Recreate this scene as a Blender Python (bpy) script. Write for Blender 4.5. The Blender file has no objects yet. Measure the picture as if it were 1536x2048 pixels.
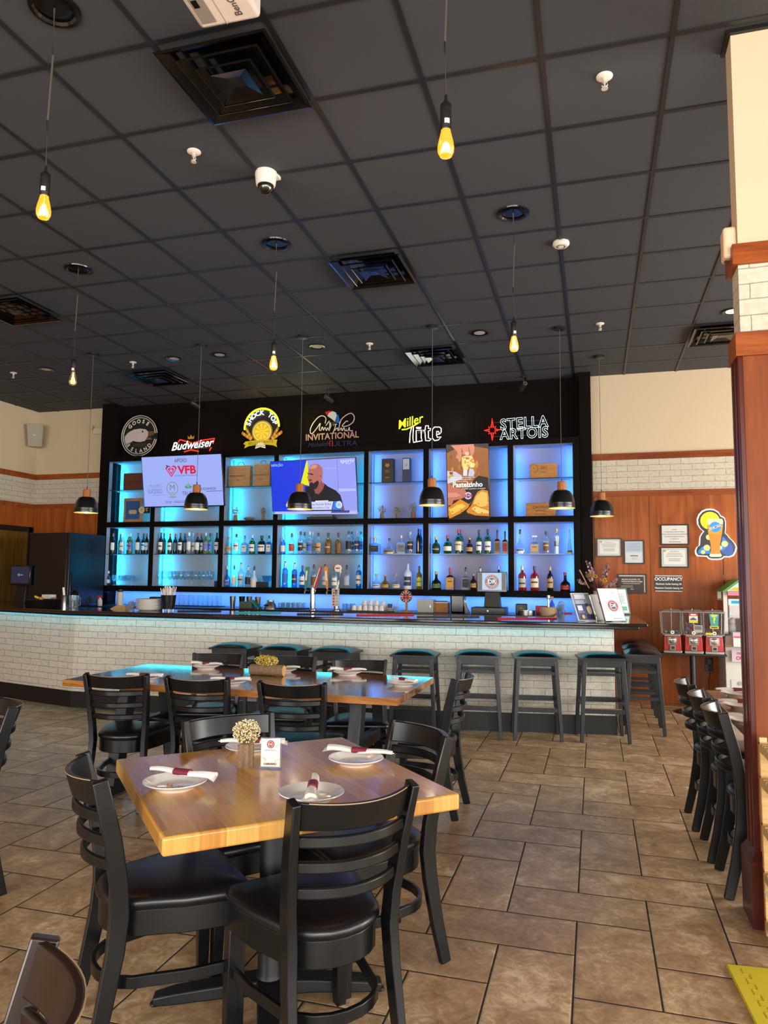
import bpy, math, random
from mathutils import Vector, Matrix
random.seed(7)
S = bpy.context.scene
COL = S.collection
PI = math.pi
# ------------------------------------------------------------------ camera
CAMH = 1.45; FPX = 1455.3
YAW, PITCH, ROLL = -.281387, .0913108, .00935614
cy, sy, cp, sp = math.cos(YAW), math.sin(YAW), math.cos(PITCH), math.sin(PITCH)
CF = Vector((sy*cp, cy*cp, sp)); _r = Vector((cy, -sy, 0)); _u = _r.cross(CF)
CR = _r*math.cos(ROLL) + _u*math.sin(ROLL); CU = -_r*math.sin(ROLL) + _u*math.cos(ROLL)
cam = bpy.data.cameras.new('camera'); camo = bpy.data.objects.new('camera', cam); COL.objects.link(camo)
cam.sensor_fit = 'VERTICAL'; cam.sensor_height = 36; cam.lens = FPX*36/2048; cam.clip_end = 100
camo.matrix_world = Matrix(((CR.x, CU.x, -CF.x, 0), (CR.y, CU.y, -CF.y, 0), (CR.z, CU.z, -CF.z, CAMH), (0, 0, 0, 1)))
S.camera = camo
C0 = Vector((0, 0, CAMH))
def ray(x, y): return CF + CR*((x-768)/FPX) + CU*((1024-y)/FPX)
def AZ(x, y, z): d = ray(x, y); return C0 + d*((z-CAMH)/d.z)      # where a sight line meets a level
def AY(x, y, Y): d = ray(x, y); return C0 + d*(Y/d.y)              # where it meets a wall plane
def AX(x, y, X): d = ray(x, y); return C0 + d*(X/d.x)
# ------------------------------------------------------------------ world, light, exposure
S.view_settings.view_transform = 'Standard'; S.view_settings.look = 'None'
S.view_settings.gamma = 1; S.view_settings.exposure = 0.4
S.view_settings.use_curve_mapping = False
w = bpy.data.worlds.new('world'); S.world = w; w.use_nodes = True
w.node_tree.nodes['Background'].inputs[0].default_value = (.75, .85, 1, 1)
w.node_tree.nodes['Background'].inputs[1].default_value = 1.0
try:
    S.cycles.sample_clamp_indirect = 4; S.cycles.max_bounces = 8; S.cycles.transparent_max_bounces = 24
    S.cycles.caustics_reflective = False; S.cycles.caustics_refractive = False
except Exception: pass
def area(name, loc, rot, sx, sy_, power, color=(1, 1, 1), spread=None):
    l = bpy.data.lights.new(name, 'AREA'); l.shape = 'RECTANGLE'; l.size = sx; l.size_y = sy_
    l.energy = power; l.color = color
    if spread: l.spread = spread
    o = bpy.data.objects.new(name, l); COL.objects.link(o); o.location = loc; o.rotation_euler = rot
    return o
def point(name, loc, power, color, r=.03):
    l = bpy.data.lights.new(name, 'POINT'); l.energy = power; l.color = color; l.shadow_soft_size = r
    o = bpy.data.objects.new(name, l); COL.objects.link(o); o.location = loc; return o
DAY = (1.0, .965, .92)
# daylight entering by the shop windows: front wall (behind the camera) and right wall
for x in (-5.0, -1.9, 1.3, 4.0):
    area('window_daylight', (x, -3.30, 1.75), (math.radians(90), 0, 0), 2.5, 2.5, 165, DAY)
for y in (-1.4, 1.2):
    area('window_daylight', (5.88, y, 1.75), (0, math.radians(90), 0), 2.5, 2.2, 110, DAY)
for y in (4.6, 7.0):
    area('window_daylight', (5.88, y, 1.75), (0, math.radians(90), 0), 2.5, 2.1, 210, DAY)

# ------------------------------------------------------------------ materials
def lin(h):
    if isinstance(h, tuple): return h if len(h) == 4 else (*h, 1)
    h = h.lstrip('#'); v = [int(h[i:i+2], 16)/255 for i in (0, 2, 4)]
    return tuple(c/12.92 if c <= .04045 else ((c+.055)/1.055)**2.4 for c in v) + (1,)
MC = {}
def mat(name, col, rough=.5, metal=0, emit=None, es=1, spec=.5, coat=0, sheen=0):
    if name in MC: return MC[name]
    m = bpy.data.materials.new(name); m.use_nodes = True; b = m.node_tree.nodes['Principled BSDF']
    b.inputs['Base Color'].default_value = lin(col); b.inputs['Roughness'].default_value = rough
    b.inputs['Metallic'].default_value = metal; b.inputs['Specular IOR Level'].default_value = spec
    if coat: b.inputs['Coat Weight'].default_value = coat; b.inputs['Coat Roughness'].default_value = .08
    if emit: b.inputs['Emission Color'].default_value = lin(emit); b.inputs['Emission Strength'].default_value = es
    m.diffuse_color = lin(col); MC[name] = m; return m
def nodes(m):
    nt = m.node_tree; return nt, nt.nodes, nt.links, nt.nodes['Principled BSDF']
def mk(nt, t, **kw):
    n = nt.nodes.new(t)
    for k, v in kw.items():
        if k.startswith('i_'): n.inputs[k[2:].replace('_', ' ')].default_value = v
        else: setattr(n, k, v)
    return n
def ramp(nt, pts):
    r = nt.nodes.new('ShaderNodeValToRGB'); e = r.color_ramp.elements
    while len(e) < len(pts): e.new(.5)
    for k, (p, c) in enumerate(pts): e[k].position = p; e[k].color = lin(c)
    return r
def glassy(name, tint, gloss=.12, rough=.02, edge=.55, dif=.4):
    if name in MC: return MC[name]
    m = bpy.data.materials.new(name); m.use_nodes = True; nt = m.node_tree; nt.nodes.clear()
    out = nt.nodes.new('ShaderNodeOutputMaterial'); t = mk(nt, 'ShaderNodeBsdfTransparent'); g = mk(nt, 'ShaderNodeBsdfGlossy')
    t.inputs[0].default_value = lin(tint); g.inputs['Roughness'].default_value = rough
    lw = mk(nt, 'ShaderNodeLayerWeight'); lw.inputs[0].default_value = .35
    mx = mk(nt, 'ShaderNodeMixShader'); ma = mk(nt, 'ShaderNodeMath', operation='MULTIPLY_ADD')
    ma.inputs[1].default_value = edge; ma.inputs[2].default_value = gloss; ma.use_clamp = True
    L = nt.links.new; df = mk(nt, 'ShaderNodeBsdfDiffuse'); df.inputs[0].default_value = lin(tint); m2 = mk(nt, 'ShaderNodeMixShader'); m2.inputs[0].default_value = dif; L(g.outputs[0], m2.inputs[1]); L(df.outputs[0], m2.inputs[2])
    L(lw.outputs['Facing'], ma.inputs[0]); L(ma.outputs[0], mx.inputs[0]); L(t.outputs[0], mx.inputs[1]); L(m2.outputs[0], mx.inputs[2]); L(mx.outputs[0], out.inputs[0])
    m.diffuse_color = lin(tint); MC[name] = m; return m
def wood(name, c1, c2, rough=.4, axis='Z', scale=1.0, coat=0, seam=None, bumps=.0):
    if name in MC: return MC[name]
    m = mat(name, c1, rough, coat=coat, spec=.25); nt, N, L, b = nodes(m)
    tc = mk(nt, 'ShaderNodeTexCoord'); mp = mk(nt, 'ShaderNodeMapping')
    s = {'X': (.9, 9, 9), 'Y': (9, .9, 9), 'Z': (9, 9, .9)}[axis]
    mp.inputs['Scale'].default_value = [v*scale for v in s]
    n1 = mk(nt, 'ShaderNodeTexNoise', i_Scale=1.2, i_Detail=5.0, i_Roughness=.6, i_Distortion=2.6)
    mp2 = mk(nt, 'ShaderNodeMapping'); mp2.inputs['Scale'].default_value = [v*scale*6 if v > 1 else v*scale*1.5 for v in s]
    n2 = mk(nt, 'ShaderNodeTexNoise', i_Scale=2.0, i_Detail=3.0)
    L.new(tc.outputs['Object'], mp.inputs[0]); L.new(tc.outputs['Object'], mp2.inputs[0]); L.new(mp.outputs[0], n1.inputs['Vector']); L.new(mp2.outputs[0], n2.inputs['Vector'])
    ad = mk(nt, 'ShaderNodeMath', operation='MULTIPLY_ADD'); ad.inputs[1].default_value = .35; L.new(n2.outputs[0], ad.inputs[0]); L.new(n1.outputs[0], ad.inputs[2])
    r = ramp(nt, [(.48, c2), (.82, c1)]); L.new(ad.outputs[0], r.inputs[0]); L.new(r.outputs[0], b.inputs['Base Color'])
    return m
def M_planks(name, cols, rough, along='X', pw=.07, pl=.5, coat=.5):      # edge-glued staves of differing tone
    m = mat(name, cols[0], rough, coat=coat); nt, N, L, b = nodes(m)
    tc = mk(nt, 'ShaderNodeTexCoord'); sx = mk(nt, 'ShaderNodeSeparateXYZ'); L.new(tc.outputs['Object'], sx.inputs[0])
    cb = mk(nt, 'ShaderNodeCombineXYZ')
    L.new(sx.outputs[0 if along == 'X' else 1], cb.inputs[0]); L.new(sx.outputs[1 if along == 'X' else 0], cb.inputs[1])
    bt = mk(nt, 'ShaderNodeTexBrick', offset=.37, offset_frequency=2)
    bt.inputs['Scale'].default_value = 1; bt.inputs['Mortar Size'].default_value = .0006; bt.inputs['Brick Width'].default_value = pl; bt.inputs['Row Height'].default_value = pw
    bt.inputs['Color1'].default_value = (0, 0, 0, 1); bt.inputs['Color2'].default_value = (1, 1, 1, 1); bt.inputs['Mortar'].default_value = (.3, .3, .3, 1)
    L.new(cb.outputs[0], bt.inputs['Vector'])
    mp = mk(nt, 'ShaderNodeMapping'); mp.inputs['Scale'].default_value = (2, 40, 1) ; L.new(cb.outputs[0], mp.inputs[0])
    n = mk(nt, 'ShaderNodeTexNoise', i_Scale=1.5, i_Detail=5.0, i_Distortion=.6); L.new(mp.outputs[0], n.inputs['Vector'])
    ad = mk(nt, 'ShaderNodeMath', operation='MULTIPLY_ADD'); ad.inputs[1].default_value = .55; L.new(bt.outputs['Color'], ad.inputs[0])
    mu = mk(nt, 'ShaderNodeMath', operation='MULTIPLY'); mu.inputs[1].default_value = .55; L.new(n.outputs[0], mu.inputs[0]); L.new(mu.outputs[0], ad.inputs[2])
    k = len(cols); r = ramp(nt, [(.15+.7*i/(k-1), c) for i, c in enumerate(cols)]); L.new(ad.outputs[0], r.inputs[0]); L.new(r.outputs[0], b.inputs['Base Color'])
    return m
def brick(name, c, mortar, bw=.225, rh=.07, rough=.75, bump=.35):
    m = mat(name, c, rough); nt, N, L, b = nodes(m)
    tc = mk(nt, 'ShaderNodeTexCoord'); sx = mk(nt, 'ShaderNodeSeparateXYZ'); L.new(tc.outputs['Object'], sx.inputs[0])
    a = mk(nt, 'ShaderNodeMath', operation='ADD'); L.new(sx.outputs[0], a.inputs[0]); L.new(sx.outputs[1], a.inputs[1])
    cb = mk(nt, 'ShaderNodeCombineXYZ'); L.new(a.outputs[0], cb.inputs[0]); L.new(sx.outputs[2], cb.inputs[1])
    nz = mk(nt, 'ShaderNodeTexNoise', i_Scale=9.0, i_Detail=3.0); L.new(cb.outputs[0], nz.inputs['Vector'])
    vm = mk(nt, 'ShaderNodeVectorMath', operation='SCALE'); vm.inputs['Scale'].default_value = .012; L.new(nz.outputs['Color'], vm.inputs[0])
    va = mk(nt, 'ShaderNodeVectorMath', operation='ADD'); L.new(cb.outputs[0], va.inputs[0]); L.new(vm.outputs[0], va.inputs[1])
    bt = mk(nt, 'ShaderNodeTexBrick', offset=.5); bt.inputs['Scale'].default_value = 1; bt.inputs['Mortar Size'].default_value = .0035
    bt.inputs['Mortar Smooth'].default_value = .6; bt.inputs['Brick Width'].default_value = bw; bt.inputs['Row Height'].default_value = rh
    bt.inputs['Color1'].default_value = lin(c); bt.inputs['Color2'].default_value = [v*.93 for v in lin(c)[:3]]+[1]; bt.inputs['Mortar'].default_value = lin(mortar)
    L.new(va.outputs[0], bt.inputs['Vector'])
    n2 = mk(nt, 'ShaderNodeTexNoise', i_Scale=28.0, i_Detail=6.0, i_Roughness=.7); L.new(cb.outputs[0], n2.inputs['Vector'])
    rr = ramp(nt, [(.3, '#c9c4bb'), (.55, '#ffffff')]); L.new(n2.outputs[0], rr.inputs[0])
    mx = mk(nt, 'ShaderNodeMix', data_type='RGBA', blend_type='MULTIPLY'); mx.inputs[0].default_value = .55
    L.new(bt.outputs['Color'], mx.inputs[6]); L.new(rr.outputs[0], mx.inputs[7]); L.new(mx.outputs[2], b.inputs['Base Color'])
    iv = mk(nt, 'ShaderNodeMath', operation='SUBTRACT'); iv.inputs[0].default_value = 1; L.new(bt.outputs['Fac'], iv.inputs[1])
    h = mk(nt, 'ShaderNodeMath', operation='MULTIPLY_ADD'); h.inputs[1].default_value = .35; L.new(n2.outputs[0], h.inputs[0]); L.new(iv.outputs[0], h.inputs[2])
    bp = mk(nt, 'ShaderNodeBump', i_Strength=bump, i_Distance=.006); L.new(h.outputs[0], bp.inputs['Height']); L.new(bp.outputs[0], b.inputs['Normal'])
    return m
def floor_mat():                                                     # herringbone of 1 x 2 stone tiles
    m = mat('stone_tile_floor', '#6f5a45', .38); nt, N, L, b = nodes(m); U = .2965
    tc = mk(nt, 'ShaderNodeTexCoord'); sx = mk(nt, 'ShaderNodeSeparateXYZ'); L.new(tc.outputs['Object'], sx.inputs[0])
    def mth(op, a, c=None, d=None):
        n = mk(nt, 'ShaderNodeMath', operation=op)
        for i, v in enumerate((a, c, d)):
            if v is None: continue
            if isinstance(v, (int, float)): n.inputs[i].default_value = v
            else: L.new(v, n.inputs[i])
        return n.outputs[0]
    u = mth('MULTIPLY_ADD', sx.outputs[0], 1/U, .325); v = mth('MULTIPLY_ADD', sx.outputs[1], 1/U, -.33)
    i = mth('FLOOR', u); j = mth('FLOOR', v); fu = mth('SUBTRACT', u, i); fv = mth('SUBTRACT', v, j)
    k = mth('FLOORED_MODULO', mth('SUBTRACT', j, i), 4)
    def eq(n): return mth('COMPARE', k, n, .2)
    l = mth('ADD', fu, mth('MULTIPLY', eq(3), 9)); r = mth('ADD', mth('SUBTRACT', 1, fu), mth('MULTIPLY', eq(0), 9))
    d = mth('ADD', fv, mth('MULTIPLY', eq(2), 9)); t = mth('ADD', mth('SUBTRACT', 1, fv), mth('MULTIPLY', eq(1), 9))
    dist = mth('MINIMUM', mth('MINIMUM', l, r), mth('MINIMUM', d, t))
    ti = mth('SUBTRACT', i, eq(3)); tj = mth('SUBTRACT', j, eq(2))
    cb = mk(nt, 'ShaderNodeCombineXYZ'); L.new(ti, cb.inputs[0]); L.new(tj, cb.inputs[1])
    wn = mk(nt, 'ShaderNodeTexWhiteNoise', noise_dimensions='3D'); L.new(cb.outputs[0], wn.inputs['Vector'])
    va = mk(nt, 'ShaderNodeVectorMath', operation='MULTIPLY_ADD'); va.inputs[1].default_value = (7, 7, 7); L.new(wn.outputs['Color'], va.inputs[0]); L.new(tc.outputs['Object'], va.inputs[2])
    n1 = mk(nt, 'ShaderNodeTexNoise', i_Scale=4.0, i_Detail=8.0, i_Roughness=.68, i_Distortion=.8); L.new(va.outputs[0], n1.inputs['Vector'])
    n2 = mk(nt, 'ShaderNodeTexNoise', i_Scale=18.0, i_Detail=6.0, i_Roughness=.7, i_Distortion=1.5); L.new(va.outputs[0], n2.inputs['Vector'])
    s = mth('MULTIPLY_ADD', n2.outputs[0], .45, mth('MULTIPLY_ADD', n1.outputs[0], .6, mth('MULTIPLY', wn.outputs['Value'], .06)))
    rr = ramp(nt, [(.34, '#6a513b'), (.46, '#957555'), (.58, '#b6956f'), (.7, '#e2c6a0')]); L.new(s, rr.inputs[0])
    mask = mth('LESS_THAN', dist, .012)
    mx = mk(nt, 'ShaderNodeMix', data_type='RGBA'); L.new(mask, mx.inputs[0]); L.new(rr.outputs[0], mx.inputs[6]); mx.inputs[7].default_value = lin('#1e1a17')
    L.new(mx.outputs[2], b.inputs['Base Color'])
    ro = mth('MULTIPLY_ADD', n2.outputs[0], .25, .22); L.new(mth('MAXIMUM', ro, mth('MULTIPLY', mask, .9)), b.inputs['Roughness'])
    sm = mk(nt, 'ShaderNodeMapRange'); sm.inputs[1].default_value = 0; sm.inputs[2].default_value = .03; L.new(dist, sm.inputs[0])
    hh = mth('MULTIPLY_ADD', n2.outputs[0], .25, sm.outputs[0]); bp = mk(nt, 'ShaderNodeBump', i_Strength=.35, i_Distance=.004); L.new(hh, bp.inputs['Height']); L.new(bp.outputs[0], b.inputs['Normal'])
    return m
def noisy(name, col, rough, scale, strength, dist=.002, metal=0, spec=.5):
    m = mat(name, col, rough, metal, spec=spec); nt, N, L, b = nodes(m)
    tc = mk(nt, 'ShaderNodeTexCoord'); n = mk(nt, 'ShaderNodeTexNoise', i_Scale=scale, i_Detail=3.0); L.new(tc.outputs['Object'], n.inputs['Vector'])
    bp = mk(nt, 'ShaderNodeBump', i_Strength=strength, i_Distance=dist); L.new(n.outputs[0], bp.inputs['Height']); L.new(bp.outputs[0], b.inputs['Normal'])
    return m
MFLOOR = floor_mat()
MCEIL = noisy('black_ceiling_panel', '#3c3e42', .85, 160, .5)
MGRID = mat('black_grid_metal', '#212224', .42)
MCREAM = noisy('cream_wall_paint', '#cfbc9c', .8, 120, .15)
MBRICK = brick('white_brick', '#d6cfc0', '#8d8675', .245)
MBRICK2 = brick('white_brick_band', '#cbc2ae', '#90897a', .25, .074)
MCHERRY = wood('cherry_panel', '#a85a24', '#7e3d15', .38, 'Z', .35)
MCHERRYX = wood('cherry_trim', '#9c5020', '#703212', .35, 'X', .5)
MCHERRYD = wood('dark_cherry_post', '#5a2217', '#34110b', .3, 'Z', .5)
MBLK = noisy('black_wall_paint', '#120d0c', .8, 90, .2, spec=.08)
MUNIT = mat('black_laminate', '#0c0908', .6, spec=.08)
MLINEN = noisy('beige_linen_panel', '#948a84', .8, 300, .3)
MBAR = mat('black_granite_top', '#07070a', .06, coat=.6)
MEDGE = mat('black_bar_edge', '#0d0c0e', .22)
MKICK = mat('charcoal_kick_board', '#101113', .5)
MCHAIR = mat('black_chair_wood', '#0b0d0f', .3, spec=.45)
MBROWNCH = mat('chair_wood_brown_reflection', '#23140d', .28, spec=.6)  # brown of the reflected window light is put into the chair colour
MWEAR = mat('worn_wood_edge', '#a88763', .6)
MSEAT = mat('black_vinyl', '#0b0c10', .33, spec=.6)
MSTOOL = mat('charcoal_stool_wood', '#1a1e22', .42)
MSTAR = mat('brass_wear_strip', '#a08258', .4, .3)
MMETAL = mat('chrome', '#d0d0d0', .15, 1)
MSTEEL = mat('brushed_steel', '#9a9a98', .3, 1)
MIRON = mat('black_cast_iron', '#101114', .45)
MWHITE = mat('white_plastic', '#e4dcd0', .4)
MPORC = mat('white_porcelain', '#e9e4de', .12, coat=.4)
MNAP = mat('white_napkin_paper', '#e8e2da', .85)
MBAND = mat('burgundy_paper_band', '#7c2136', .6)
MGLS = glassy('clear_glass', '#e6f4f8', .07, .04, .5, .5)
MGLSB = glassy('shelf_glass', '#cfe9ea', .15)
MACR = glassy('clear_acrylic', '#f4f4f4', .06)
MBLACKG = mat('gloss_black_plastic', '#0a0a0b', .18)
MBLACKM = mat('matt_black_metal', '#131211', .4)
MCLOSE = mat('black_gloss_vent', '#0c0b0b', .16, spec=.7)
def em(name, col, s): return mat(name, '#000000', .5, emit=col, es=s)
def dcol(h): return mat('paint_'+h.lstrip('#'), h, .55)
def ecol(h, s=1.0): return mat('screen_%s_%d' % (h.lstrip('#'), s*100), '#000000', .3, emit=h, es=s)

# ------------------------------------------------------------------ mesh builder
def newobj(name, me, parent=None):
    o = bpy.data.objects.new(name, me); COL.objects.link(o)
    if parent: o.parent = parent
    return o
class MB:
    def __init__(s, m=None): s.v = []; s.f = []; s.mi = []; s.mats = []; s.cur = 0; s.M = None; s.use(m or MWHITE)
    def use(s, m):
        if m not in s.mats: s.mats.append(m)
        s.cur = s.mats.index(m); return s
    def add(s, vs, fs):
        b = len(s.v); M = s.M
        s.v += [tuple(M @ Vector(p)) for p in vs] if M else [tuple(p) for p in vs]
        s.f += [tuple(b+i for i in f) for f in fs]; s.mi += [s.cur]*len(fs); return s
    def box(s, x0, x1, y0, y1, z0, z1): return s.hexa([(x0, y0, z0), (x1, y0, z0), (x1, y1, z0), (x0, y1, z0)], [(x0, y0, z1), (x1, y0, z1), (x1, y1, z1), (x0, y1, z1)])
    def cbox(s, c, sx, sy_, sz): return s.box(c[0]-sx/2, c[0]+sx/2, c[1]-sy_/2, c[1]+sy_/2, c[2]-sz/2, c[2]+sz/2)
    def hexa(s, a, b): return s.add(list(a)+list(b), [(3, 2, 1, 0), (4, 5, 6, 7), (0, 1, 5, 4), (1, 2, 6, 5), (2, 3, 7, 6), (3, 0, 4, 7)])
    def lathe(s, prof, c=(0, 0, 0), n=16, sxy=(1, 1), ph=0, arc=None):
        vs = []; fs = []; k = len(prof); full = arc is None
        m = n if full else n+1
        for i in range(m):
            a = ph + (2*PI*i/n if full else arc*i/n)
            for r, z in prof: vs.append((c[0]+r*math.cos(a)*sxy[0], c[1]+r*math.sin(a)*sxy[1], c[2]+z))
        for i in range(n):
            j = (i+1) % m
            for q in range(k-1): fs.append((i*k+q, j*k+q, j*k+q+1, i*k+q+1))
        if full:
            if prof[0][0] > 1e-5: fs.append(tuple(i*k for i in reversed(range(n))))
            if prof[-1][0] > 1e-5: fs.append(tuple(i*k+k-1 for i in range(n)))
        return s.add(vs, fs)
    def cyl(s, c, r, z0, z1, n=16, r2=None): return s.lathe([(r, z0), (r if r2 is None else r2, z1)], (c[0], c[1], 0), n)
    def sweep(s, path, sec, up=(0, 0, 1), closed=False, scale=None):
        P = [Vector(p) for p in path]; up = Vector(up); k = len(sec); vs = []; n = len(P)
        for i, p in enumerate(P):
            a = P[(i-1) % n] if (closed or i > 0) else p; b = P[(i+1) % n] if (closed or i < n-1) else p
            t = (b-a).normalized(); side = t.cross(up)
            if side.length < 1e-4: side = t.cross(Vector((1, 0, 0)))
            side.normalize(); u2 = side.cross(t).normalized(); sc = scale[i] if scale else 1
            for (x, z) in sec: vs.append(p + side*x*sc + u2*z*sc)
        fs = []
        for i in range(n if closed else n-1):
            j = (i+1) % n
            for q in range(k): fs.append((i*k+q, i*k+(q+1) % k, j*k+(q+1) % k, j*k+q))
        if not closed: fs.append(tuple(reversed(range(k)))); fs.append(tuple((n-1)*k+q for q in range(k)))
        return s.add(vs, fs)
    def bar(s, path, w_, h, up=(0, 0, 1), **kw): return s.sweep(path, [(-w_/2, -h/2), (w_/2, -h/2), (w_/2, h/2), (-w_/2, h/2)], up, **kw)
    def tube(s, path, r, n=8, **kw): return s.sweep(path, [(r*math.cos(2*PI*i/n), r*math.sin(2*PI*i/n)) for i in range(n)], **kw)
    def prism(s, poly, a, b, plane='XY'):
        f = {'XY': lambda x, y, h: (x, y, h), 'XZ': lambda x, y, h: (x, h, y), 'YZ': lambda x, y, h: (h, x, y)}[plane]
        n = len(poly); return s.add([f(x, y, a) for x, y in poly]+[f(x, y, b) for x, y in poly], [tuple(reversed(range(n))), tuple(range(n, 2*n))]+[(i, (i+1) % n, n+(i+1) % n, n+i) for i in range(n)])
    def ball(s, c, r, n=10, sq=(1, 1, 1)):
        k = max(4, n//2)
        return s.lathe([(max(1e-6, r*math.sin(PI*i/k)), -r*math.cos(PI*i/k)*sq[2]) for i in range(k+1)], c, n, (sq[0], sq[1]))
    def build(s, name, parent=None, bevel=0, flat=False, seg=2, ang=35):
        me = bpy.data.meshes.new(name); me.from_pydata(s.v, [], s.f)
        for m in s.mats: me.materials.append(m)
        me.polygons.foreach_set('material_index', s.mi); me.update()
        if not flat:
            me.polygons.foreach_set('use_smooth', [True]*len(me.polygons))
            try: me.set_sharp_from_angle(angle=math.radians(ang))
            except Exception: pass
        o = newobj(name, me, parent)
        if bevel:
            b = o.modifiers.new('bevel', 'BEVEL'); b.width = bevel; b.segments = seg; b.limit_method = 'ANGLE'; b.angle_limit = math.radians(40)
        return o
def glyphs(txt, size, bold=0, shear=0, tube=0, align='CENTER', spacing=1.0):
    cu = bpy.data.curves.new('t', 'FONT'); cu.body = txt; cu.size = size; cu.align_x = align; cu.align_y = 'CENTER'; cu.shear = shear; cu.offset = bold; cu.space_character = spacing
    cu.resolution_u = 3
    if tube: cu.fill_mode = 'NONE'; cu.bevel_depth = tube; cu.bevel_resolution = 1
    o = bpy.data.objects.new('t', cu); COL.objects.link(o)
    dg = bpy.context.evaluated_depsgraph_get(); dg.update()
    me = bpy.data.meshes.new_from_object(o.evaluated_get(dg))
    vs = [tuple(v.co) for v in me.vertices]; fs = [tuple(p.vertices) for p in me.polygons]
    bpy.data.objects.remove(o); bpy.data.curves.remove(cu); bpy.data.meshes.remove(me)
    return vs, fs
class Art(MB):
    """flat artwork on a panel facing -Y; u to the right, v up, both in metres from the panel centre"""
    def __init__(s, w_, h, mf=dcol, y=0): MB.__init__(s, MWHITE); s.w = w_; s.h = h; s.mf = mf; s.k = 0; s.y0 = y; s.mats = []; s.sub = None
    def lay(s): s.k += 1; return s.y0 - .0009*s.k
    def poly(s, pts, c):
        y = s.lay(); s.use(c if not isinstance(c, str) else s.mf(c)); s.add([(u, y, v) for u, v in pts], [tuple(range(len(pts)))]); return s
    def rect(s, u0, u1, v0, v1, c): return s.poly([(u0, v0), (u1, v0), (u1, v1), (u0, v1)], c)
    def disc(s, u, v, r, c, n=24, sx=1, sz=1): return s.poly([(u+r*sx*math.cos(2*PI*i/n), v+r*sz*math.sin(2*PI*i/n)) for i in range(n)], c)
    def ring(s, u, v, r0, r1, c, n=32, a0=0, a1=2*PI):
        y = s.lay(); s.use(s.mf(c) if isinstance(c, str) else c); vs = []; fs = []
        for i in range(n+1):
            a = a0+(a1-a0)*i/n
            vs += [(u+r0*math.cos(a), y, v+r0*math.sin(a)), (u+r1*math.cos(a), y, v+r1*math.sin(a))]
            if i: fs.append((2*i-2, 2*i-1, 2*i+1, 2*i))
        s.add(vs, fs); return s
    def text(s, t, u, v, size, c, bold=0, shear=0, rot=0, sx=1, tube=0, align='CENTER', spacing=1.0, depth=None):
        y = s.lay(); s.use(s.mf(c) if isinstance(c, str) else c)
        vs, fs = glyphs(t, size, bold, shear, tube, align, spacing); cr, sr = math.cos(rot), math.sin(rot)
        out = []
        for a, b, d in vs:
            a *= sx; out.append((u+a*cr-b*sr, y-d, v+a*sr+b*cr))
        s.add(out, fs); return s
    def arc(s, t, u, v, r, size, c, a_mid, span, inside=False, **kw):
        n = len(t)
        for i, ch in enumerate(t):
            if ch == ' ': continue
            f = (i/(n-1)-.5) if n > 1 else 0
            a = a_mid - span*f if not inside else a_mid + span*f
            s.text(ch, u+r*math.cos(a), v+r*math.sin(a), size, c, rot=(a-PI/2 if not inside else a+PI/2), **kw); s.k -= 1
        s.k += 1; return s
    def lines(s, u0, u1, v0, v1, n, c, t=.5):      # rows of small print
        for i in range(n):
            vv = v1-(v1-v0)*(i+.5)/n; hh = (v1-v0)/n*t/2; k = random.uniform(0, .25)*(u1-u0)
            s.rect(u0+k/2, u1-k/2, vv-hh, vv+hh, c); s.k -= 1
        s.k += 1; return s
def thing(name, label, cat, loc=(0, 0, 0), rotz=0, group=None):
    o = bpy.data.objects.new(name, None); COL.objects.link(o); o.empty_display_size = .1
    o.location = loc; o.rotation_euler = (0, 0, rotz); o['label'] = label; o['category'] = cat
    if group: o['group'] = group
    return o
def tag(o, label, cat, group=None, kind=None):
    o['label'] = label; o['category'] = cat
    if group: o['group'] = group
    if kind: o['kind'] = kind
    return o
def struct(o, label, cat):
    o['label'] = label; o['category'] = cat; o['kind'] = 'structure'; return o
def dup(root, loc, rotz=0, label=None, group=None):
    r = root.copy(); COL.objects.link(r); r.location = loc; r.rotation_euler = (0, 0, rotz)
    if label: r['label'] = label
    if group: r['group'] = group
    for ch in list(root.children):
        c = ch.copy(); COL.objects.link(c); c.parent = r
        for g in list(ch.children):
            d = g.copy(); COL.objects.link(d); d.parent = c
    return r
def put(o, loc, rotz=0): o.location = loc; o.rotation_euler = (0, 0, rotz); return o
def arcpts(x0, x1, y, sag, n, z=0):                # bow in plan between two x's, bulging by sag in y
    out = []
    for i in range(n+1):
        t = i/n; x = x0+(x1-x0)*t; out.append((x, y+sag*(1-(2*t-1)**2), z))
    return out
# ------------------------------------------------------------------ the room
ZC = 4.047; T = .6096; GX = -3.2567; GY = 2.8766; YW = 9.47; XL = -8.5; XR = 6.0; YF = -3.5
b = MB(MFLOOR); b.box(XL-.2, XR+.2, YF-.2, YW+.2, -.1, 0); struct(b.build('floor', flat=True), 'brown stone-look floor tiles laid in a herringbone', 'floor')
b = MB(MCEIL); b.box(XL-.2, XR+.2, YF-.2, YW+.2, ZC, ZC+.1)
ceil = struct(b.build('ceiling', flat=True), 'black suspended ceiling of square panels', 'ceiling')
b = MB(MGRID); i = -12
while GX+i*T < XR:
    x = GX+i*T
    if x > XL: b.box(x-.012, x+.012, YF, YW, ZC-.007, ZC+.001)
    i += 1
j = -14
while GY+j*T < YW:
    y = GY+j*T
    if y > YF: b.box(XL, XR, y-.012, y+.012, ZC-.0065, ZC+.001)
    j += 1
b.build('ceiling_grid', ceil, flat=True)
def wall_y(name, y0, y1, x0, x1, opens, lab):
    b = MB(MCREAM); xs = x0
    for a, c, z0, z1 in opens:
        b.box(xs, a, y0, y1, 0, ZC); b.box(a, c, y0, y1, 0, z0); b.box(a, c, y0, y1, z1, ZC); xs = c
    b.box(xs, x1, y0, y1, 0, ZC); return struct(b.build(name, flat=True), lab, 'wall')
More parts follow.
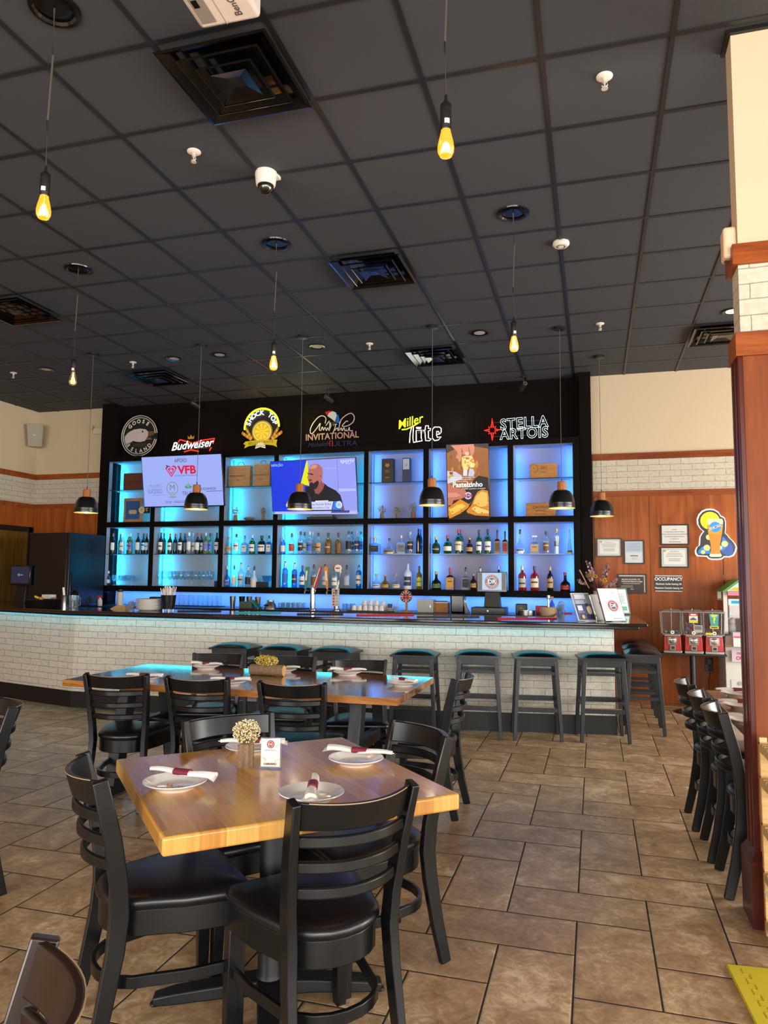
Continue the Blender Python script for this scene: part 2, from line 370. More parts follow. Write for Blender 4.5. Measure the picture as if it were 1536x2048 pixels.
wall_y('wall_back', YW, YW+.2, XL-.2, XR+.2, [], 'cream painted wall behind the bar')
WX = [(-6.3, -3.7), (-3.2, -.6), (0, 2.6), (2.9, 5.2)]
wall_y('wall_front', YF-.2, YF, XL-.2, XR+.2, [(a, c, .5, 3.0) for a, c in WX], 'cream front wall with shop windows')
b = MB(MCREAM); b.box(XL-.2, XL, YF, YW, 0, ZC); struct(b.build('wall_left', flat=True), 'cream painted left wall', 'wall')
b = MB(MCREAM); WY = [(-2.6, -.3), (.1, 2.4), (3.5, 5.7), (5.9, 8.1)]; ys = YF
for a, c in WY: b.box(XR, XR+.2, ys, a, 0, ZC); b.box(XR, XR+.2, a, c, 0, .5); b.box(XR, XR+.2, a, c, 3.0, ZC); ys = c
b.box(XR, XR+.2, ys, YW, 0, ZC); struct(b.build('wall_right', flat=True), 'cream right wall with shop windows', 'wall')
n = 1
for a, c in WX:
    b = MB(MBLACKM)
    for q in (a+.03, (a+c)/2, c-.03): b.box(q-.03, q+.03, YF-.14, YF-.06, .5, 3.0)
    for z in (.53, 2.97): b.box(a, c, YF-.14, YF-.06, z-.03, z+.03)
    o = struct(b.build('window_%d' % n), 'black framed shop window', 'window'); n += 1
    g = MB(MGLS); g.box(a, c, YF-.105, YF-.095, .5, 3.0); g.build('pane', o)
for a, c in WY:
    b = MB(MBLACKM)
    for q in (a+.03, (a+c)/2, c-.03): b.box(XR+.06, XR+.14, q-.03, q+.03, .5, 3.0)
    for z in (.53, 2.97): b.box(XR+.06, XR+.14, a, c, z-.03, z+.03)
    o = struct(b.build('window_%d' % n), 'black framed shop window', 'window'); n += 1
    g = MB(MGLS); g.box(XR+.095, XR+.105, a, c, .5, 3.0); g.build('pane', o)
# wood wainscot, brick band and rail on the back wall, right of the bar
ZB0, ZB1, ZT = 2.565, 2.955, 3.035
def dado(name, axis, p, q0, q1, seams, sgn=-1, z0=0):
    """axis 'X': runs along x on the wall plane y=p; 'Y': along y on x=p; thickness towards sgn"""
    def bb(b, a, c, t0, t1, za, zb):
        u, v = sorted((p+sgn*t0, p+sgn*t1))
        return b.box(a, c, u, v, za, zb) if axis == 'X' else b.box(u, v, a, c, za, zb)
    root = MB(MCHERRY); s0 = q0
    for s in list(seams)+[q1]: bb(root, s0+.003, s-.003, 0, .018, z0, ZB0-.07); s0 = s
    o = struct(root.build(name, bevel=.002), 'cherry wood wainscot panels with brick band above', 'wall panelling')
    r = MB(MCHERRYX); bb(r, q0, q1, 0, .024, ZB0-.07, ZB0); r.build('cap_rail', o)
    k = MB(MBRICK2); bb(k, q0, q1, 0, .014, ZB0, ZB1); k.build('brick_band', o, flat=True)
    r = MB(MCHERRYX); bb(r, q0, q1, 0, .03, ZB1, ZT); r.build('top_rail', o)
    return o
dado('trim_1', 'X', YW, 0.0, XR, [.655, 1.875, 3.095, 4.3])
dado('trim_2', 'X', YW, XL, -7.13, [-8.36, -7.33])
dado('trim_3', 'Y', XL, 0.0, YW, [1.2, 2.4, 3.6, 4.8, 6.0, 7.2], 1, 2.2)
b = MB(MCHERRY); b.box(XL, XL+.018, 0, 8.0, 0, 2.2); b.box(XL, XL+.018, 9.47, 9.47, 0, 2.2); struct(b.build('trim_4'), 'cherry wood lower wall panel', 'wall panelling')
# olive wooden door in black frame, left wall
b = MB(MBLACKM); b.box(XL, XL+.05, 8.3, 8.36, 0, 2.2); b.box(XL, XL+.05, 9.34, 9.42, 0, 2.2); b.box(XL, XL+.05, 8.3, 9.42, 2.12, 2.2)
dr = struct(b.build('door_1'), 'olive brown wooden door in black frame', 'door')
b = MB(wood('olive_door', '#7c5e26', '#5c431a', .4, 'Z', .6)); b.box(XL+.005, XL+.03, 8.36, 9.34, 0, 2.12); b.build('door_leaf', dr)
b = MB(MSTEEL); b.tube([(XL+.05, 8.47, 1.0), (XL+.09, 8.47, 1.0), (XL+.09, 8.6, 1.0)], .011); b.build('door_handle', dr)
# black bar alcove: dark wall above the shelves with side fins
b = MB(MBLK); b.box(-7.13, -.01, YW-.02, YW-.004, 0, ZC); struct(b.build('wall_bar', flat=True), 'flat black wall behind the bar shelves', 'wall')
for k_, x_ in ((5, -7.13), (6, -.15)):
    b = MB(MBLK); b.box(x_, x_+(.23 if k_ == 5 else .14), 9.24, YW-.02, 0, ZC); struct(b.build('trim_%d' % k_, flat=True), 'black side fin beside the bar shelving', 'wall fin')
# partition post at the right
PX = .66; PY = 3.55
b = MB(MCREAM); b.box(PX, 2.3, PY, PY+.13, 0, ZC); pil = struct(b.build('wall_partition', flat=True), 'cream partition end with brick band and cherry wood cladding', 'wall')
zc0 = AY(1520, 700, PY).z; zb0 = AY(1520, 665, PY).z; zb1 = AY(1520, 528, PY).z; zt = AY(1520, 487, PY).z
b = MB(MBRICK2); b.box(PX-.004, 2.3, PY-.008, PY+.138, zb0, zb1); b.build('brick_band', pil, flat=True)
b = MB(MCHERRYX); b.box(PX-.03, 2.3, PY-.03, PY+.16, zb1, zt); b.build('top_rail', pil, bevel=.003)
b = MB(MCHERRYX); b.box(PX-.03, 2.3, PY-.03, PY+.16, zb0-.11, zb0); b.build('cap_rail', pil, bevel=.003)
b = MB(wood('cherry_face', '#8c4413', '#622c0b', .5, 'Z', .35)); b.box(PX-.004, 2.3, PY-.016, PY, .3, zb0-.11); b.build('face_panel', pil)
b = MB(MCHERRYD)
b.box(PX-.022, PX, PY+.045, PY+.085, .3, zb0-.11); b.box(PX-.012, PX, PY, PY+.13, .3, zb0-.11); b.box(PX-.022, PX, PY-.02, PY+.012, .3, zb0-.11); b.box(PX-.022, PX, PY+.118, PY+.15, .3, zb0-.11)
b.build('edge_moulding', pil, bevel=.003)
b = MB(MCHERRYD); b.box(PX-.045, 2.3, PY-.045, PY+.175, 0, .27); b.hexa([(PX-.045, PY-.045, .27), (2.3, PY-.045, .27), (2.3, PY+.175, .27), (PX-.045, PY+.175, .27)], [(PX-.02, PY-.02, .31), (2.3, PY-.02, .31), (2.3, PY+.15, .31), (PX-.02, PY+.15, .31)]); b.build('plinth', pil)
b = MB(MBLACKM); b.box(PX-.02, 2.3, PY-.02, PY, ZC-.02, ZC); b.box(PX-.02, PX, PY, PY+.15, ZC-.02, ZC); b.build('ceiling_edge', pil)
# ------------------------------------------------------------------ ceiling fittings
def diffuser():
    t = thing('ceiling_vent', '', 'air vent')
    def ring_(b, a0, z0, a1, z1):
        for k in range(4):
            c, s = [(1, 0), (0, 1), (-1, 0), (0, -1)][k]
            P = lambda u, v, z: (u*c-v*s, u*s+v*c, z)
            b.add([P(-a0, -a0, z0), P(a0, -a0, z0), P(a1, -a1, z1), P(-a1, -a1, z1)], [(0, 1, 2, 3)])
    b = MB(MCLOSE); ring_(b, .30, -.006, .285, -.009); ring_(b, .285, -.009, .235, .022); ring_(b, .235, .022, .22, .04); b.build('frame', t)
    for a, z in ((.225, -.012), (.155, -.02)):
        b = MB(MCLOSE); ring_(b, a, z, a-.05, z+.03); ring_(b, a, z+.002, a-.012, z-.002); b.build('cone', t)
    b = MB(MCLOSE); ring_(b, .10, -.026, .035, -.008); b.box(-.036, .036, -.036, .036, -.010, -.006); b.build('centre', t)
    b = MB(MBLACKG); b.box(-.24, .24, -.24, .24, .036, .04); b.build('backing', t)
    return t
# the vents sit in panel openings: raised backing just under the ceiling line
DV = diffuser(); first = True
for (i, j, lab) in [(2, 0, 'large glossy black ceiling vent beside the white projector'), (2, 4, 'glossy black ceiling vent in the middle of the ceiling with dusty slats'), (2, 8, 'glossy black ceiling vent above the white tube neon sign'),
                    (-4, 8, 'black ceiling vent above the round bird sign, near the bar wall'), (-4, 4, 'black ceiling vent at the left edge of the photo'), (7, 8, 'black ceiling vent partly hidden by the right partition')]:
    loc = (GX+(i+.5)*T, GY+(j+.5)*T, ZC-.045)
    if first: put(DV, loc); DV['label'] = lab; DV['group'] = 'square ceiling vents'; first = False
    else: dup(DV, loc, 0, lab, 'square ceiling vents')
def downlight(i, j, lab, lit):
    p = (GX+i*T, GY+j*T, ZC); t = thing('recessed_light', lab, 'ceiling light', p, 0, 'recessed ceiling lights')
    b = MB(MBLACKG); b.lathe([(.095, -.008), (.09, -.014), (.07, -.012), (.062, -.004)], n=28); b.build('rim', t)
    b = MB(mat('lamp_lens_off', '#b9ada4', .4) if not lit else em('lamp_lens_lit', '#ffe9a0', 6)); b.lathe([(0.0001, -.012), (.058, -.009), (.062, -.003)], n=24); b.build('lens', t)
for a in [(-5.5, 7.5, 'unlit round recessed ceiling light nearest the left cream wall', 0), (-2.5, 7.5, 'unlit recessed ceiling light between the two left bar pendants', 0), (-1.5, 7.5, 'small recessed light near the pink tinted ceiling patch', 0),
          (.5, 7.5, 'unlit recessed ceiling light above the umbrella neon sign', 0), (3.5, 7.5, 'unlit recessed ceiling light left of the lit amber bulb on the right', 0), (7.5, 7.5, 'lit recessed ceiling light beside the right partition', 1)]: downlight(*a)
def sprinkler(px, py, lab):
    p = AZ(px, py, ZC-.01); t = thing('sprinkler_head', lab, 'sprinkler', (p.x, p.y, ZC), 0, 'ceiling sprinklers')
    b = MB(MWHITE); b.lathe([(.042, -.001), (.042, -.005), (.03, -.012), (.016, -.013)], n=20); b.build('escutcheon', t)
    b = MB(mat('white_brass', '#d8cbb8', .3, .3)); b.cyl((0, 0), .011, -.035, -.01); b.tube([(-.012, 0, -.03), (-.014, 0, -.05), (0, 0, -.066)], .003); b.tube([(.012, 0, -.03), (.014, 0, -.05), (0, 0, -.066)], .003)
    b.cyl((0, 0), .005, -.064, -.034, 8); b.cyl((0, 0), .017, -.070, -.066, 14); b.build('head', t)
for a in [(388, 306, 'white sprinkler head left of the dome camera'), (1209, 156, 'white sprinkler head nearest the camera on the right'), (266, 726, 'white sprinkler head above the round bird sign'), (739, 689, 'white sprinkler head in mid ceiling before the bar wall'),
          (1200, 649, 'white sprinkler head above the rightmost bar pendant'), (27, 747, 'white sprinkler head at the far left of the ceiling')]: sprinkler(*a)
p = AZ(1122, 487, ZC-.01); t = thing('smoke_detector', 'round white smoke detector on the black ceiling', 'smoke detector', (p.x, p.y, ZC))
b = MB(MWHITE); b.lathe([(.062, -.001), (.064, -.02), (.05, -.034), (.02, -.038), (.0001, -.038)], n=32); b.build('body', t); b = MB(mat('grey_slot', '#8f857a', .6)); b.lathe([(.03, -.0375), (.032, -.04), (.036, -.0375)], n=24); b.build('vent_ring', t)
# dome camera
p = AZ(532, 345, ZC); t = thing('dome_camera', 'white dome security camera hanging from the ceiling grid', 'camera', (p.x, p.y, ZC))
b = MB(MWHITE); b.lathe([(.068, -.001), (.07, -.02), (.062, -.085), (.055, -.09)], n=28); b.box(-.07, .07, -.0, .075, -.02, -.001); b.build('housing', t)
b = MB(mat('dome_smoke', '#15130f', .05, coat=1)); b.lathe([(.052*math.cos(a), -.088-.06*math.sin(a)) for a in [PI/2*k/7 for k in range(8)]][:-1]+[(.0001, -.148)], n=24); b.build('dome', t)
def bullet(px, py, lab, s=1):
    q = AZ(px, py-4, ZC-.02); q.y = min(q.y, 9.25); p = AY(px, py, q.y); t = thing('bullet_camera', lab, 'camera', (p.x, p.y, ZC), 0, 'bullet cameras')
    dz = p.z-ZC; mm = mat('grey_camera_shell', '#3c3832', .35, .4)
    b = MB(mm); b.cyl((0, 0), .03, -.012, 0, 16); b.tube([(0, 0, -.01), (0.0, .005, dz*.6), (.0, 0, dz+.02)], .008); b.build('bracket', t)
    b = MB(mm); b.M = Matrix.Translation((0, 0, dz)) @ Matrix.Rotation(.5*s, 4, 'Z') @ Matrix.Rotation(math.radians(70), 4, 'X'); b.lathe([(.03, -.08), (.034, -.07), (.034, .06), (.03, .062)], n=18); b.build('barrel', t)
    b = MB(mat('camera_lens_ring', '#8a8580', .25, .5)); b.M = Matrix.Translation((0, 0, dz)) @ Matrix.Rotation(.5*s, 4, 'Z') @ Matrix.Rotation(math.radians(70), 4, 'X'); b.lathe([(.026, .0625), (.026, .064), (.012, .064)], n=18); b.use(MBLACKG); b.lathe([(.012, .0645), (.0001, .066)], n=12); b.build('lens', t)
bullet(390, 809, 'small grey bullet camera above the bow tie beer neon', -1); bullet(657, 797, 'small grey bullet camera above the umbrella neon sign', -1); bullet(1047, 772, 'small grey bullet camera above the outlined white neon letters', 1)
# projector
PZ = 3.78
def pj(x, y): return AZ(x, y, PZ)
t = thing('projector', 'white ceiling projector with black lettering at the top of the photo', 'projector', tuple(pj(450, 20)))
a = pj(400, 62)-pj(522, 38); ang = math.atan2(-a.y, -a.x); t.rotation_euler = (0, 0, ang)
R = Matrix.Rotation(-ang, 3, 'Z'); o = pj(450, 20)
q = [R @ (pj(x, y)-o) for x, y in ((403, 62), (522, 36))]
x0, x1, yb = q[0].x, q[1].x, max(q[0].y, q[1].y)
b = MB(mat('projector_white', '#ded2c6', .35)); b.box(x0, x1, yb-.42, yb, 0, .1); b.build('body', t, bevel=.02, seg=3)
b = MB(mat('projector_recess', '#8d857d', .4)); b.box(x0+.025, x0+.09, yb-.17, yb-.035, -.002, .004); b.use(MBLACKG); b.box(x0+.035, x0+.06, yb-.16, yb-.12, -.003, .002); b.build('lens_recess', t)
b = MB(mat('seam_grey', '#9c948c', .5)); b.box(x0+.125, x0+.128, yb-.4, yb-.01, -.0012, .002); b.build('panel_seam', t)
vs, fs = glyphs('BenQ', .045, .0005); b = MB(mat('print_grey', '#4e4a47', .5)); b.add([(x0+.20-v[1], yb-.095-v[0], -.0015) for v in vs], fs); b.build('lettering', t)
b = MB(MBLACKM); b.tube([((x0+x1)/2, yb-.3, .1), ((x0+x1)/2, yb-.3, ZC-PZ)], .022); b.box(x1-.02, x1+.09, yb-.14, yb-.09, .05, .09); b.build('mount', t)
# hanging filament bulbs from cans
MFIL = em('glowing_filament', '#ffd060', 45); MFIL2 = em('dim_filament', '#ffc46a', 18)
MAMB = mat('amber_bulb_glass', '#000000', .3)
def amber(name, tint, e, es):
    m = bpy.data.materials.new(name); m.use_nodes = True; nt = m.node_tree; nt.nodes.clear(); L = nt.links.new
    out = nt.nodes.new('ShaderNodeOutputMaterial'); tr = mk(nt, 'ShaderNodeBsdfTransparent'); tr.inputs[0].default_value = lin(tint)
    g = mk(nt, 'ShaderNodeBsdfGlossy'); g.inputs['Roughness'].default_value = .05; lw = mk(nt, 'ShaderNodeLayerWeight'); lw.inputs[0].default_value = .4
    mx = mk(nt, 'ShaderNodeMixShader'); L(lw.outputs['Fresnel'], mx.inputs[0]); L(tr.outputs[0], mx.inputs[1]); L(g.outputs[0], mx.inputs[2])
    ee = mk(nt, 'ShaderNodeEmission'); ee.inputs[0].default_value = lin(e); ee.inputs[1].default_value = es
    ad = mk(nt, 'ShaderNodeAddShader'); L(mx.outputs[0], ad.inputs[0]); L(ee.outputs[0], ad.inputs[1]); L(ad.outputs[0], out.inputs[0]); return m
MAMB = amber('amber_bulb_glass', '#ffdc80', '#ff9a08', 1.5); MCLB = amber('clear_bulb_glass', '#fff2da', '#ffb45a', .12)
def bulb(loc, zb, lab, lit=True, k=1):
    t = thing('filament_bulb_pendant', lab, 'pendant light', loc, 0, 'filament bulbs on long cords'); z = zb-ZC
    b = MB(MBLACKG); b.lathe([(.115, -.001), (.112, -.01), (.095, -.012), (.085, .0), (.082, -.002), (.05, -.0015), (.0001, -.0015)], n=32); b.build('ceiling_can', t)
    top = z+.235
    b = MB(mat('cord_grey', '#4a4138', .8)); b.tube([(0, 0, -.002), (.006, 0, top*.3), (-.004, 0, top*.7), (0, 0, top)], .0045, 8); b.build('cord', t)
    b = MB(MBLACKM); b.lathe([(.005, .25), (.008, .222), (.017, .215), (.0215, .207), (.0215, .19), (.0192, .188), (.0192, .183), (.0215, .181), (.0215, .125), (.02, .118)], (0, 0, z), 18); b.build('socket', t)
    b = MB(MSTEEL); b.lathe([(.0175, .118), (.0185, .110), (.0175, .105)], (0, 0, z), 16); b.build('collar', t)
    b = MB(MWHITE); b.lathe([(.0222, .125), (.0222, .145)], (0, 0, z), 8, ph=-1.6, arc=.9); b.build('sticker', t)
    b = MB(MAMB if lit else MCLB); b.lathe([(.0165, .118), (.019, .1), (.028, .062), (.0315, .04), (.0305, .022), (.023, .006), (.01, .0006), (.0001, 0)], (0, 0, z), 24); b.build('bulb', t)
    b = MB(MFIL if lit else MFIL2)
    for a in range(4): b.tube([(.004*math.cos(a*1.57), .004*math.sin(a*1.57), z+.1), (.0105*math.cos(a*1.57), .0105*math.sin(a*1.57), z+.03)], .0034 if lit else .001, 6)
    b.build('filament', t)
    point('bulb_light', (loc[0], loc[1], zb+.05), 16*k if lit else 1.5, (1, .48, .14), .03)
for (i, j, lab, lit) in [(1.5, -.5, 'lit amber filament bulb at the upper left, nearest the camera', 1), (4.5, -.5, 'large lit amber filament bulb at top centre of the photo', 1), (4.5, 3.5, 'lit amber filament bulb on the right above the bar, beyond the smoke detector', 1),
                         (1.5, 3.5, 'lit amber filament bulb above the round yellow beer neon', 1), (-1.5, 3.5, 'clear pale filament bulb hanging furthest left', 0)]:
    bulb((GX+i*T, GY+j*T, ZC), 3.035, lab, lit)
# dome pendants above the bar
MRIB = noisy('black_enamel', '#131313', .3, 40, .05)
MPW = wood('pendant_wood', '#b9753a', '#8f5526', .45, 'Z', 2)
def pendant(cx, cy_, dx, dy, lab, wpx):
    p = AZ(cx, cy_, ZC); q = AY(dx, dy, p.y); t = thing('dome_pendant', lab, 'pendant light', (p.x, p.y, ZC), 0, 'black dome pendants over the bar')
    z = q.z-ZC; R = .128
    b = MB(MBLACKM); b.lathe([(.06, -.001), (.06, -.022), (.05, -.025), (.0001, -.025)], n=24); b.build('canopy', t)
    b = MB(mat('grey_flex', '#5a5651', .7)); b.tube([(0, 0, -.02), (0, 0, z+.30)], .0028, 6); b.build('cord', t)
    b = MB(MBLACKM); b.cyl((0, 0), .006, z+.265, z+.30); b.build('cord_grip', t)
    b = MB(MPW); b.lathe([(.043, .178), (.043, .262), (.038, .268), (.0001, .268)], (0, 0, z), 28); b.build('wood_neck', t)
    pr = [(.044, .18)]
    for k in range(13):
        a = k/12; r = .044+(R-.044)*math.sin(a*PI/2)**.85; zz = .18*(1-a)**1.0*(1) if 0 else .18*math.cos(a*PI/2)**.9 if a < 1 else 0
        pr.append((r, zz)); 
        if 3 < k < 12: pr.append((r+.0028, zz-.004))
    b = MB(MRIB); b.lathe(pr+[(R+.003, -.002)], (0, 0, z), 36); b.build('shade', t)
    b = MB(mat('yellow_enamel_painted_glow', '#efe6a0', .5, emit='#ffe58a', es=.35)); b.lathe([(r-.004, zz-.002) for r, zz in pr if 1]+[(R-.001, -.003), (R+.002, -.003)], (0, 0, z-.001), 36); b.build('shade_lining', t)  # lamp light on the lining is put in as a faint emission
    b = MB(em('warm_lamp', '#ffe08a', 14)); b.ball((0, 0, z+.06), .028, 14); b.build('bulb', t)
    point('pendant_light', (p.x, p.y, q.z+.01), 5, (1, .82, .5), .04)
for a in [(187, 707, 173, 1025, 'black dome pendant with wood neck, leftmost, in front of the brick band', 50), (403, 690, 397, 1018, 'black dome pendant hanging before the tilted heart logo screen', 50), (606, 672, 602, 1018, 'black dome pendant hanging before the football talk screen', 50),
          (865, 652, 863, 1010, 'black dome pendant just left of the pastry screen', 50), (1119, 655, 1120, 1016, 'black dome pendant in front of the wooden wine boxes', 50), (1198, 712, 1201, 1032, 'black dome pendant, rightmost, in front of the cherry wood wall', 50)]: pendant(*a)
# wall fittings: speaker, emergency light, door sensor
t = thing('wall_speaker', 'grey white box loudspeaker high in the left corner', 'speaker', (-8.37, 9.30, 3.62), math.radians(24))
b = MB(mat('speaker_grey', '#b3ab9a', .6)); b.hexa([(-.10, -.07, -.17), (.10, -.07, -.17), (.07, .07, -.17), (-.07, .07, -.17)], [(-.12, -.12, .17), (.12, -.12, .17), (.09, .06, .17), (-.09, .06, .17)]); b.build('cabinet', t, bevel=.008)
b = MB(mat('speaker_grille', '#a69e8e', .8)); b.hexa([(-.09, -.078, -.16), (.09, -.078, -.16), (.09, -.07, -.16), (-.09, -.07, -.16)], [(-.11, -.127, .16), (.11, -.127, .16), (.11, -.115, .16), (-.11, -.115, .16)]); b.use(MWHITE); b.cbox((0, -.103, 0), .04, .006, .01); b.build('grille', t)
b = MB(MBLACKM); b.tube([(0, .0, 0), (0, .12, 0)], .012); b.build('wall_bracket', t)
t = thing('emergency_light', 'clear box emergency light on the left cream wall', 'emergency light', (AY(196, 862, YW-.03).x, YW-.03, AY(196, 862, YW-.03).z))
b = MB(mat('cream_plastic', '#d5c5a6', .5)); b.box(-.09, .09, -.01, .028, -.05, .045); b.build('box', t, bevel=.008)
for s in (-.1, .1): b = MB(mat('lamp_head_cream', '#c9b898', .4)); b.M = Matrix.Translation((s, -.035, .05)) @ Matrix.Rotation(PI/2, 4, 'X'); b.lathe([(.02, -.03), (.034, .0), (.034, .01), (.0001, .012)], n=18); b.build('lamp_head', t)
p = AY(1465, 468, PY+.05); t = thing('door_sensor', 'small cream box sensor on the side of the partition', 'sensor', (PX-.028, PY+.06, AX(1466, 468, PX-.03).z))
b = MB(mat('sensor_cream', '#e3c3a2', .4)); b.box(-.03, .028, -.045, .045, -.075, .075); b.build('case', t, bevel=.014, seg=3); b = MB(MSTEEL); b.cyl((0, 0), .022, -.08, -.074); b.build('lens', t)
# ------------------------------------------------------------------ back-lit display shelving
YS = 9.16; YB = 9.44
def sx_(px): return AY(px, 1073, YS).x
e1 = [200+.3255*v for v in (38, 303, 330, 728, 757, 1060, 1088)] + [680+.3255*v for v in (142, 170, 510, 543, 1033, 1068, 1437)]
BX = [(sx_(e1[2*k]), sx_(e1[2*k+1])) for k in range(7)]
UX0, UX1 = -6.93, -.155
ZL0, ZL1, ZU0, ZU1, ZTOP, ZBOT = 1.315, 2.165, 2.24, 3.14, 3.215, 1.235
ZG = {'low': 1.775, 'up': 2.72}
unit = thing('display_shelf', 'black back-lit display shelving with seven bays behind the bar', 'shelving', (-3.5, 9.3, ZBOT))
OX, OZ = -3.5, ZBOT
def U(b): b.M = Matrix.Translation((-OX, -9.3, -OZ)); return b
b = U(MB(MUNIT))
xs = [UX0]+[v for ab in BX for v in ab]+[UX1]
for k in range(0, len(xs), 2): b = U(MB(MUNIT)); b.box(xs[k], xs[k+1], YS, YB, ZBOT, ZTOP); b.build('divider', unit, flat=True)
for n_, z0, z1 in (('bottom_rail', ZBOT, ZL0), ('middle_rail', ZL1, ZU0), ('top_rail', ZU1, ZTOP)):
    b = U(MB(MUNIT)); b.box(UX0, UX1, YS-.003, YB, z0, z1); b.build(n_, unit, flat=True)
b = U(MB(MLINEN)); b.box(UX0, UX1, YB-.01, YB+.005, ZBOT, ZTOP); b.build('back_panel', unit, flat=True)
for a, c in BX:
    for z0, z1 in ((ZL0, ZL1), (ZU0, ZU1)):
        b = U(MB(mat('grey_lining', '#8d8d92', .7)))
        b.box(a, a+.002, YS+.004, YB-.01, z0, z1); b.box(c-.002, c, YS+.004, YB-.01, z0, z1); b.box(a+.002, c-.002, YS+.004, YB-.01, z1-.002, z1); b.build('bay_lining', unit, flat=True)
    for z in ZG.values():
        if a == BX[1][0] and z > 2: continue
        b = U(MB(MGLSB)); b.box(a+.002, c-.002, YS+.02, YB-.012, z-.008, z); b.use(mat('shelf_edge_green', '#0c2a2c', .1)); b.box(a+.002, c-.002, YS+.0185, YS+.02, z-.008, z); b.build('glass_shelf', unit, flat=True)
LEDC = [(.0, .45, 1), (.0, .46, 1), (.0, .45, 1), (.0, .42, 1), (.02, .24, 1), (.02, .24, 1), (.02, .22, 1)]
LW = [(11, 5), (13, 3), (10, 3), (12, 3), (4.5, 3.5), (4.5, 4.5), (4.5, 5)]
for k, (a, c) in enumerate(BX):
    for z0, z1 in ((ZL0, ZL1), (ZU0, ZU1)):
        for side in (0, 1):
            p = LW[k][side]*.36
            b = U(MB(em('led_tape_%d' % (k > 3), '#18a8ff' if k < 4 else '#2a6cff', 1.6)))
            xx = a+.004 if side == 0 else c-.004
            b.box(xx-.002, xx+.002, YB-.125, YB-.119, z0+.01, z1-.01); b.build('led_strip', unit, flat=True)
            yaw = math.radians(-38 if side == 0 else 38)
            ar = area('led_light', (a+.012 if side == 0 else c-.012, YB-.11, (z0+z1)/2), (PI/2, 0, yaw), .02, z1-z0-.06, p*2.4, LEDC[k])
    for z1 in (ZL1, ZU1):
        area('led_light', ((a+c)/2, YS+.03, z1-.02), (math.radians(38), 0, 0), c-a-.1, .02, 1.0*(c-a), LEDC[k])
# blue wash between shelving and back counter
b = MB(mat('backsplash_panel', '#b9bcc6', .5)); b.box(-6.89, -.16, 9.42, 9.445, 1.0, ZBOT-.001); tag(b.build('backsplash', flat=True), 'pale backsplash panel washed with blue light under the shelving', 'backsplash')
for x in (-6.4, -5.2, -4.0, -2.8, -1.6, -.7):
    area('led_light', (x, 9.25, ZBOT-.012), (math.radians(25), 0, 0), 1.1, .03, 4, (.0, .25, 1))
# ------------------------------------------------------------------ back counter
ZK = 1.04
b = MB(MUNIT); b.box(-6.79, -.45, 8.7, 9.4, 0, ZK-.03); bc = thing('back_counter', 'dark counter running below the lit shelving', 'counter', (-3.5, 9.05, 0)); b.M = None
o = b.build('cabinet', bc, flat=True); o.location = (3.5, -9.05, 0)
b = MB(mat('back_counter_top', '#15100d', .3)); b.box(-6.80, -.44, 8.64, 9.41, ZK-.03, ZK); o = b.build('worktop', bc, bevel=.004); o.location = (3.5, -9.05, 0)
# ------------------------------------------------------------------ bar
FACE = [(-8.2, 7.62), (-5.6, 6.95), (-2.0, 7.02), (.17, 7.38)]
EDGE = [(-8.3, 7.50), (-5.62, 6.78), (-2.0, 6.74), (.45, 6.93)]
ZT1 = 1.07
def off(poly, d): return [(x, y+d) for x, y in poly]
bar = thing('bar_counter', 'long bar counter faced with white brick over a charcoal kick board', 'bar', (-2.7, 7.3, 0))
def Bq(b): b.M = Matrix.Translation((2.7, -7.3, 0)); return b
b = Bq(MB(MBRICK)); b.prism(FACE+[(.17, 9.0), (-.35, 9.0), (-.35, 7.75)]+[(x, y+.45) for x, y in FACE[-2::-1]], .175, ZT1-.06); b.build('brick_front', bar, flat=True)
b = Bq(MB(MKICK)); b.prism([(-8.2, 7.61), (-5.6, 6.94), (-2.0, 7.01), (.185, 7.37), (.185, 9.0), (-.35, 9.0), (-.35, 7.75)]+[(x, y+.45) for x, y in FACE[-2::-1]], 0, .175); b.build('kick_board', bar, flat=True)
bt = thing('bar_worktop', 'glossy black bar top reflecting the blue shelf lights', 'bar top', (-2.7, 7.3, ZT1-.06))
def Bt(b): b.M = Matrix.Translation((2.7, -7.3, -ZT1+.06)); return b
outl = EDGE+[(.45, 9.15), (-.42, 9.15), (-.42, 7.8)]+[(x, y+.62) for x, y in [(-2.0, 6.98), (-5.6, 6.9), (-8.2, 7.58)]]
b = Bt(MB(MBAR)); b.prism(outl, ZT1-.028, ZT1); b.build('slab', bt, bevel=.008, seg=3)
ins = [(-8.3, 7.56), (-5.61, 6.85), (-2.0, 6.81), (.38, 7.0), (.38, 9.1), (-.36, 9.1), (-.36, 7.75)]+[(x, y+.55) for x, y in [(-2.0, 6.98), (-5.6, 6.9), (-8.2, 7.58)]]
b = Bt(MB(MEDGE)); b.prism(ins, ZT1-.06, ZT1-.028); b.build('edge_moulding', bt, bevel=.006)
# LED strip under the overhang
b = Bq(MB(em('cyan_led_tape', '#20c0f0', 1.3))); b.bar([(x, y-.012, ZT1-.068) for x, y in FACE], .012, .008); b.build('led_strip', bar)
for (x0, y0), (x1, y1) in zip(FACE[:-1], FACE[1:]):
    n = max(1, round((x1-x0)/1.2)); an = math.atan2(y1-y0, x1-x0)
    for k in range(n):
        f = (k+.5)/n; area('led_light', (x0+(x1-x0)*f+.04*math.sin(an), y0+(y1-y0)*f-.05, ZT1-.065), (math.radians(-20), 0, an), (x1-x0)/n, .015, .7, (.0, .7, 1))
area('led_light', (.20, 8.1, ZT1-.065), (0, 0, PI/2), 1.3, .015, .5, (.0, .7, 1))
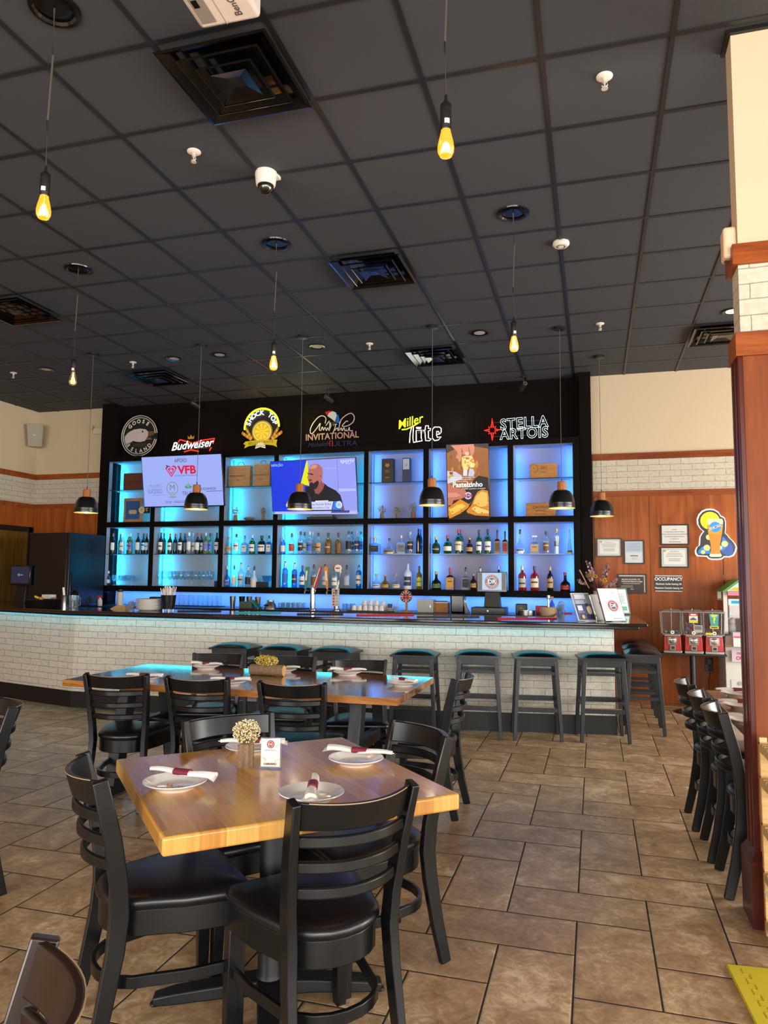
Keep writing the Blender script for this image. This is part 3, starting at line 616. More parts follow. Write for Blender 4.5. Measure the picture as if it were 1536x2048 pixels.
# ------------------------------------------------------------------ screens
def screen(name, lab, loc, W, H, yaw, tilt, roll, cat='screen'):
    t = thing(name, lab, cat, loc); t.rotation_mode = 'XYZ'
    m = Matrix.Rotation(yaw, 3, 'Z') @ Matrix.Rotation(tilt, 3, 'X') @ Matrix.Rotation(roll, 3, 'Y'); t.rotation_euler = m.to_euler()
    b = MB(MBLACKG); b.box(-W/2-.008, W/2+.008, .0, .035, -H/2-.016, H/2+.008); b.build('bezel', t, bevel=.004)
    b = MB(MBLACKM); b.box(-.2, .2, .035, .07, -.15, .15); b.tube([(0, .05, 0), (0, .25, .02)], .03); b.build('wall_mount', t)
    return t
t = screen('television', 'tilted wall screen showing a red heart logo and sponsor names', (-5.511, 8.9, 2.783), 1.25, .70, 0, .173, 0, 'television')
W, H = 1.25, .70
a = Art(W, H, lambda h: ecol(h, .95)); a.y0 = -.001
def P(x, y): return ((x-20)/1250*W-W/2+(.0), H/2-(y-262+(x-18)*.042-0)/790*H)     # photo crop -> panel metres
a.rect(-W/2, W/2, -H/2, H/2, '#8f9fe0')
def at(x, y): u = (x-18-(y-235)*.055)/1232*W-W/2; v = H/2-(y-262+(x-18)*.042)/770*H; return u, v
a.text('APOIO', *at(632, 310), .075, '#262a3c', sx=.85)
cx, cz = at(488, 470)
def heart(s, c):
    pts = [(cx-s*.0, cz-s*1.0)]
    for k in range(0, 13): an = PI+(-PI*k/12); pts.append((cx-s*.5+s*.5*math.cos(an), cz+s*.35+s*.5*math.sin(an)))
    for k in range(0, 13): an = PI-(PI*k/12); pts.append((cx+s*.5+s*.5*math.cos(an), cz+s*.35+s*.5*math.sin(an)))
    a.poly(pts, c)
for s, c in ((.088, '#c4123c'), (.066, '#8f9fe0'), (.048, '#c4123c'), (.026, '#8f9fe0')): heart(s, c)
u, v = at(420, 392); a.poly([(u-.02, v+.022), (u+.03, v-.004), (u+.01, v-.03)], '#1b3da0')
a.text('VFB', *at(735, 455), .155, '#c40f38', bold=.006, sx=1.1)
a.text('LIFE AND HEALTH INSURANCE', *at(715, 538), .026, '#3a3470')
a.text('MULHERES', *at(235, 705), .05, '#6d7690', sx=.8); a.rect(*[at(125, 0)[0]+.01, at(345, 0)[0]], at(235, 738)[1], at(235, 735)[1], '#6d7690'); a.text('SUCESSO', *at(240, 790), .085, '#5d667f', sx=.66); a.lines(at(130, 0)[0]+.02, at(350, 0)[0]+.02, at(240, 855)[1], at(240, 840)[1], 1, '#7d86a8')
u, v = at(512, 735); a.ring(u, v, .078, .082, '#7c8c80'); a.ring(u, v, .085, .092, '#6d7d74'); a.text('M', u, v+.005, .12, '#66766e'); a.disc(u, v-.06, .014, '#8a9440', sx=1.6, sz=.6)
a.lines(u-.055, u+.055, v-.135, v-.105, 2, '#7a7440')
u, v = at(762, 700)
for an, ln in ((0, .085), (.55, .075), (-.55, .075), (1.1, .07), (-1.1, .07)):
    s, c = math.sin(an), math.cos(an); a.poly([(u, v-.03), (u+s*ln*.5-c*.018, v-.03+c*ln*.5+s*.018), (u+s*ln, v-.03+c*ln), (u+s*ln*.5+c*.018, v-.03+c*ln*.5-s*.018)], '#6f9a86' if abs(an) < 1 else '#3f8a74')
a.text('TRUE', *at(745, 815), .085, '#4d5674', sx=.75); a.text('JUDAMISSE', *at(1070, 735), .05, '#22283f'); a.lines(at(960, 0)[0]+.03, at(1210, 0)[0]+.03, at(1080, 778)[1], at(1080, 764)[1], 1, '#333a66')
a.text('04.04 - SABADO | 16', *at(600, 945), .05, '#4c5578', sx=.9)
a.build('picture', t, flat=True)
# second screen: studio guest
t = screen('television', 'wall screen showing a bald bearded man in black shirt', (-3.552, 8.9, 2.659), 1.215, .69, -.048, .14, -.004, 'television')
W, H = 1.215, .69; a = Art(W, H, lambda h: ecol(h, .9)); a.y0 = -.001
def q(x, y): u = (x-85-(y-320)*.04)/1300*W-W/2; v = H/2-(y-340+(x-85)*.046)/750*H; return u, v
a.rect(-W/2, W/2, -H/2, H/2, '#0a34d0'); a.poly([q(655, 315), q(1388, 280), q(1425, 1075), q(700, 1090)], '#8b93e6')
a.poly([q(655, 315), q(672, 345), q(690, 680), q(560, 660)], '#d8dc10')
a.poly([q(1115, 300), q(1118, 300), q(1140, 720), q(1136, 720)], '#3c3f88'); a.poly([q(1140, 715), q(1400, 715), q(1402, 745), q(1142, 760)], '#a9b2f4')
a.poly([q(940, 420), q(1110, 420), q(1112, 440), q(940, 440)], '#9aa2ee')
a.poly([q(635, 700), q(720, 680), q(800, 640), q(920, 640), q(985, 690), q(1100, 745), q(1170, 810), q(1215, 960), q(1225, 1060), q(640, 1070)], '#0b0c1a')
a.poly([q(1185, 950), q(1212, 950), q(1232, 1020), q(1180, 1020)], '#7a4440')
a.poly([q(760, 700), q(880, 590), q(905, 640), q(935, 655), q(900, 740), q(840, 802), q(790, 790)], '#8a4a44')
a.poly([q(685, 490), q(690, 430), q(720, 385), q(780, 365), q(850, 375), q(895, 420), q(908, 500), q(895, 590), q(860, 650), q(800, 700), q(740, 690), q(690, 640), q(682, 600), q(672, 560)], '#a8625a')
a.poly([q(700, 430), q(740, 390), q(790, 375), q(830, 400), q(800, 430), q(730, 440)], '#c88a80')
a.poly([q(850, 520), q(885, 505), q(895, 540), q(880, 590), q(858, 585)], '#b86e62'); a.poly([q(862, 530), q(880, 520), q(884, 550), q(868, 570)], '#7a4038')
a.poly([q(700, 655), q(735, 615), q(760, 650), q(830, 600), q(850, 640), q(810, 720), q(740, 735), q(700, 690)], '#17101a')
a.poly([q(686, 615), q(735, 605), q(745, 630), q(700, 645)], '#a04e54'); a.poly([q(684, 592), q(740, 590), q(745, 606), q(686, 610)], '#3a1e20')
a.poly([q(672, 495), q(695, 500), q(700, 520), q(680, 515)], '#2a1618'); a.poly([q(705, 500), q(760, 510), q(758, 530), q(712, 520)], '#2a1618'); a.poly([q(690, 520), q(706, 575), q(674, 580), q(668, 560)], '#b87068')
a.poly([q(695, 890), q(950, 882), q(945, 912), q(700, 918)], '#0a0a10'); a.lines(q(710, 0)[0]+.03, q(940, 0)[0]+.03, q(820, 908)[1], q(820, 892)[1], 1, '#e6e8ff', .8)
a.poly([q(640, 915), q(1068, 898), q(1040, 1018), q(645, 1030)], '#c3c8f2'); a.text('City, mas Rolando Brilho', *q(840, 945), .042, '#26284a', sx=.85); a.text('do Real contra o City', *q(840, 992), .042, '#26284a', sx=.85)
a.poly([q(1080, 898), q(1180, 890), q(1200, 1015), q(1050, 1020)], '#1e74e0'); u, v = q(1155, 945); a.disc(u, v, .045, '#e8ecff'); a.ring(u, v, .026, .036, '#7ab4f0'); a.disc(u, v, .022, '#86b6ea'); a.disc(u, v+.004, .009, '#c9a040')
u, v = q(378, 965); a.disc(u, v, .034, '#cfd3e0'); a.disc(u, v+.035, .018, '#b88a3a'); a.disc(u, v, .022, '#eef0ff')
a.poly([q(125, 1065), q(1425, 1022), q(1425, 1068), q(130, 1100)], '#a9b0ea'); a.poly([q(130, 1062), q(165, 1060), q(168, 1092), q(132, 1095)], '#18b088'); a.poly([q(1045, 1030), q(1320, 1020), q(1310, 1055), q(1040, 1062)], '#3a3c80')
a.text('seleção', *q(205, 385), .06, '#8fd0ff'); a.text('sportv', *q(1282, 325), .075, '#dfe4ff'); a.lines(q(1240, 0)[0], q(1330, 0)[0], q(1282, 372)[1], q(1282, 355)[1], 1, '#b5bdf6')
a.build('picture', t, flat=True)
# third screen, upright: pastries
W, H = .515, .925
t = screen('menu_screen', 'upright screen advertising golden fried pastries with a white heading', (-1.498, 8.95, 2.667), W, H, .172, .246, -.024, 'television')
a = Art(W, H, lambda h: ecol(h, .85)); a.y0 = -.001
def q(x, y): u = (x-170-(y-130)*.02)/1060*W-W/2; v = H/2-(y-135+(x-170)*.02)/1800*H; return u, v
a.rect(-W/2, W/2, -H/2, H/2, '#9a5a1e')
for k in range(22):
    u0 = random.uniform(-W/2+.03, W/2-.05); v0 = random.uniform(.05, H/2-.06); a.disc(u0, v0, random.uniform(.015, .05), random.choice(['#b4701f', '#7c3f12', '#c98a34', '#8d5420']), sx=.4, sz=1.0); a.k -= 1
a.k += 1
a.poly([(-W/2, H/2), (W/2, H/2), (W/2, H/2-.06), (.1, H/2-.03), (-.1, H/2-.03), (-W/2, H/2-.1)], '#2e1409')
a.poly([q(185, 760), q(400, 780), q(560, 880), q(560, 960), q(190, 1080)], '#cfc4d6'); a.poly([q(240, 780), q(340, 790), q(320, 860), q(250, 850)], '#b02a2a'); a.poly([q(200, 900), q(330, 830), q(350, 880), q(220, 950)], '#9ab030')
a.poly([q(880, 960), q(990, 880), q(1230, 930), q(1240, 1220), q(700, 1215)], '#0c0908'); a.poly([q(250, 1190), q(1250, 1210), q(1260, 1960), q(200, 1960)], '#150c08')
a.poly([q(285, 140), q(860, 115), q(885, 180), q(880, 300), q(830, 410), q(790, 400), q(770, 300), q(745, 380), q(690, 395), q(560, 340), q(545, 470), q(520, 545), q(480, 530), q(470, 470), q(420, 460), q(415, 400), q(455, 350), q(440, 290), q(380, 230)], '#d98868')
a.poly([q(640, 300), q(720, 300), q(750, 370), q(690, 390), q(640, 350)], '#eeb8a4'); a.poly([q(560, 200), q(600, 300), q(560, 345), q(545, 260)], '#a85040'); a.poly([q(740, 180), q(775, 300), q(765, 330), q(725, 230)], '#a85040')
a.poly([q(560, 430), q(640, 395), q(800, 395), q(890, 460), q(925, 560), q(870, 680), q(790, 690), q(740, 640), q(700, 760), q(690, 880), q(590, 880), q(600, 720), q(565, 620)], '#efd77a')
a.poly([q(820, 410), q(890, 440), q(925, 560), q(890, 610), q(870, 500)], '#d03818')
for k in range(30):
    u0, v0 = q(random.uniform(590, 870), random.uniform(420, 640)); a.disc(u0, v0, random.uniform(.006, .016), random.choice(['#e0902a', '#f4ea9c', '#c46a18', '#f7f2c4']), 8); a.k -= 1
a.k += 1
a.poly([q(760, 700), q(850, 720), q(885, 800), q(860, 890), q(720, 890), q(740, 780)], '#c3c8e0'); a.poly([q(620, 720), q(700, 760), q(695, 880), q(600, 880)], '#d8dce8')
a.poly([q(190, 1060), q(420, 1180), q(640, 1220), q(680, 1300), q(640, 1400), q(520, 1450), q(340, 1480), q(300, 1600), q(200, 1600)], '#c07058'); a.poly([q(200, 1290), q(420, 1290), q(540, 1360), q(400, 1400), q(200, 1400)], '#d98e76')
a.poly([q(205, 1660), q(350, 1560), q(520, 1450), q(750, 1580), q(720, 1660), q(520, 1800), q(240, 1930), q(210, 1850)], '#d98a1c'); a.poly([q(230, 1720), q(420, 1590), q(560, 1560), q(660, 1620), q(520, 1720), q(300, 1830)], '#efc04a')
a.poly([q(670, 1740), q(800, 1600), q(880, 1400), q(960, 1270), q(1080, 1215), q(1220, 1250), q(1245, 1420), q(1250, 1870), q(900, 1850), q(700, 1790)], '#d2861e'); a.poly([q(850, 1560), q(920, 1380), q(1060, 1260), q(1200, 1300), q(1230, 1600), q(1050, 1650)], '#e9bd5c'); a.poly([q(800, 1680), q(900, 1620), q(1240, 1740), q(1240, 1800), q(960, 1800)], '#efcb6c')
for k in range(46):
    x_, y_ = random.choice([(random.uniform(720, 1220), random.uniform(1480, 1820)), (random.uniform(240, 640), random.uniform(1600, 1780))]); a.disc(*q(x_, y_), random.uniform(.003, .009), random.choice(['#a85a10', '#f6dc80', '#b8701a']), 8); a.k -= 1
a.k += 1
u, v = q(718, 1365); a.disc(u, v, .046, '#e8b8d0'); a.ring(u, v, .03, .044, '#c02848', a0=-.5, a1=.5); a.ring(u, v, .03, .044, '#c02848', a0=PI-.5, a1=PI+.5); a.disc(u, v, .027, '#18181e'); a.text('DR', u, v, .034, '#f0f0f0')
a.text('Enquanto o prato principal não', *q(580, 915), .024, '#ffffff', align='CENTER'); a.text('chega, aproveite para abrir', *q(555, 962), .024, '#ffffff'); a.text('o apetite com o nosso', *q(470, 1010), .024, '#ffffff')
a.text('Pastelzinho', *q(705, 1095), .088, '#ffffff', bold=.0022, sx=.93); a.text('Crocante, quentinho e irresistível', *q(850, 1190), .022, '#ffffff')
a.build('picture', t, flat=True)
# ------------------------------------------------------------------ neon and beer signs above the shelving
YN = 9.36
NW = em('neon_white', '#fff8ef', 2.2); NR = em('neon_red', '#ff1f14', 3.2); NY = em('neon_yellow', '#e8f01e', 3.2); NWOFF = mat('unlit_neon_tube', '#cfc4b8', .3); NP = em('neon_pale', '#d8e6ee', 1.3)
def sign(name, lab, px, py, cat='sign', Y=YN):
    p = AY(px, py, Y); t_ = thing(name, lab, cat, tuple(p)); b_ = MB(MBLACKM); b_.box(-.05, .05, .0125, YW-.021-Y, -.03, .03); b_.build('wall_bracket', t_); return t_, p
def rel(p, px, py, Y=YN): q_ = AY(px, py, Y); return (q_.x-p.x, q_.z-p.z)
# round bird sign
t, p = sign('neon_sign', 'round white-ringed bird sign reading GOOSE ISLAND, leftmost on black wall', 280, 872)
R = (AY(315, 872, YN).x-AY(244.5, 872, YN).x)/2
a = Art(1, 1); a.disc(0, 0, R*.99, '#0a0908', 48); a.build('backboard', t, flat=True)
b = MB(NWOFF)
for r in (R, R*.90): b.tube([(r*math.cos(2*PI*k/40+.1), -.02, r*math.sin(2*PI*k/40+.1)) for k in range(39)], R*.022, 6, up=(0, 1, 0))
b.build('tube_ring', t)
a = Art(1, 1, y=-.012); a.arc('GOOSE', 0, 0, R*.72, R*.26, '#e6dbd0', PI/2+.1, 1.5, bold=.003); a.arc('ISLAND', 0, 0, R*.76, R*.25, '#e6dbd0', -PI/2-.02, 1.75, inside=True, bold=.002); a.build('lettering', t, flat=True)
def g(x, y): return ((x-860)/330*R, (1075-y)/330*R)
a = Art(1, 1, lambda h: mat('bird_'+h[1:], h, .5), y=-.004)
a.poly([g(575, 1075), g(640, 1010), g(740, 965), g(860, 955), g(960, 970), g(1015, 1010), g(1020, 1060), g(995, 1120), g(960, 1160), g(870, 1175), g(790, 1165), g(740, 1150), g(600, 1200), g(578, 1130)], '#c9bcb8')
a.poly([g(600, 1195), g(740, 1152), g(690, 1185), g(620, 1275)], '#8a8480'); a.poly([g(1015, 1010), g(1110, 1005), g(1165, 1000), g(1110, 1070), g(1010, 1095)], '#6a4a2e'); a.poly([g(990, 1105), g(1060, 1110), g(1100, 1145), g(975, 1145)], '#7a5836'); a.disc(*g(912, 1005), R*.045, '#16120f')
a.build('bird_emblem', t, flat=True)
a = Art(1, 1, y=-.003); a.rect(*[g(730, 0)[0], g(990, 0)[0]], g(0, 1255)[1], g(0, 1190)[1], '#2e241a'); a.build('small_plate', t, flat=True)
# bow tie beer neon
t, p = sign('neon_sign', 'white script Budweiser neon inside a red bow tie outline', 388, 890)
q = lambda x, y: rel(p, 280+x*.1302, 880+y*.1302)
b = MB(NR)
for path in ([(600, 35), (625, 0), (800, 45)], [(835, 45), (990, 5), (1155, -20), (1130, 60)], [(1105, 120), (1075, 170)], [(690, 185), (800, 155), (910, 178)]):
    b.tube([(q(*c)[0], -.02, q(*c)[1]) for c in path], .008, 6, up=(0, 1, 0))
b.build('red_tube', t)
a = Art(1, 1, y=-.035); u, v = q(810, 95); a.text('Budweiser', u, v+.012, .17, NW, bold=.0016, shear=.38, rot=.06, sx=.94); a.build('script_tube', t, flat=True)
a = Art(1, 1, y=-.03); u, v = q(800, -30); a.poly([(u-.05, v-.02), (u-.055, v+.03), (u-.025, v+.005), (u, v+.045), (u+.025, v+.005), (u+.055, v+.03), (u+.05, v-.02)], '#c9973a'); a.build('crown', t, flat=True)
b = MB(MBLACKM); b.box(-.3, .3, .0, .012, -.06, -.045); b.box(-.3, .3, 0, .012, .03, .045); b.build('carrier_frame', t)
# wheat beer sign
t, p = sign('neon_sign', 'round lit SHOCK TOP beer sign with orange slice and wheat ears', 524, 858)
k = .1758; q = lambda x, y: rel(p, 470+x*k, 800+y*k)
cx, cz = q(310, 310); R = q(505, 310)[0]-cx
a = Art(1, 1); a.disc(cx, cz, R, '#16140e', 48); a.build('backboard', t, flat=True)
b = MB(NY); b.tube([(cx+R*math.cos(x_), -.02, cz+R*math.sin(x_)) for x_ in [(-.02+PI*1.04*i/30) for i in range(31)]], .013, 6, up=(0, 1, 0)); b.build('yellow_tube', t)
a = Art(1, 1, y=-.02); a.arc('SHOCK TOP', cx, cz-.01, R*.80, R*.36, em('neon_cool_white', '#eaf6ff', 1.4), PI/2, 2.55, bold=.003); a.build('lettering', t, flat=True)
a = Art(1, 1, lambda h: ecol(h, .8), y=-.006)
u, v = q(310, 360); a.disc(u, v, R*.60, '#b8902c', 40); a.disc(u, v, R*.52, '#f2e38a', 40); a.disc(u, v, R*.47, '#e2a818', 40)
for kk in range(9): an = kk*2*PI/9; a.poly([(u, v)]+[(u+R*.42*math.cos(an+d), v+R*.42*math.sin(an+d)) for d in (.08, .3, .55)], '#f6d53a'); a.k -= 1
a.k += 1; a.build('orange_slice', t, flat=True)
a = Art(1, 1, lambda h: ecol(h, .6), y=-.016)
for s in (-1, 1):
    for j_ in range(2):
        u0, v0 = q(310+s*105, 460); an = PI/2-s*(.55+.42*j_)
        for m_ in range(6):
            uu, vv = u0+math.cos(an)*(.04+.03*m_)*1.0, v0+math.sin(an)*(.04+.03*m_)
            a.disc(uu, vv, .018, '#d88a1c' if m_ % 2 else '#f0b64a', 8, sx=1, sz=1.5); a.k -= 1
    a.k += 1
a.build('wheat', t, flat=True)
a = Art(1, 1, lambda h: ecol(h, .75), y=-.03)
pts = [q(*c) for c in ((130, 478), (250, 462), (380, 455), (492, 455), (480, 505), (490, 540), (445, 520), (370, 512), (250, 515), (170, 530), (115, 555), (130, 515), (105, 505))]; a.poly(pts, '#cdb21c')
u, v = q(305, 490); a.text('BELGIAN WHITE', u, v, .062, '#4e3f0c', rot=.05, sx=.85)
u, v = q(300, 540)
for m_ in range(9): an = PI*m_/8; a.poly([(u, v), (u+.08*math.cos(an-.13), v-.01+.08*math.sin(an-.13)), (u+.08*math.cos(an+.13), v-.01+.08*math.sin(an+.13))], '#f4edc0'); a.k -= 1
a.build('ribbon', t, flat=True)
# golf umbrella sign
t, p = sign('neon_sign', 'unlit script neon reading INVITATIONAL under a red white blue umbrella', 665, 848)
q = lambda x, y: rel(p, 470+x*k, 800+y*k)
def nt_(b, pts, r=.006, n_=8):
    P_ = [q(*c) for c in pts]; out = []
    for i_ in range(len(P_)-1):
        p0 = P_[max(0, i_-1)]; p1 = P_[i_]; p2 = P_[i_+1]; p3 = P_[min(len(P_)-1, i_+2)]
        for s_ in range(n_):
            f = s_/n_; h = lambda a0, a1, a2, a3: .5*((2*a1)+(-a0+a2)*f+(2*a0-5*a1+4*a2-a3)*f*f+(-a0+3*a1-3*a2+a3)*f**3)
            out.append((h(p0[0], p1[0], p2[0], p3[0]), -.02, h(p0[1], p1[1], p2[1], p3[1])))
    out.append((P_[-1][0], -.02, P_[-1][1])); b.tube(out, r, 6, up=(0, 1, 0))
b = MB(NWOFF)
nt_(b, [(1030, 270), (1040, 215), (1010, 185), (960, 195), (900, 260), (865, 330), (865, 380), (890, 380), (940, 320), (975, 270), (965, 340), (985, 350)])
nt_(b, [(985, 345), (1000, 310), (1012, 345), (1030, 315), (1045, 350), (1060, 320), (1078, 350), (1085, 260), (1095, 300), (1075, 350)])
nt_(b, [(1040, 295), (1080, 240)]); nt_(b, [(1120, 380), (1150, 290), (1120, 285), (1165, 280)]); nt_(b, [(1140, 350), (1170, 320), (1180, 352), (1200, 250)])
nt_(b, [(1200, 270), (1215, 225), (1270, 175), (1325, 155), (1360, 190), (1350, 250), (1290, 295), (1225, 300), (1270, 245), (1290, 250)])
nt_(b, [(1195, 350), (1215, 320), (1225, 352), (1245, 318), (1255, 352), (1275, 330), (1262, 350), (1290, 350), (1305, 315), (1310, 350), (1345, 352)])
b.build('script_tube', t)
a = Art(1, 1, lambda h: ecol(h, .55), y=-.01)
a.poly([q(*c) for c in ((1025, 140), (1070, 125), (1115, 130), (1065, 150), (1050, 180))], '#d8201c'); a.poly([q(*c) for c in ((1115, 130), (1150, 145), (1160, 180), (1140, 250), (1100, 215), (1055, 185), (1070, 150))], '#d9d2bc'); a.poly([q(*c) for c in ((1150, 145), (1180, 180), (1190, 215), (1190, 270), (1145, 255), (1162, 190))], '#1464b8')
a.build('umbrella_emblem', t, flat=True)
a = Art(1, 1, y=-.012); u, v = q(1105, 415); a.text('INVITATIONAL', u, v, .125, mat('dull_pink_tube', '#b4897c', .4), bold=.002, sx=.93, rot=.015); u, v = q(950, 510); a.text('Michelob', u, v, .085, '#141a4c', shear=.3, rot=.03); u, v = q(1250, 500); a.text('ULTRA', u, v, .10, '#141a4c', sx=1.2); a.build('lettering', t, flat=True)
b = MB(mat('dull_red_tube', '#b03030', .4)); b.tube([(q(*c)[0], -.02, q(*c)[1]) for c in ((1085, 530), (1085, 465), (1112, 465), (1112, 530))], .006, 6, up=(0, 1, 0)); b.build('red_tube', t)
# white neon with small yellow script
t, p = sign('neon_sign', 'white neon reading lite with small yellow Miller script', 843, 862)
k = .2214; q = lambda x, y: rel(p, 780+x*k, 810+y*k)
b = MB(NW)
def neon(b, paths, r):
    for path in paths: b.tube([(q(*c)[0], -.02, q(*c)[1]) for c in path], r, 6, up=(0, 1, 0))
neon(b, [[(180, 345), (185, 260), (200, 195), (215, 195), (210, 300), (215, 340), (295, 325), (285, 300), (285, 230), (240, 232), (240, 330)], [(240, 205), (285, 205), (280, 215), (245, 215), (240, 205)],
         [(300, 235), (320, 230), (325, 190), (350, 190), (350, 215), (370, 215), (365, 235), (350, 235), (350, 300), (375, 310), (360, 325), (325, 325), (318, 240)],
         [(450, 265), (425, 270), (425, 240), (440, 240), (450, 265), (465, 250), (465, 215), (450, 202), (405, 202), (385, 225), (385, 300), (405, 325), (440, 318), (465, 290), (430, 295), (422, 270)]], .0055)
b.build('white_tube', t)
a = Art(1, 1, y=-.03); u, v = q(182, 165); a.text('Miller', u, v+.01, .17, em('neon_yellow_script', '#e8f01e', 1.3), bold=.0015, shear=.3, rot=.24, sx=.9); a.build('yellow_script', t, flat=True)
b = MB(NY); neon(b, [[(110, 225), (150, 222), (210, 195), (260, 165)]], .007); b.build('yellow_underline', t)
# outlined letters with red star
t, p = sign('neon_sign', 'pale outlined neon reading STELLA ARTOIS with red star, rightmost', 1040, 858)
q = lambda x, y: rel(p, 780+x*k, 810+y*k)
a = Art(1, 1, y=-.02); u, v = q(1210, 170); a.text('STELLA', u, v, .20, NP, tube=.003, rot=.03, sx=.86, bold=.004, spacing=1.12); u, v = q(1212, 262); a.text('ARTOIS', u, v, .19, NP, tube=.003, rot=.01, sx=.86, bold=.004, spacing=1.12); a.build('letter_tube', t)
b = MB(NR); u, v = q(925, 230); pts = []
for i_ in range(16):
    an = i_*PI/8+PI/2; r = (.155 if i_ % 8 == 0 else .105 if i_ % 4 == 0 else .065) if i_ % 2 == 0 else .036; pts.append((u+r*math.cos(an), -.02, v+r*math.sin(an)))
b.tube(pts, .007, 6, up=(0, 1, 0), closed=True); b.build('star_tube', t)
b = MB(MBLACKM); b.box(-.35, .35, .0, .01, .095, .105); b.box(-.35, .35, 0, .01, -.09, -.08); b.build('carrier_frame', t)
for (x_, y_, z_, c_, e_) in [(-4.55, 9.2, 3.42, (1, .15, .1), 1.5), (-3.75, 9.15, 3.6, (1, .95, .4), 3), (-1.75, 9.2, 3.5, (1, 1, .9), 2.5)]: point('neon_glow', (x_, y_, z_), e_, c_, .15)
# ------------------------------------------------------------------ dining chairs (local front = +Y)
def seat_outline(s=1.0, n=10):
    pts = [(.215*s, .20*s), (.222*s, .14*s), (.203*s, .0), (.172*s, -.09*s)]
    for i in range(1, n): a = -PI*i/n*1.0; pts.append((.165*s*math.cos(a), -.10*s+.135*s*math.sin(a)))
    pts += [(-.172*s, -.09*s), (-.203*s, .0), (-.222*s, .14*s), (-.215*s, .20*s), (-.19*s, .212*s), (.19*s, .212*s)]
    return pts
def make_chair(mw, label):
    t = thing('dining_chair', label, 'chair')
    def lvl(z): return -.190-.08*max(0, (z-.42)/.42)**1.5
    def hwx(z): return .166+.030*max(0, (z-.42)/.42) if z > .42 else .166+.012*(1-z/.42)
    for sx in (-1, 1):
        b = MB(mw); ps = [(-.268, 0), (-.232, .15), (-.202, .32), (-.193, .42), (-.199, .52), (-.224, .66), (-.27, .84)]
        b.bar([(sx*hwx(z), y, z) for y, z in ps], .030, .055, up=(0, 1, 0), scale=[.8, .9, 1, 1.05, 1, .95, .85]); b.build('rear_post', t, bevel=.004)
        b = MB(mw); b.hexa([(sx*.198-.017, .155, 0), (sx*.198+.017, .155, 0), (sx*.198+.017, .191, 0), (sx*.198-.017, .191, 0)], [(sx*.190-.023, .142, .36), (sx*.190+.023, .142, .36), (sx*.190+.023, .192, .36), (sx*.190-.023, .192, .36)]); b.build('front_leg', t, bevel=.003)
    def bow(z, y, h, sag, th=.017, ext=.0): b = MB(mw); b.bar(arcpts(-hwx(z)+.008, hwx(z)-.008, y, -sag, 12, z), th, h, up=(0, 0, 1)); return b
    b = MB(mw); vs = []; n = 14
    for i in range(n+1):
        f = i/n; x = -.19+.38*f; bw_ = (1-(2*f-1)**2); 
        for yy, z in ((-.238, .755), (-.262, .838-.006*bw_)):
            for th in (-.009, .009): vs.append((x, yy-.075*bw_+th, z))
    fs = []
    for i in range(n):
        a, c = i*4, i*4+4
        fs += [(a, c, c+2, a+2), (a+1, a+3, c+3, c+1), (a+2, c+2, c+3, a+3), (a, a+1, c+1, c)]
    fs += [(0, 2, 3, 1), (n*4, n*4+1, n*4+3, n*4+2)]
    b.add(vs, fs); b.build('crest_rail', t, bevel=.004)
    b = MB(MWEAR); b.bar([(x, y-.0, z) for x, y, z in [(-.16+.32*i/12, -.262-.075*(1-((-.16+.32*i/12)/.19)**2)-.0088, .838-.006*(1-((-.16+.32*i/12)/.19)**2)-.001) for i in range(13)]], .0022, .0022); b.build('worn_edge', t)
    for z in (.724, .650, .576): bow(z, lvl(z)-.004, .034, .068).build('slat', t, bevel=.006)
    b = MB(mw); o = seat_outline(.965); b.prism(o, .345, .425); b.build('seat_frame', t, bevel=.004)
    b = MB(MSEAT); rings = [(.97, .425), (1.0, .430), (1.02, .442), (1.0, .454), (.93, .463), (.75, .470), (.45, .474), (.15, .475)]; vs = []; o = seat_outline(1.0); n = len(o)
    for s_, z in rings: vs += [(x*s_, y*s_, z) for x, y in o]
    fs = [(q*n+i, q*n+(i+1) % n, (q+1)*n+(i+1) % n, (q+1)*n+i) for q in range(len(rings)-1) for i in range(n)]; fs += [tuple((len(rings)-1)*n+i for i in range(n)), tuple(reversed(range(n)))]
    b.add(vs, [f[::-1] for f in fs]); b.build('cushion', t, ang=60)
    b = MB(mw); hp = [(.195, .16), (.186, .02)]+[(.158*math.cos(-PI*i/10), -.10+.135*math.sin(-PI*i/10)) for i in range(0, 11)]+[(-.186, .02), (-.195, .16)]
    b.bar([(x, y, .215) for x, y in hp], .016, .036); b.build('hoop_stretcher', t, bevel=.003)
    return t
def chair_from(p1, p2, face):            # chair placed by the two tops of its rear posts, facing 'face'
    m = (Vector(p1)+Vector(p2))/2; d = Vector(p2)-Vector(p1); n = Vector((-d.y, d.x)).normalized()
    if n.dot(Vector(face)) < 0: n = -n
    c = m+n*.27; return (c.x, c.y, 0), math.atan2(-n.x, n.y)
def A2(x, y, z=.84): p = AZ(x, y, z); return (p.x, p.y)
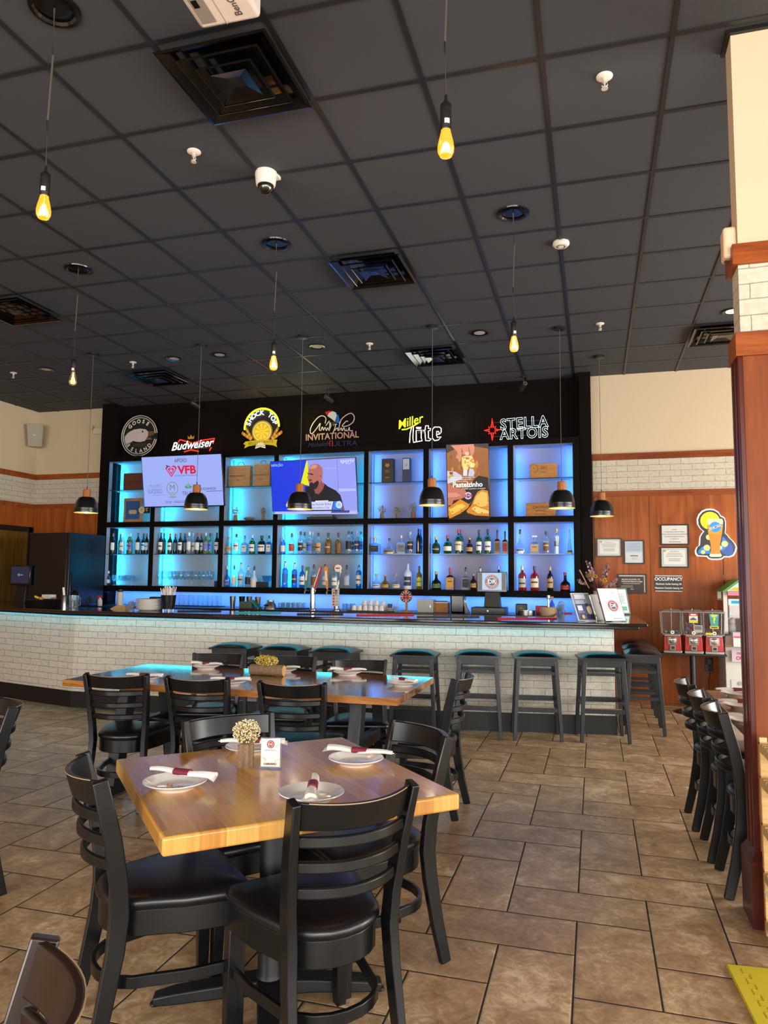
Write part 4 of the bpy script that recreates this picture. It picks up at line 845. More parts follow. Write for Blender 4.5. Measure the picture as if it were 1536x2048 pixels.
CH = [ # two post tops, facing, label, group
 (A2(600, 1602), A2(815, 1566), (-1, 1), 'black ladder-back chair nearest the camera, its back facing it, at the square table', 0),
 (A2(165, 1505), A2(200, 1562), (1, 1), 'black ladder-back chair with worn crest edge, left of the square light wood table', 0),
 (A2(795, 1440), A2(893, 1472), (-1, -1), 'black ladder-back chair on the right side of the square light wood table', 0),
 (A2(370, 1442), A2(540, 1425), (1, -1), 'black ladder-back chair behind the square table, beyond the vase of dried flowers', 0),
 (A2(181, 1347), A2(284, 1349), (0, 1), 'black chair on the near side of the long dark wood table, leftmost', 1),
 (A2(340, 1353), A2(448, 1357), (0, 1), 'black chair on the near side of the long table, middle one', 1),
 (A2(523, 1363), A2(645, 1367), (0, 1), 'black chair on the near side of the long table, rightmost', 1),
 (A2(390, 1306), A2(486, 1307), (0, -1), 'black chair on the bar side of the long table, furthest left of three', 1),
 (A2(531, 1311), A2(633, 1313), (0, -1), 'black chair on the bar side of the long table, behind the yellow flower log', 1),
 (A2(671, 1319), A2(768, 1320), (0, -1), 'black chair on the bar side of the long table, rightmost of three', 1),
 (A2(912, 1358), A2(934, 1345), (-1, 0), 'black ladder-back chair at the right end of the long table, seen from its side', 1),
 (A2(1365, 1352), A2(1384, 1372), (1, 0), 'black chair at the right hand table, furthest of three, nearest the candy machines', 2),
 (A2(1396, 1374), A2(1414, 1398), (1, 0), 'black chair at the right hand table, middle of three', 2),
 (A2(1424, 1398), A2(1447, 1428), (1, 0), 'black chair at the right hand table, nearest the camera of three', 2),
 (A2(28, 1416), (-2.93, 3.08), (-.55, -.84), 'black chair cut off by the left edge of the photo, level with the long table', 3)]
GR = ['chairs around the square table', 'chairs around the long table', 'chairs along the right hand table', 'chairs at the left edge']
c0 = make_chair(MCHAIR, '')
for k_, (p1, p2, fc, lab, g_) in enumerate(CH):
    loc, rz = chair_from(p1, p2, fc)
    if k_ == 0: put(c0, loc, rz); c0['label'] = lab; c0['group'] = GR[g_]
    else: dup(c0, loc, rz, lab, GR[g_])
c1 = make_chair(MBROWNCH, 'glossy ladder-back chair, brown from painted window reflection, only its crest showing in bottom left corner')
loc, rz = chair_from(A2(88, 1890), (-.70, .79), (-1, -1)); put(c1, loc, rz)
# ------------------------------------------------------------------ bar stools (front = +Y)
def make_stool():
    t = thing('bar_stool', '', 'bar stool')
    def leg(sx, sy): return [(sx*.168, sy*.128, .72), (sx*.21, sy*.172, 0)]
    for sx in (-1, 1):
        for sy in (-1, 1):
            b = MB(MSTOOL); b.bar(leg(sx, sy)[::-1], .036, .036, up=(0, 1, 0), scale=[.82, 1.08]); b.build('leg', t, bevel=.003)
    def at_(sx, sy, z): f = 1-z/.72; return (sx*(.168+.042*f), sy*(.128+.044*f), z)
    for z in (.60,):
        for sy in (-1, 1): b = MB(MSTOOL); b.bar([at_(-1, sy, z), at_(1, sy, z)], .018, .026); b.build('stretcher', t)
    for z, sx in ((.585, -1), (.585, 1), (.335, -1), (.335, 1)): b = MB(MSTOOL); b.bar([at_(sx, -1, z), at_(sx, 1, z)], .018, .03); b.build('stretcher', t)
    b = MB(MSTOOL); b.bar([at_(-1, -1, .275), at_(1, -1, .275)], .026, .042); fr = b.build('footrest', t, bevel=.003)
    b = MB(MSTAR); p = at_(0, -1, .297); b.box(-.15, .15, p[1]-.012, p[1]+.012, .296, .3); b.build('worn_strip', fr)
    b = MB(MSTOOL); b.bar([at_(-1, 1, .335), at_(1, 1, .335)], .02, .045); b.build('stretcher', t)
    b = MB(MSTOOL); b.box(-.19, .19, -.148, .148, .665, .735); b.build('apron', t, bevel=.004)
    b = MB(MSEAT); vs = []; N_ = 12; hx, hy = .213, .172
    def sq(u): return (1-abs(u)**4)
    for i in range(N_+1):
        for j in range(N_+1):
            u, v = -1+2*i/N_, -1+2*j/N_; vs.append((hx*u, hy*v, .748+.048*(sq(u)**.7)*(sq(v)**.7)*(1-.25*v*v-.2*u*u)))
    fs = [(i*(N_+1)+j, (i+1)*(N_+1)+j, (i+1)*(N_+1)+j+1, i*(N_+1)+j+1) for i in range(N_) for j in range(N_)]
    b.add(vs, fs); b.box(-hx, hx, -hy, hy, .732, .75); b.build('cushion', t, ang=60)
    return t
st = make_stool(); r0 = .17
SB = [((.045, 7.145), .165, 'charcoal bar stool at the right corner of the bar front, nearest the end'), ((-.54, 7.03), .165, 'charcoal bar stool second from the right along the brick bar front'), ((-1.07, 6.95), .12, 'charcoal bar stool third from the right along the brick bar front'),
      ((-1.63, 6.755), .06, 'charcoal bar stool just right of the long table, behind its right corner'), ((-2.42, 6.755), -.05, 'bar stool behind the long table, its blue-lit seat showing above the rightmost chair'), ((-2.96, 6.755), -.03, 'bar stool behind the long table, in the middle of three seats'), ((-3.50, 6.755), .0, 'bar stool furthest left of all, behind the long table'),
      ((.44, 7.66), PI/2-.0, 'bar stool tucked at the end of the bar, nearest the camera of three'), ((.44, 8.20), PI/2, 'bar stool at the end of the bar, middle of three'), ((.44, 8.78), PI/2, 'bar stool at the end of the bar, furthest, by the cherry wood wall')]
for k_, ((x, y), rz, lab) in enumerate(SB):
    if k_ == 0: put(st, (x, y, 0), rz); st['label'] = lab; st['group'] = 'bar stools'
    else: dup(st, (x, y, 0), rz, lab, 'bar stools')
# ------------------------------------------------------------------ tables
MTOP = M_planks('light_butcher_block', ['#a26a2a', '#bb843c', '#d09e50', '#b27832'], .22, 'X', .075, .42, .15)
MTOPD = M_planks('dark_acacia_block', ['#3c1c0c', '#8a4f22', '#c08040', '#5e3216'], .12, 'X', .03, .6, .8)
MTOPO = M_planks('oak_top', ['#9c6a34', '#bb8648', '#a97740'], .2, 'X', .09, .7, .6)
t = thing('dining_table', 'square light butcher block table in the foreground, set with four plates', 'table', (-1.107, 2.457, 0), math.radians(-46.7))
b = MB(MTOP); b.box(-.475, .475, -.475, .475, .698, .75); b.build('tabletop', t, bevel=.008, seg=3)
b = MB(MIRON); b.box(-.28, .28, -.03, .03, .685, .698); b.box(-.03, .03, -.28, .28, .685, .698); b.build('top_plate', t)
b = MB(MIRON); b.lathe([(.065, .05), (.05, .075), (.044, .09), (.044, .685)], n=28); b.build('column', t)
for k_ in range(4):
    an = math.radians(46.7+204+90*k_)
    b = MB(MIRON); dx, dy = math.cos(an), math.sin(an)
    b.bar([(dx*.03, dy*.03, .052), (dx*.15, dy*.15, .046), (dx*.32, dy*.32, .030), (dx*.39, dy*.39, .020)], .075, .042, scale=[1.2, 1.05, .9, .7]); b.cyl((dx*.385, dy*.385), .018, 0, .012, 12); b.build('foot', t, bevel=.006)
# long table
LX0, LX1, LY0, LY1 = -3.46, -1.12, 4.20, 5.19
t = thing('dining_table', 'long glossy dark acacia table set with six plates before the bar', 'table', ((LX0+LX1)/2, (LY0+LY1)/2, 0))
hx, hy = (LX1-LX0)/2, (LY1-LY0)/2
b = MB(MTOPD); b.box(-hx, hx, -hy, hy, .708, .75); b.use(wood('acacia_edge', '#b4763a', '#7c4a1e', .3, 'X', 1.2)); b.box(-hx-.001, hx+.001, -hy-.001, -hy+.002, .71, .748); b.build('tabletop', t)
for sx in (-1, 1):
    X = sx*(hx-.33)
    for sy in (-1, 1):
        b = MB(MSTOOL); b.hexa([(X-.04, sy*.36-.05, .05), (X+.04, sy*.36-.05, .05), (X+.04, sy*.36+.05, .05), (X-.04, sy*.36+.05, .05)], [(X-.04, sy*.22-.05, .708), (X+.04, sy*.22-.05, .708), (X+.04, sy*.22+.05, .708), (X-.04, sy*.22+.05, .708)]); b.build('leg', t, bevel=.004)
    b = MB(MSTOOL); b.box(X-.045, X+.045, -.44, .44, 0, .06); b.build('foot_beam', t, bevel=.004)
    b = MB(MSTOOL); b.box(X-.03, X+.03, -.28, .28, .36, .44); b.build('cross_beam', t, bevel=.004)
b = MB(MSTOOL); b.box(-(hx-.33), hx-.33, -.02, .02, .37, .43); b.build('long_stretcher', t)
# right hand table
t = thing('dining_table', 'oak topped table along the right side, mostly hidden by the partition', 'table', (1.13, 4.45, 0))
b = MB(MTOPO); b.box(-.45, .45, -.62, .75, .71, .75); b.build('tabletop', t, bevel=.005)
b = MB(MIRON); b.cyl((0, 0), .045, .04, .71, 20); b.build('column', t)
for k_ in range(4): an = PI/4+PI/2*k_; b = MB(MIRON); b.bar([(0, 0, .045), (math.cos(an)*.36, math.sin(an)*.36, .02)], .06, .035); b.build('foot', t)
# ------------------------------------------------------------------ plates and rolled napkins
def make_plate():
    t = thing('side_plate', '', 'plate')
    b = MB(MPORC); b.lathe([(.0001, .004), (.055, .004), (.058, 0), (.064, .0), (.068, .007), (.098, .019), (.105, .024), (.104, .0265), (.095, .0235), (.07, .011), (.06, .0085), (.0001, .0085)], n=40); b.build('dish', t, ang=50); return t
def make_napkin():
    t = thing('napkin_roll', '', 'napkin')
    b = MB(MNAP); n = 11; pth = []; sc = []
    for i in range(n):
        f = i/(n-1); pth.append((-.13+.26*f, .004*math.sin(f*6), .016+.003*math.sin(f*9))); sc.append([.7, .8, .88, .94, 1, 1, .98, 1.0, 1.08, 1.18, 1.3][i])
    sec = [(.0135*math.cos(2*PI*k/10)*(1+.16*(k % 2)), .0085*math.sin(2*PI*k/10)*(1+.2*((k+1) % 2))) for k in range(10)]
    b.sweep(pth, sec, scale=sc); b.add([(.09, -.014, .018), (.145, -.032, .006), (.145, .028, .006), (.09, .014, .018), (.14, -.0, .018)], [(0, 1, 4), (0, 4, 3), (3, 4, 2)]); b.build('cloth', t, ang=25)
    b = MB(MBAND); b.sweep([(-.03, .0, .0165), (.03, .0, .0165)], [(.017*math.cos(2*PI*k/14), .0112*math.sin(2*PI*k/14)) for k in range(14)]); b.build('paper_band', t)
    b = MB(MMETAL); b.box(-.138, -.12, -.004, .004, .014, .017); b.build('fork_tip', t)
    return t
pl = make_plate(); nk = make_napkin(); first = True
PL = [((350, 1568), -.08, .75, 'on the left side of the square table', 'white plate with crumbs, left side of the square table'), ((712, 1521), .0+PI, .75, 'on the far right side of the square table', 'white side plate on the far right side of the square table'),
      ((623, 1590), -1.24, .75, 'with fork showing, nearest on the square table', 'white plate on the square table, just beyond the crest of the nearest chair'), ((503, 1497), .3, .75, 'behind the dried flower vase on the square table', 'white side plate behind the dried flower vase'),
      ((412, 1334), PI, .75, 'on the long table, far side, furthest left', 'white plate at the far left seat of the long table'), ((287, 1358), .1, .75, 'on the long table above the leftmost near chair', 'white plate above the leftmost near chair of the long table'),
      ((459, 1366), .25, .75, 'on the long table, near side, middle seat', 'white plate at the middle near seat of the long table'), ((565, 1341), PI+.1, .75, 'on the long table beside the yellow flower log', 'white plate just right of the yellow flower log'),
      ((695, 1346), PI+.2, .75, 'on the long table, far side, rightmost', 'white plate at the rightmost far seat of the long table'), ((806, 1367), -.6, .75, 'at the right end of the long table', 'white plate at the right end of the long table'),
      ((1478, 1389), 0.05, .75, 'on the right hand table, furthest of three', 'white plate on the right hand table, furthest'), ((1487, 1413), .05, .75, 'on the right hand table, middle of three', 'white plate on the right hand table, middle of three'), ((1500, 1443), .05, .75, 'on the right hand table, nearest of three', 'white plate on the right hand table, nearest')]
for k_, ((px, py), rz, z, nl, lab) in enumerate(PL):
    p = AZ(px, py, z+.012); g_ = 'side plates set on the tables'; g2 = 'napkin rolls with burgundy bands'; nlab = 'white napkin roll with burgundy band '+nl
    off_ = Vector((0, .045)) if k_ in (0, 1) else Vector((0, .01))
    if k_ == 0: put(pl, (p.x, p.y, z)); pl['label'] = lab; pl['group'] = g_; put(nk, (p.x+off_.x, p.y+off_.y, z+.0235), rz); nk['label'] = nlab; nk['group'] = g2
    else: dup(pl, (p.x, p.y, z), 0, lab, g_); dup(nk, (p.x+off_.x, p.y+off_.y, z+.0235), rz, nlab, g2)
for ch in pl.children: pass
b = MB(mat('pastry_crumb', '#b07a3c', .8)); p0 = pl.location
for k_ in range(16): a_ = random.uniform(0, 6.28); r_ = random.uniform(.01, .075); q_ = (p0.x+r_*math.cos(a_), p0.y-.02+r_*.6*math.sin(a_)-.01, .7605+(.006 if r_ > .06 else 0)); b.ball(q_, random.uniform(.0015, .004), 6)
tag(b.build('crumb_scatter'), 'scattered pastry crumbs on the left plate of the square table', 'crumbs', kind='stuff')
# dried flower vase on square table
MBARK = noisy('bark', '#86674a', .85, 30, 1, .01); MLOG = mat('cut_log', '#c49a62', .7)
def bark(name): 
    m = noisy(name, '#7d6046', .85, 38, 1, .01); nt, N, L, b_ = nodes(m); n = mk(nt, 'ShaderNodeTexNoise', i_Scale=60.0, i_Detail=5.0); r = ramp(nt, [(.35, '#3f2f22'), (.5, '#80644a'), (.7, '#b89a76')]); L.new(n.outputs[0], r.inputs[0]); L.new(r.outputs[0], b_.inputs['Base Color']); return m
MBARK = bark('rough_bark')
p = AZ(491, 1534, .75); t = thing('flower_vase', 'small bark log vase holding cream dried flowers on the square table', 'vase', (p.x, p.y, .75))
b = MB(MBARK); rr = [.027+.005*math.sin(5*a_)+random.uniform(-.002, .002) for a_ in [2*PI*k/22 for k in range(22)]]
pts = [(r_*math.cos(2*PI*k/22), r_*math.sin(2*PI*k/22)) for k, r_ in enumerate(rr)]; b.prism(pts, 0, .002)
V_ = []; NR_ = 9
for q_ in range(NR_): V_ += [(x*(1+random.uniform(-.07, .07)), y*(1+random.uniform(-.07, .07)), .082*q_/(NR_-1)) for x, y in pts]
b.add(V_, [(q_*22+i_, q_*22+(i_+1) % 22, (q_+1)*22+(i_+1) % 22, (q_+1)*22+i_) for q_ in range(NR_-1) for i_ in range(22)]+[tuple((NR_-1)*22+i_ for i_ in range(22))]); b.use(MLOG); b.prism([(x*.8, y*.8) for x, y in pts], .08, .083); b.build('log_holder', t, ang=20)
def puff(parent, n, cx, cy_, cz, R, rz, cols, stem_to, sx=1, r0=.004, nm='dried_flowers'):
    b = MB(mat('stem_tan', '#8a7a4a', .8)); pp = []
    for k in range(n):
        while 1:
            v = Vector((random.uniform(-1, 1), random.uniform(-1, 1), random.uniform(-.8, 1)))
            if .35 < v.length < 1: break
        c = (cx+v.x*R*sx, cy_+v.y*R, cz+v.z*rz); pp.append(c)
        if k % 3 == 0: b.tube([(stem_to[0]+v.x*R*sx*.5, stem_to[1]+v.y*.006, stem_to[2]), c], .0009, 4)
    b.build('stem', parent)
    b = MB(dcol(cols[0]))
    for k, c in enumerate(pp): b.use(dcol(cols[k % len(cols)])); b.lathe([(.0001, -r0), (r0*.85, -r0*.4), (r0, .2*r0), (r0*.6, r0*.8), (.0001, r0)], c, 6)
    o = b.build(nm, parent); o['kind'] = 'stuff'; return o
puff(t, 560, 0, 0, .128, .052, .046, ['#e2cfa2', '#f0e2c0', '#c9b284', '#d8c69a'], (0, 0, .08), r0=.0031)
p = AZ(541, 1538, .75); t = thing('table_card', 'clear acrylic stand with a pink printed menu card, beside the vase', 'card', (p.x, p.y, .75), math.radians(12))
b = MB(MACR); b.box(-.038, .038, -.004, .004, .004, .113); b.box(-.042, .042, -.02, .02, 0, .004); b.build('acrylic_stand', t)
a = Art(.072, .105, y=-.0045); z0 = .06
a.rect(-.035, .035, z0-.05, z0+.05, '#ecd9cb'); a.disc(0, z0+.03, .0145, '#8a2a22'); a.ring(0, z0+.03, .0095, .0105, '#ecd9cb'); a.text('DR', 0, z0+.03, .011, '#f2e6dc'); a.rect(-.022, .022, z0+.008, z0+.0095, '#5a4a44'); a.text('CARDÁPIO', 0, z0-.04, .0095, '#4a2c24', bold=.0004)
a.ring(-.03, z0-.03, .012, .014, '#d08a7c', a0=0, a1=1.6); a.ring(.032, z0+.02, .01, .012, '#d08a7c', a0=1.6, a1=3.4); a.ring(.03, z0-.035, .011, .0125, '#d08a7c', a0=1.2, a1=3.4)
a.build('printed_card', t, flat=True)
# yellow flower log
p = AZ(531, 1352, .75); t = thing('flower_log', 'half log planter of yellow and cream dried flowers on the long table', 'flower arrangement', (p.x, p.y+.03, .75))
b = MB(MBARK); b.M = Matrix.Translation((0, 0, .038)) @ Matrix.Rotation(PI/2, 4, 'Y'); b.lathe([(.0001, -.13), (.037, -.13), (.04, -.12), (.037, 0), (.041, .12), (.038, .13)], n=18); b.use(MLOG); b.lathe([(.037, .1302), (.0001, .1304)], n=18); b.build('log', t, ang=30)
puff(t, 620, -.01, 0, .105, .047, .04, ['#b89a28', '#d8bb3a', '#8f8a30', '#e6dcae', '#cfa82c'], (0, 0, .06), sx=2.0, r0=.0042)
# yellow foam mat, bottom right
p0, p1 = AZ(1452, 1927, .012), AZ(1536, 1936, .012)
t = thing('foam_mat', 'yellow interlocking foam floor mat in the bottom right corner', 'mat', (p0.x, p0.y, 0), math.atan2(p1.y-p0.y, p1.x-p0.x))
my = noisy('yellow_foam', '#d2bc22', .8, 400, .5, .001)
b = MB(my); b.box(.0, .9, -.9, 0, 0, .012); b.build('mat_body', t, bevel=.003)
b = MB(mat('yellow_foam_seam', '#a8951a', .8))
pts = []; y = -.03; s_ = 0
while y > -.85: pts += [(.045+.02*s_, y)]; y -= .035; pts += [(.045+.02*s_, y)]; s_ = 1-s_
b.bar([(x, y, .0123) for x, y in pts], .0035, .0015); b.build('interlock_seam', t)
# bamboo rack in front of the partition
MBAM = wood('bamboo', '#dcb87e', '#c49a5e', .45, 'X', 1.5)
t = thing('bamboo_rack', 'light bamboo slatted rack at the right edge, in front of the partition', 'rack', (.655, 3.26, 0))
for x in (0, .5):
    for y in (0, .19): b = MB(MBAM); b.box(x, x+.03, y, y+.03, 0, .80); b.build('post', t, bevel=.003)
for z in (.06, .25, .44, .63, .77):
    b = MB(MBAM)
    b.box(.03, .5, -.002, .012, z-.03, z+.0); b.box(0, .03, .03, .19, z-.03, z); 
    for k_ in range(5): b.box(.0, .53, .01+k_*.043, .04+k_*.043, z, z+.01)
    b.build('slatted_shelf', t)
p = AZ(1536, 1712, .33); b = MB(mat('printed_paper', '#e2c8ac', .7)); b.box(-.10, .10, -.10, 0, 0, .001)
b.use(dcol('#6a4a3a')); 
for k_ in range(4): b.box(-.08, .08, -.02-k_*.02, -.015-k_*.02, .001, .0014)
o = tag(b.build('paper_sheet'), 'printed paper sheet sticking out from the front of the bamboo rack', 'paper'); o.location = (.715, 3.258, .25)
# ------------------------------------------------------------------ bottles and glasses on the shelving
GB = {'clear': glassy('bottle_clear', '#dfeaf0', .16), 'blue': glassy('bottle_blue', '#4fa8e8', .2), 'green': glassy('bottle_green', '#2f9a45', .2), 'palegreen': glassy('bottle_pale_green', '#b9c56a', .16),
      'dark': mat('bottle_dark', '#0c1210', .08, coat=.5), 'black': mat('bottle_black', '#08080b', .08, coat=.5), 'amber': glassy('bottle_amber', '#b8602a', .18), 'gold': glassy('bottle_gold', '#dcae45', .15),
      'red': glassy('bottle_red', '#f0505a', .14), 'olive': mat('bottle_olive', '#1d3a1e', .1, coat=.4), 'brown': mat('bottle_brown', '#2a1309', .1, coat=.4), 'purpleblack': mat('bottle_plum', '#160a10', .1, coat=.4), 'white': mat('bottle_frosted', '#d4dbe0', .3)}
CC = {'clear': 'clear', 'blue': 'pale blue', 'green': 'green', 'palegreen': 'pale green', 'dark': 'dark', 'black': 'black', 'amber': 'amber', 'gold': 'golden', 'red': 'red', 'olive': 'dark green', 'brown': 'brown', 'purpleblack': 'plum dark', 'white': 'frosted'}
LC = {'white': '#e8e4dc', 'cream': '#e6d9b4', 'blue': '#3c6ac8', 'violet': '#7c74c8', 'black': '#1b1714', 'orange': '#d98a4a', 'red': '#c22c2c', 'navy': '#232c66', 'gold': '#b58a3c', 'lime': '#c4d42e', 'green': '#3f8f3a', 'brown': '#7a4a22', 'tan': '#c79a62', 'silver': '#b4b8bc', 'grey': '#6f7276', 'yellow': '#e0a422', 'pale': '#cfd8de'}
PF = {'wine': [(.96, 0), (1, .02), (1, .60), (.93, .66), (.6, .73), (.36, .78), (.34, .97), (.38, .98), (.38, 1)],
      'liquor': [(.96, 0), (1, .02), (1, .58), (.9, .66), (.5, .73), (.33, .77), (.3, 1)],
      'tall': [(.96, 0), (1, .02), (1, .68), (.85, .74), (.4, .78), (.34, 1)],
      'squat': [(.7, 0), (.9, .04), (1, .2), (1, .42), (.85, .58), (.4, .66), (.33, .7), (.3, 1)],
      'dome': [(.98, 0), (1, .06), (.95, .2), (.7, .42), (.35, .56), (.2, .66), (.17, 1)],
      'square': [(.98, 0), (1, .02), (1, .58), (.9, .62), (.35, .68), (.3, .72), (.28, 1)],
      'cone': [(1, 0), (1, .05), (.6, .4), (.32, .7), (.2, 1)],
      'hip': [(.8, 0), (.82, .1), (.72, .3), (.95, .62), (1, .74), (.8, .84), (.4, .88), (.38, 1)],
      'bell': [(.95, 0), (1, .04), (1, .34), (.9, .44), (.45, .54), (.3, .62), (.26, 1)]}
def bottle(px, pytop, hw, kind, gl, lb, cap, zbase, Y, lab, group, pour=False, deep=False):
    q = AY(px, pytop, Y); h = q.z-zbase; r = hw*(q-C0).dot(CF)/FPX
    t = thing('bottle', lab, 'bottle', (q.x, Y, zbase), 0, group)
    pr = [(rr*r, zz*h) for rr, zz in PF[kind]]; n = 4 if kind == 'square' else 16
    b = MB(glassy('square_clear', '#d5dfe4', .03, .1, .35) if (kind == 'square' and gl == 'clear') else glassy('square_amber', '#b8602a', .04, .1, .3) if (kind == 'square' and gl == 'amber') else GB[gl])
    if kind == 'square':
        def s2(rr, lo, hi): return [(-rr, -rr*.6, lo), (rr, -rr*.6, lo), (rr, rr*.6, lo), (-rr, rr*.6, lo)]
        b.hexa(s2(r*.96, 0, 0), s2(r, .56*h, 0)); b.hexa(s2(r, .56*h, 0), s2(r*.4, .66*h, 0)); b.cyl((0, 0), r*.26, .66*h, h, 12)
    else: b.lathe([(.0001, 0)]+pr+[(.0001, h)], n=n)
    b.build('glass_body', t, ang=50)
    lo, hi = {'wine': (.2, .55), 'liquor': (.14, .5), 'tall': (.2, .56), 'squat': (.16, .4), 'dome': (.06, .2), 'square': (.12, .5), 'cone': (.02, .14), 'hip': (.3, .5), 'bell': (.1, .3)}[kind]
    if lb:
        b = MB(dcol(LC[lb]))
        if kind == 'square': b.box(-r*.78, r*.78, -r*.6-.002, -r*.6-.0008, lo*h, hi*h); b.use(dcol('#4a4038')); b.box(-r*.5, r*.5, -r*.6-.0028, -r*.6-.002, (lo+(hi-lo)*.62)*h, (lo+(hi-lo)*.74)*h)
        else:
            rm = max(rr for rr, zz in PF[kind] if lo-.05 <= zz <= hi+.08 or kind == 'bell' and zz == .04 or zz == .02)*r*1.012 if kind not in ('cone', 'dome') else r*.99
            b.lathe([(rm, lo*h), (rm, hi*h)], n=12, ph=PI+.35, arc=PI-.7)
            if random.random() < .75:
                b.use(dcol(random.choice(['#3a2f28', '#6b3b2a', '#2f3a55', '#8c7442'])) if lb not in ('black', 'navy', 'brown') else dcol('#c9b27a')); rm *= 1.008; m_ = lo+(hi-lo)*random.uniform(.35, .6); b.lathe([(rm, m_*h), (rm, (m_+.06)*h)], n=8, ph=PI+.7, arc=PI-1.4)
        b.build('label', t)
    cm = {'red': '#a3202c', 'black': '#15130f', 'gold': '#b08d3e', 'white': '#ddd8d0', 'cork': '#b98a55', 'silver': '#a9abad', 'green': '#2d5a30', 'blue': '#20489a', 'lime': '#9fb52c'}[cap]
    b = MB(mat('cap_'+cap, cm, .3, .2 if cap in ('gold', 'silver') else 0)); cr = {'square': .3, 'dome': .22, 'cone': .22, 'bell': .3, 'hip': .42}.get(kind, .37)*r
    if kind == 'square' and cap in ('silver', 'gold') and lb == 'tan': b.box(-r*.55, r*.55, -r*.3, r*.3, h*.93, h*1.03)
    else: b.lathe([(cr, (.84 if cap != 'cork' else .88)*h), (cr*1.04, h*.99), (cr*.8, h*1.003), (.0001, h*1.003)], n=12)
    b.build('cap', t)
    if pour: b = MB(MBLACKG); b.lathe([(r*.3, h), (r*.22, h*1.04)], n=10); b.use(MSTEEL); b.tube([(0, 0, h*1.03), (.003, 0, h*1.1), (.014, -.004, h*1.15)], .004, 6); b.build('pourer', t)
    if deep and False: pass
ORD = ['leftmost', 'second from left', 'third from left', 'fourth from left', 'fifth from left', 'sixth from left', 'seventh from left', 'eighth from left', 'ninth from left', 'tenth from left', 'eleventh from left', 'twelfth from left', 'thirteenth from left', 'fourteenth from left', 'fifteenth from left', 'sixteenth from left']
def row(x0, y0, sc, zb, where, items, group):
    for k_, it in enumerate(items):
        x, yt, hw, kind, gl, lb, cap = it[:7]; pour = 'p' in it[7:]; Y = 9.33 if 'b' in it[7:] else 9.25
        lab = '%s bottle%s, %s %s, %s %s' % (CC[gl], (', %s label' % lb if lb else ''), cap, 'pourer' if pour else 'top', ORD[k_], where)
        bottle(x0+x*sc, y0+yt*sc+(6 if pour else 0)*sc*4, hw*sc, kind, gl, lb, cap, zb, Y, lab, group, pour)
ZLg, ZLb = ZG['low'], ZL0
A = (205, 1040, .16276); Bc = (440, 1040, .1953); Cc = (730, 1040, .1953); Dc = (1010, 1040, .1107)
W_ = 'wine'
row(*A, ZLg, 'on glass in bay one', [(135, 165, 28, W_, 'dark', 'white', 'red'), (222, 172, 26, W_, 'dark', None, 'black', 'b'), (247, 160, 29, W_, 'clear', 'white', 'white'), (330, 165, 26, W_, 'olive', 'white', 'silver', 'b'), (347, 162, 29, W_, 'palegreen', 'violet', 'silver'),
    (441, 160, 30, W_, 'dark', 'white', 'black'), (508, 166, 28, W_, 'dark', 'pale', 'black', 'b'), (547, 165, 29, W_, 'dark', 'pale', 'red')], 'wine bottles in the first bay')
row(*A, ZLg, 'on glass in bay two', [(722, 155, 30, W_, 'dark', 'white', 'black'), (758, 163, 27, W_, 'dark', 'grey', 'black', 'b'), (833, 165, 29, W_, 'dark', 'white', 'red'), (897, 170, 27, W_, 'dark', 'grey', 'red', 'b'), (960, 160, 30, W_, 'dark', 'white', 'black'), (1013, 165, 27, W_, 'dark', 'grey', 'black', 'b'),
    (1068, 152, 30, W_, 'clear', 'white', 'white'), (1120, 160, 27, W_, 'clear', 'cream', 'silver', 'b'), (1172, 162, 30, W_, 'dark', 'white', 'red'), (1217, 165, 27, W_, 'dark', 'white', 'red', 'b'), (1272, 155, 30, W_, 'palegreen', 'violet', 'silver'), (1324, 160, 29, W_, 'palegreen', 'violet', 'black', 'b'), (1408, 155, 27, W_, 'dark', 'pale', 'black')], 'wine bottles in the second bay')
row(*Bc, ZLg, 'on glass in bay three', [(97, 175, 32, 'squat', 'clear', 'orange', 'cork'), (170, 125, 30, 'tall', 'clear', 'white', 'black', 'p'), (255, 145, 33, 'square', 'clear', 'pale', 'green', 'p'), (332, 152, 32, 'liquor', 'green', 'white', 'silver'), (430, 160, 40, 'liquor', 'black', 'white', 'black'), (505, 160, 30, 'square', 'blue', 'white', 'black')], 'spirit bottles in the third bay')
row(*Bc, ZLg, 'on glass in bay four', [(650, 175, 26, 'liquor', 'blue', 'white', 'silver'), (737, 120, 31, 'liquor', 'clear', 'red', 'black', 'p'), (828, 118, 29, 'liquor', 'clear', 'black', 'black'), (866, 124, 27, 'liquor', 'clear', 'cream', 'black', 'b'), (920, 118, 33, 'liquor', 'clear', 'blue', 'silver'), (950, 125, 26, 'liquor', 'clear', 'gold', 'silver', 'b'), (1010, 130, 32, 'liquor', 'clear', 'tan', 'black'),
    (1110, 130, 34, 'liquor', 'gold', 'brown', 'black'), (1215, 130, 34, 'liquor', 'gold', 'brown', 'black'), (1322, 115, 32, 'tall', 'clear', 'black', 'black'), (1350, 120, 26, 'tall', 'clear', 'black', 'black', 'b'), (1405, 112, 28, 'tall', 'clear', 'navy', 'silver'), (1445, 120, 26, 'tall', 'clear', 'blue', 'black', 'b')], 'spirit bottles in the fourth bay')
row(*Cc, ZLg, 'on glass in bay five', [(103, 180, 56, 'square', 'clear', 'black', 'gold'), (252, 185, 62, 'dome', 'clear', 'gold', 'black'), (372, 156, 44, 'square', 'clear', 'grey', 'silver'), (465, 123, 33, 'tall', 'clear', 'black', 'silver'), (547, 88, 24, 'wine', 'black', None, 'black'), (571, 97, 22, 'wine', 'black', 'navy', 'blue', 'b')], 'spirit bottles in the fifth bay')
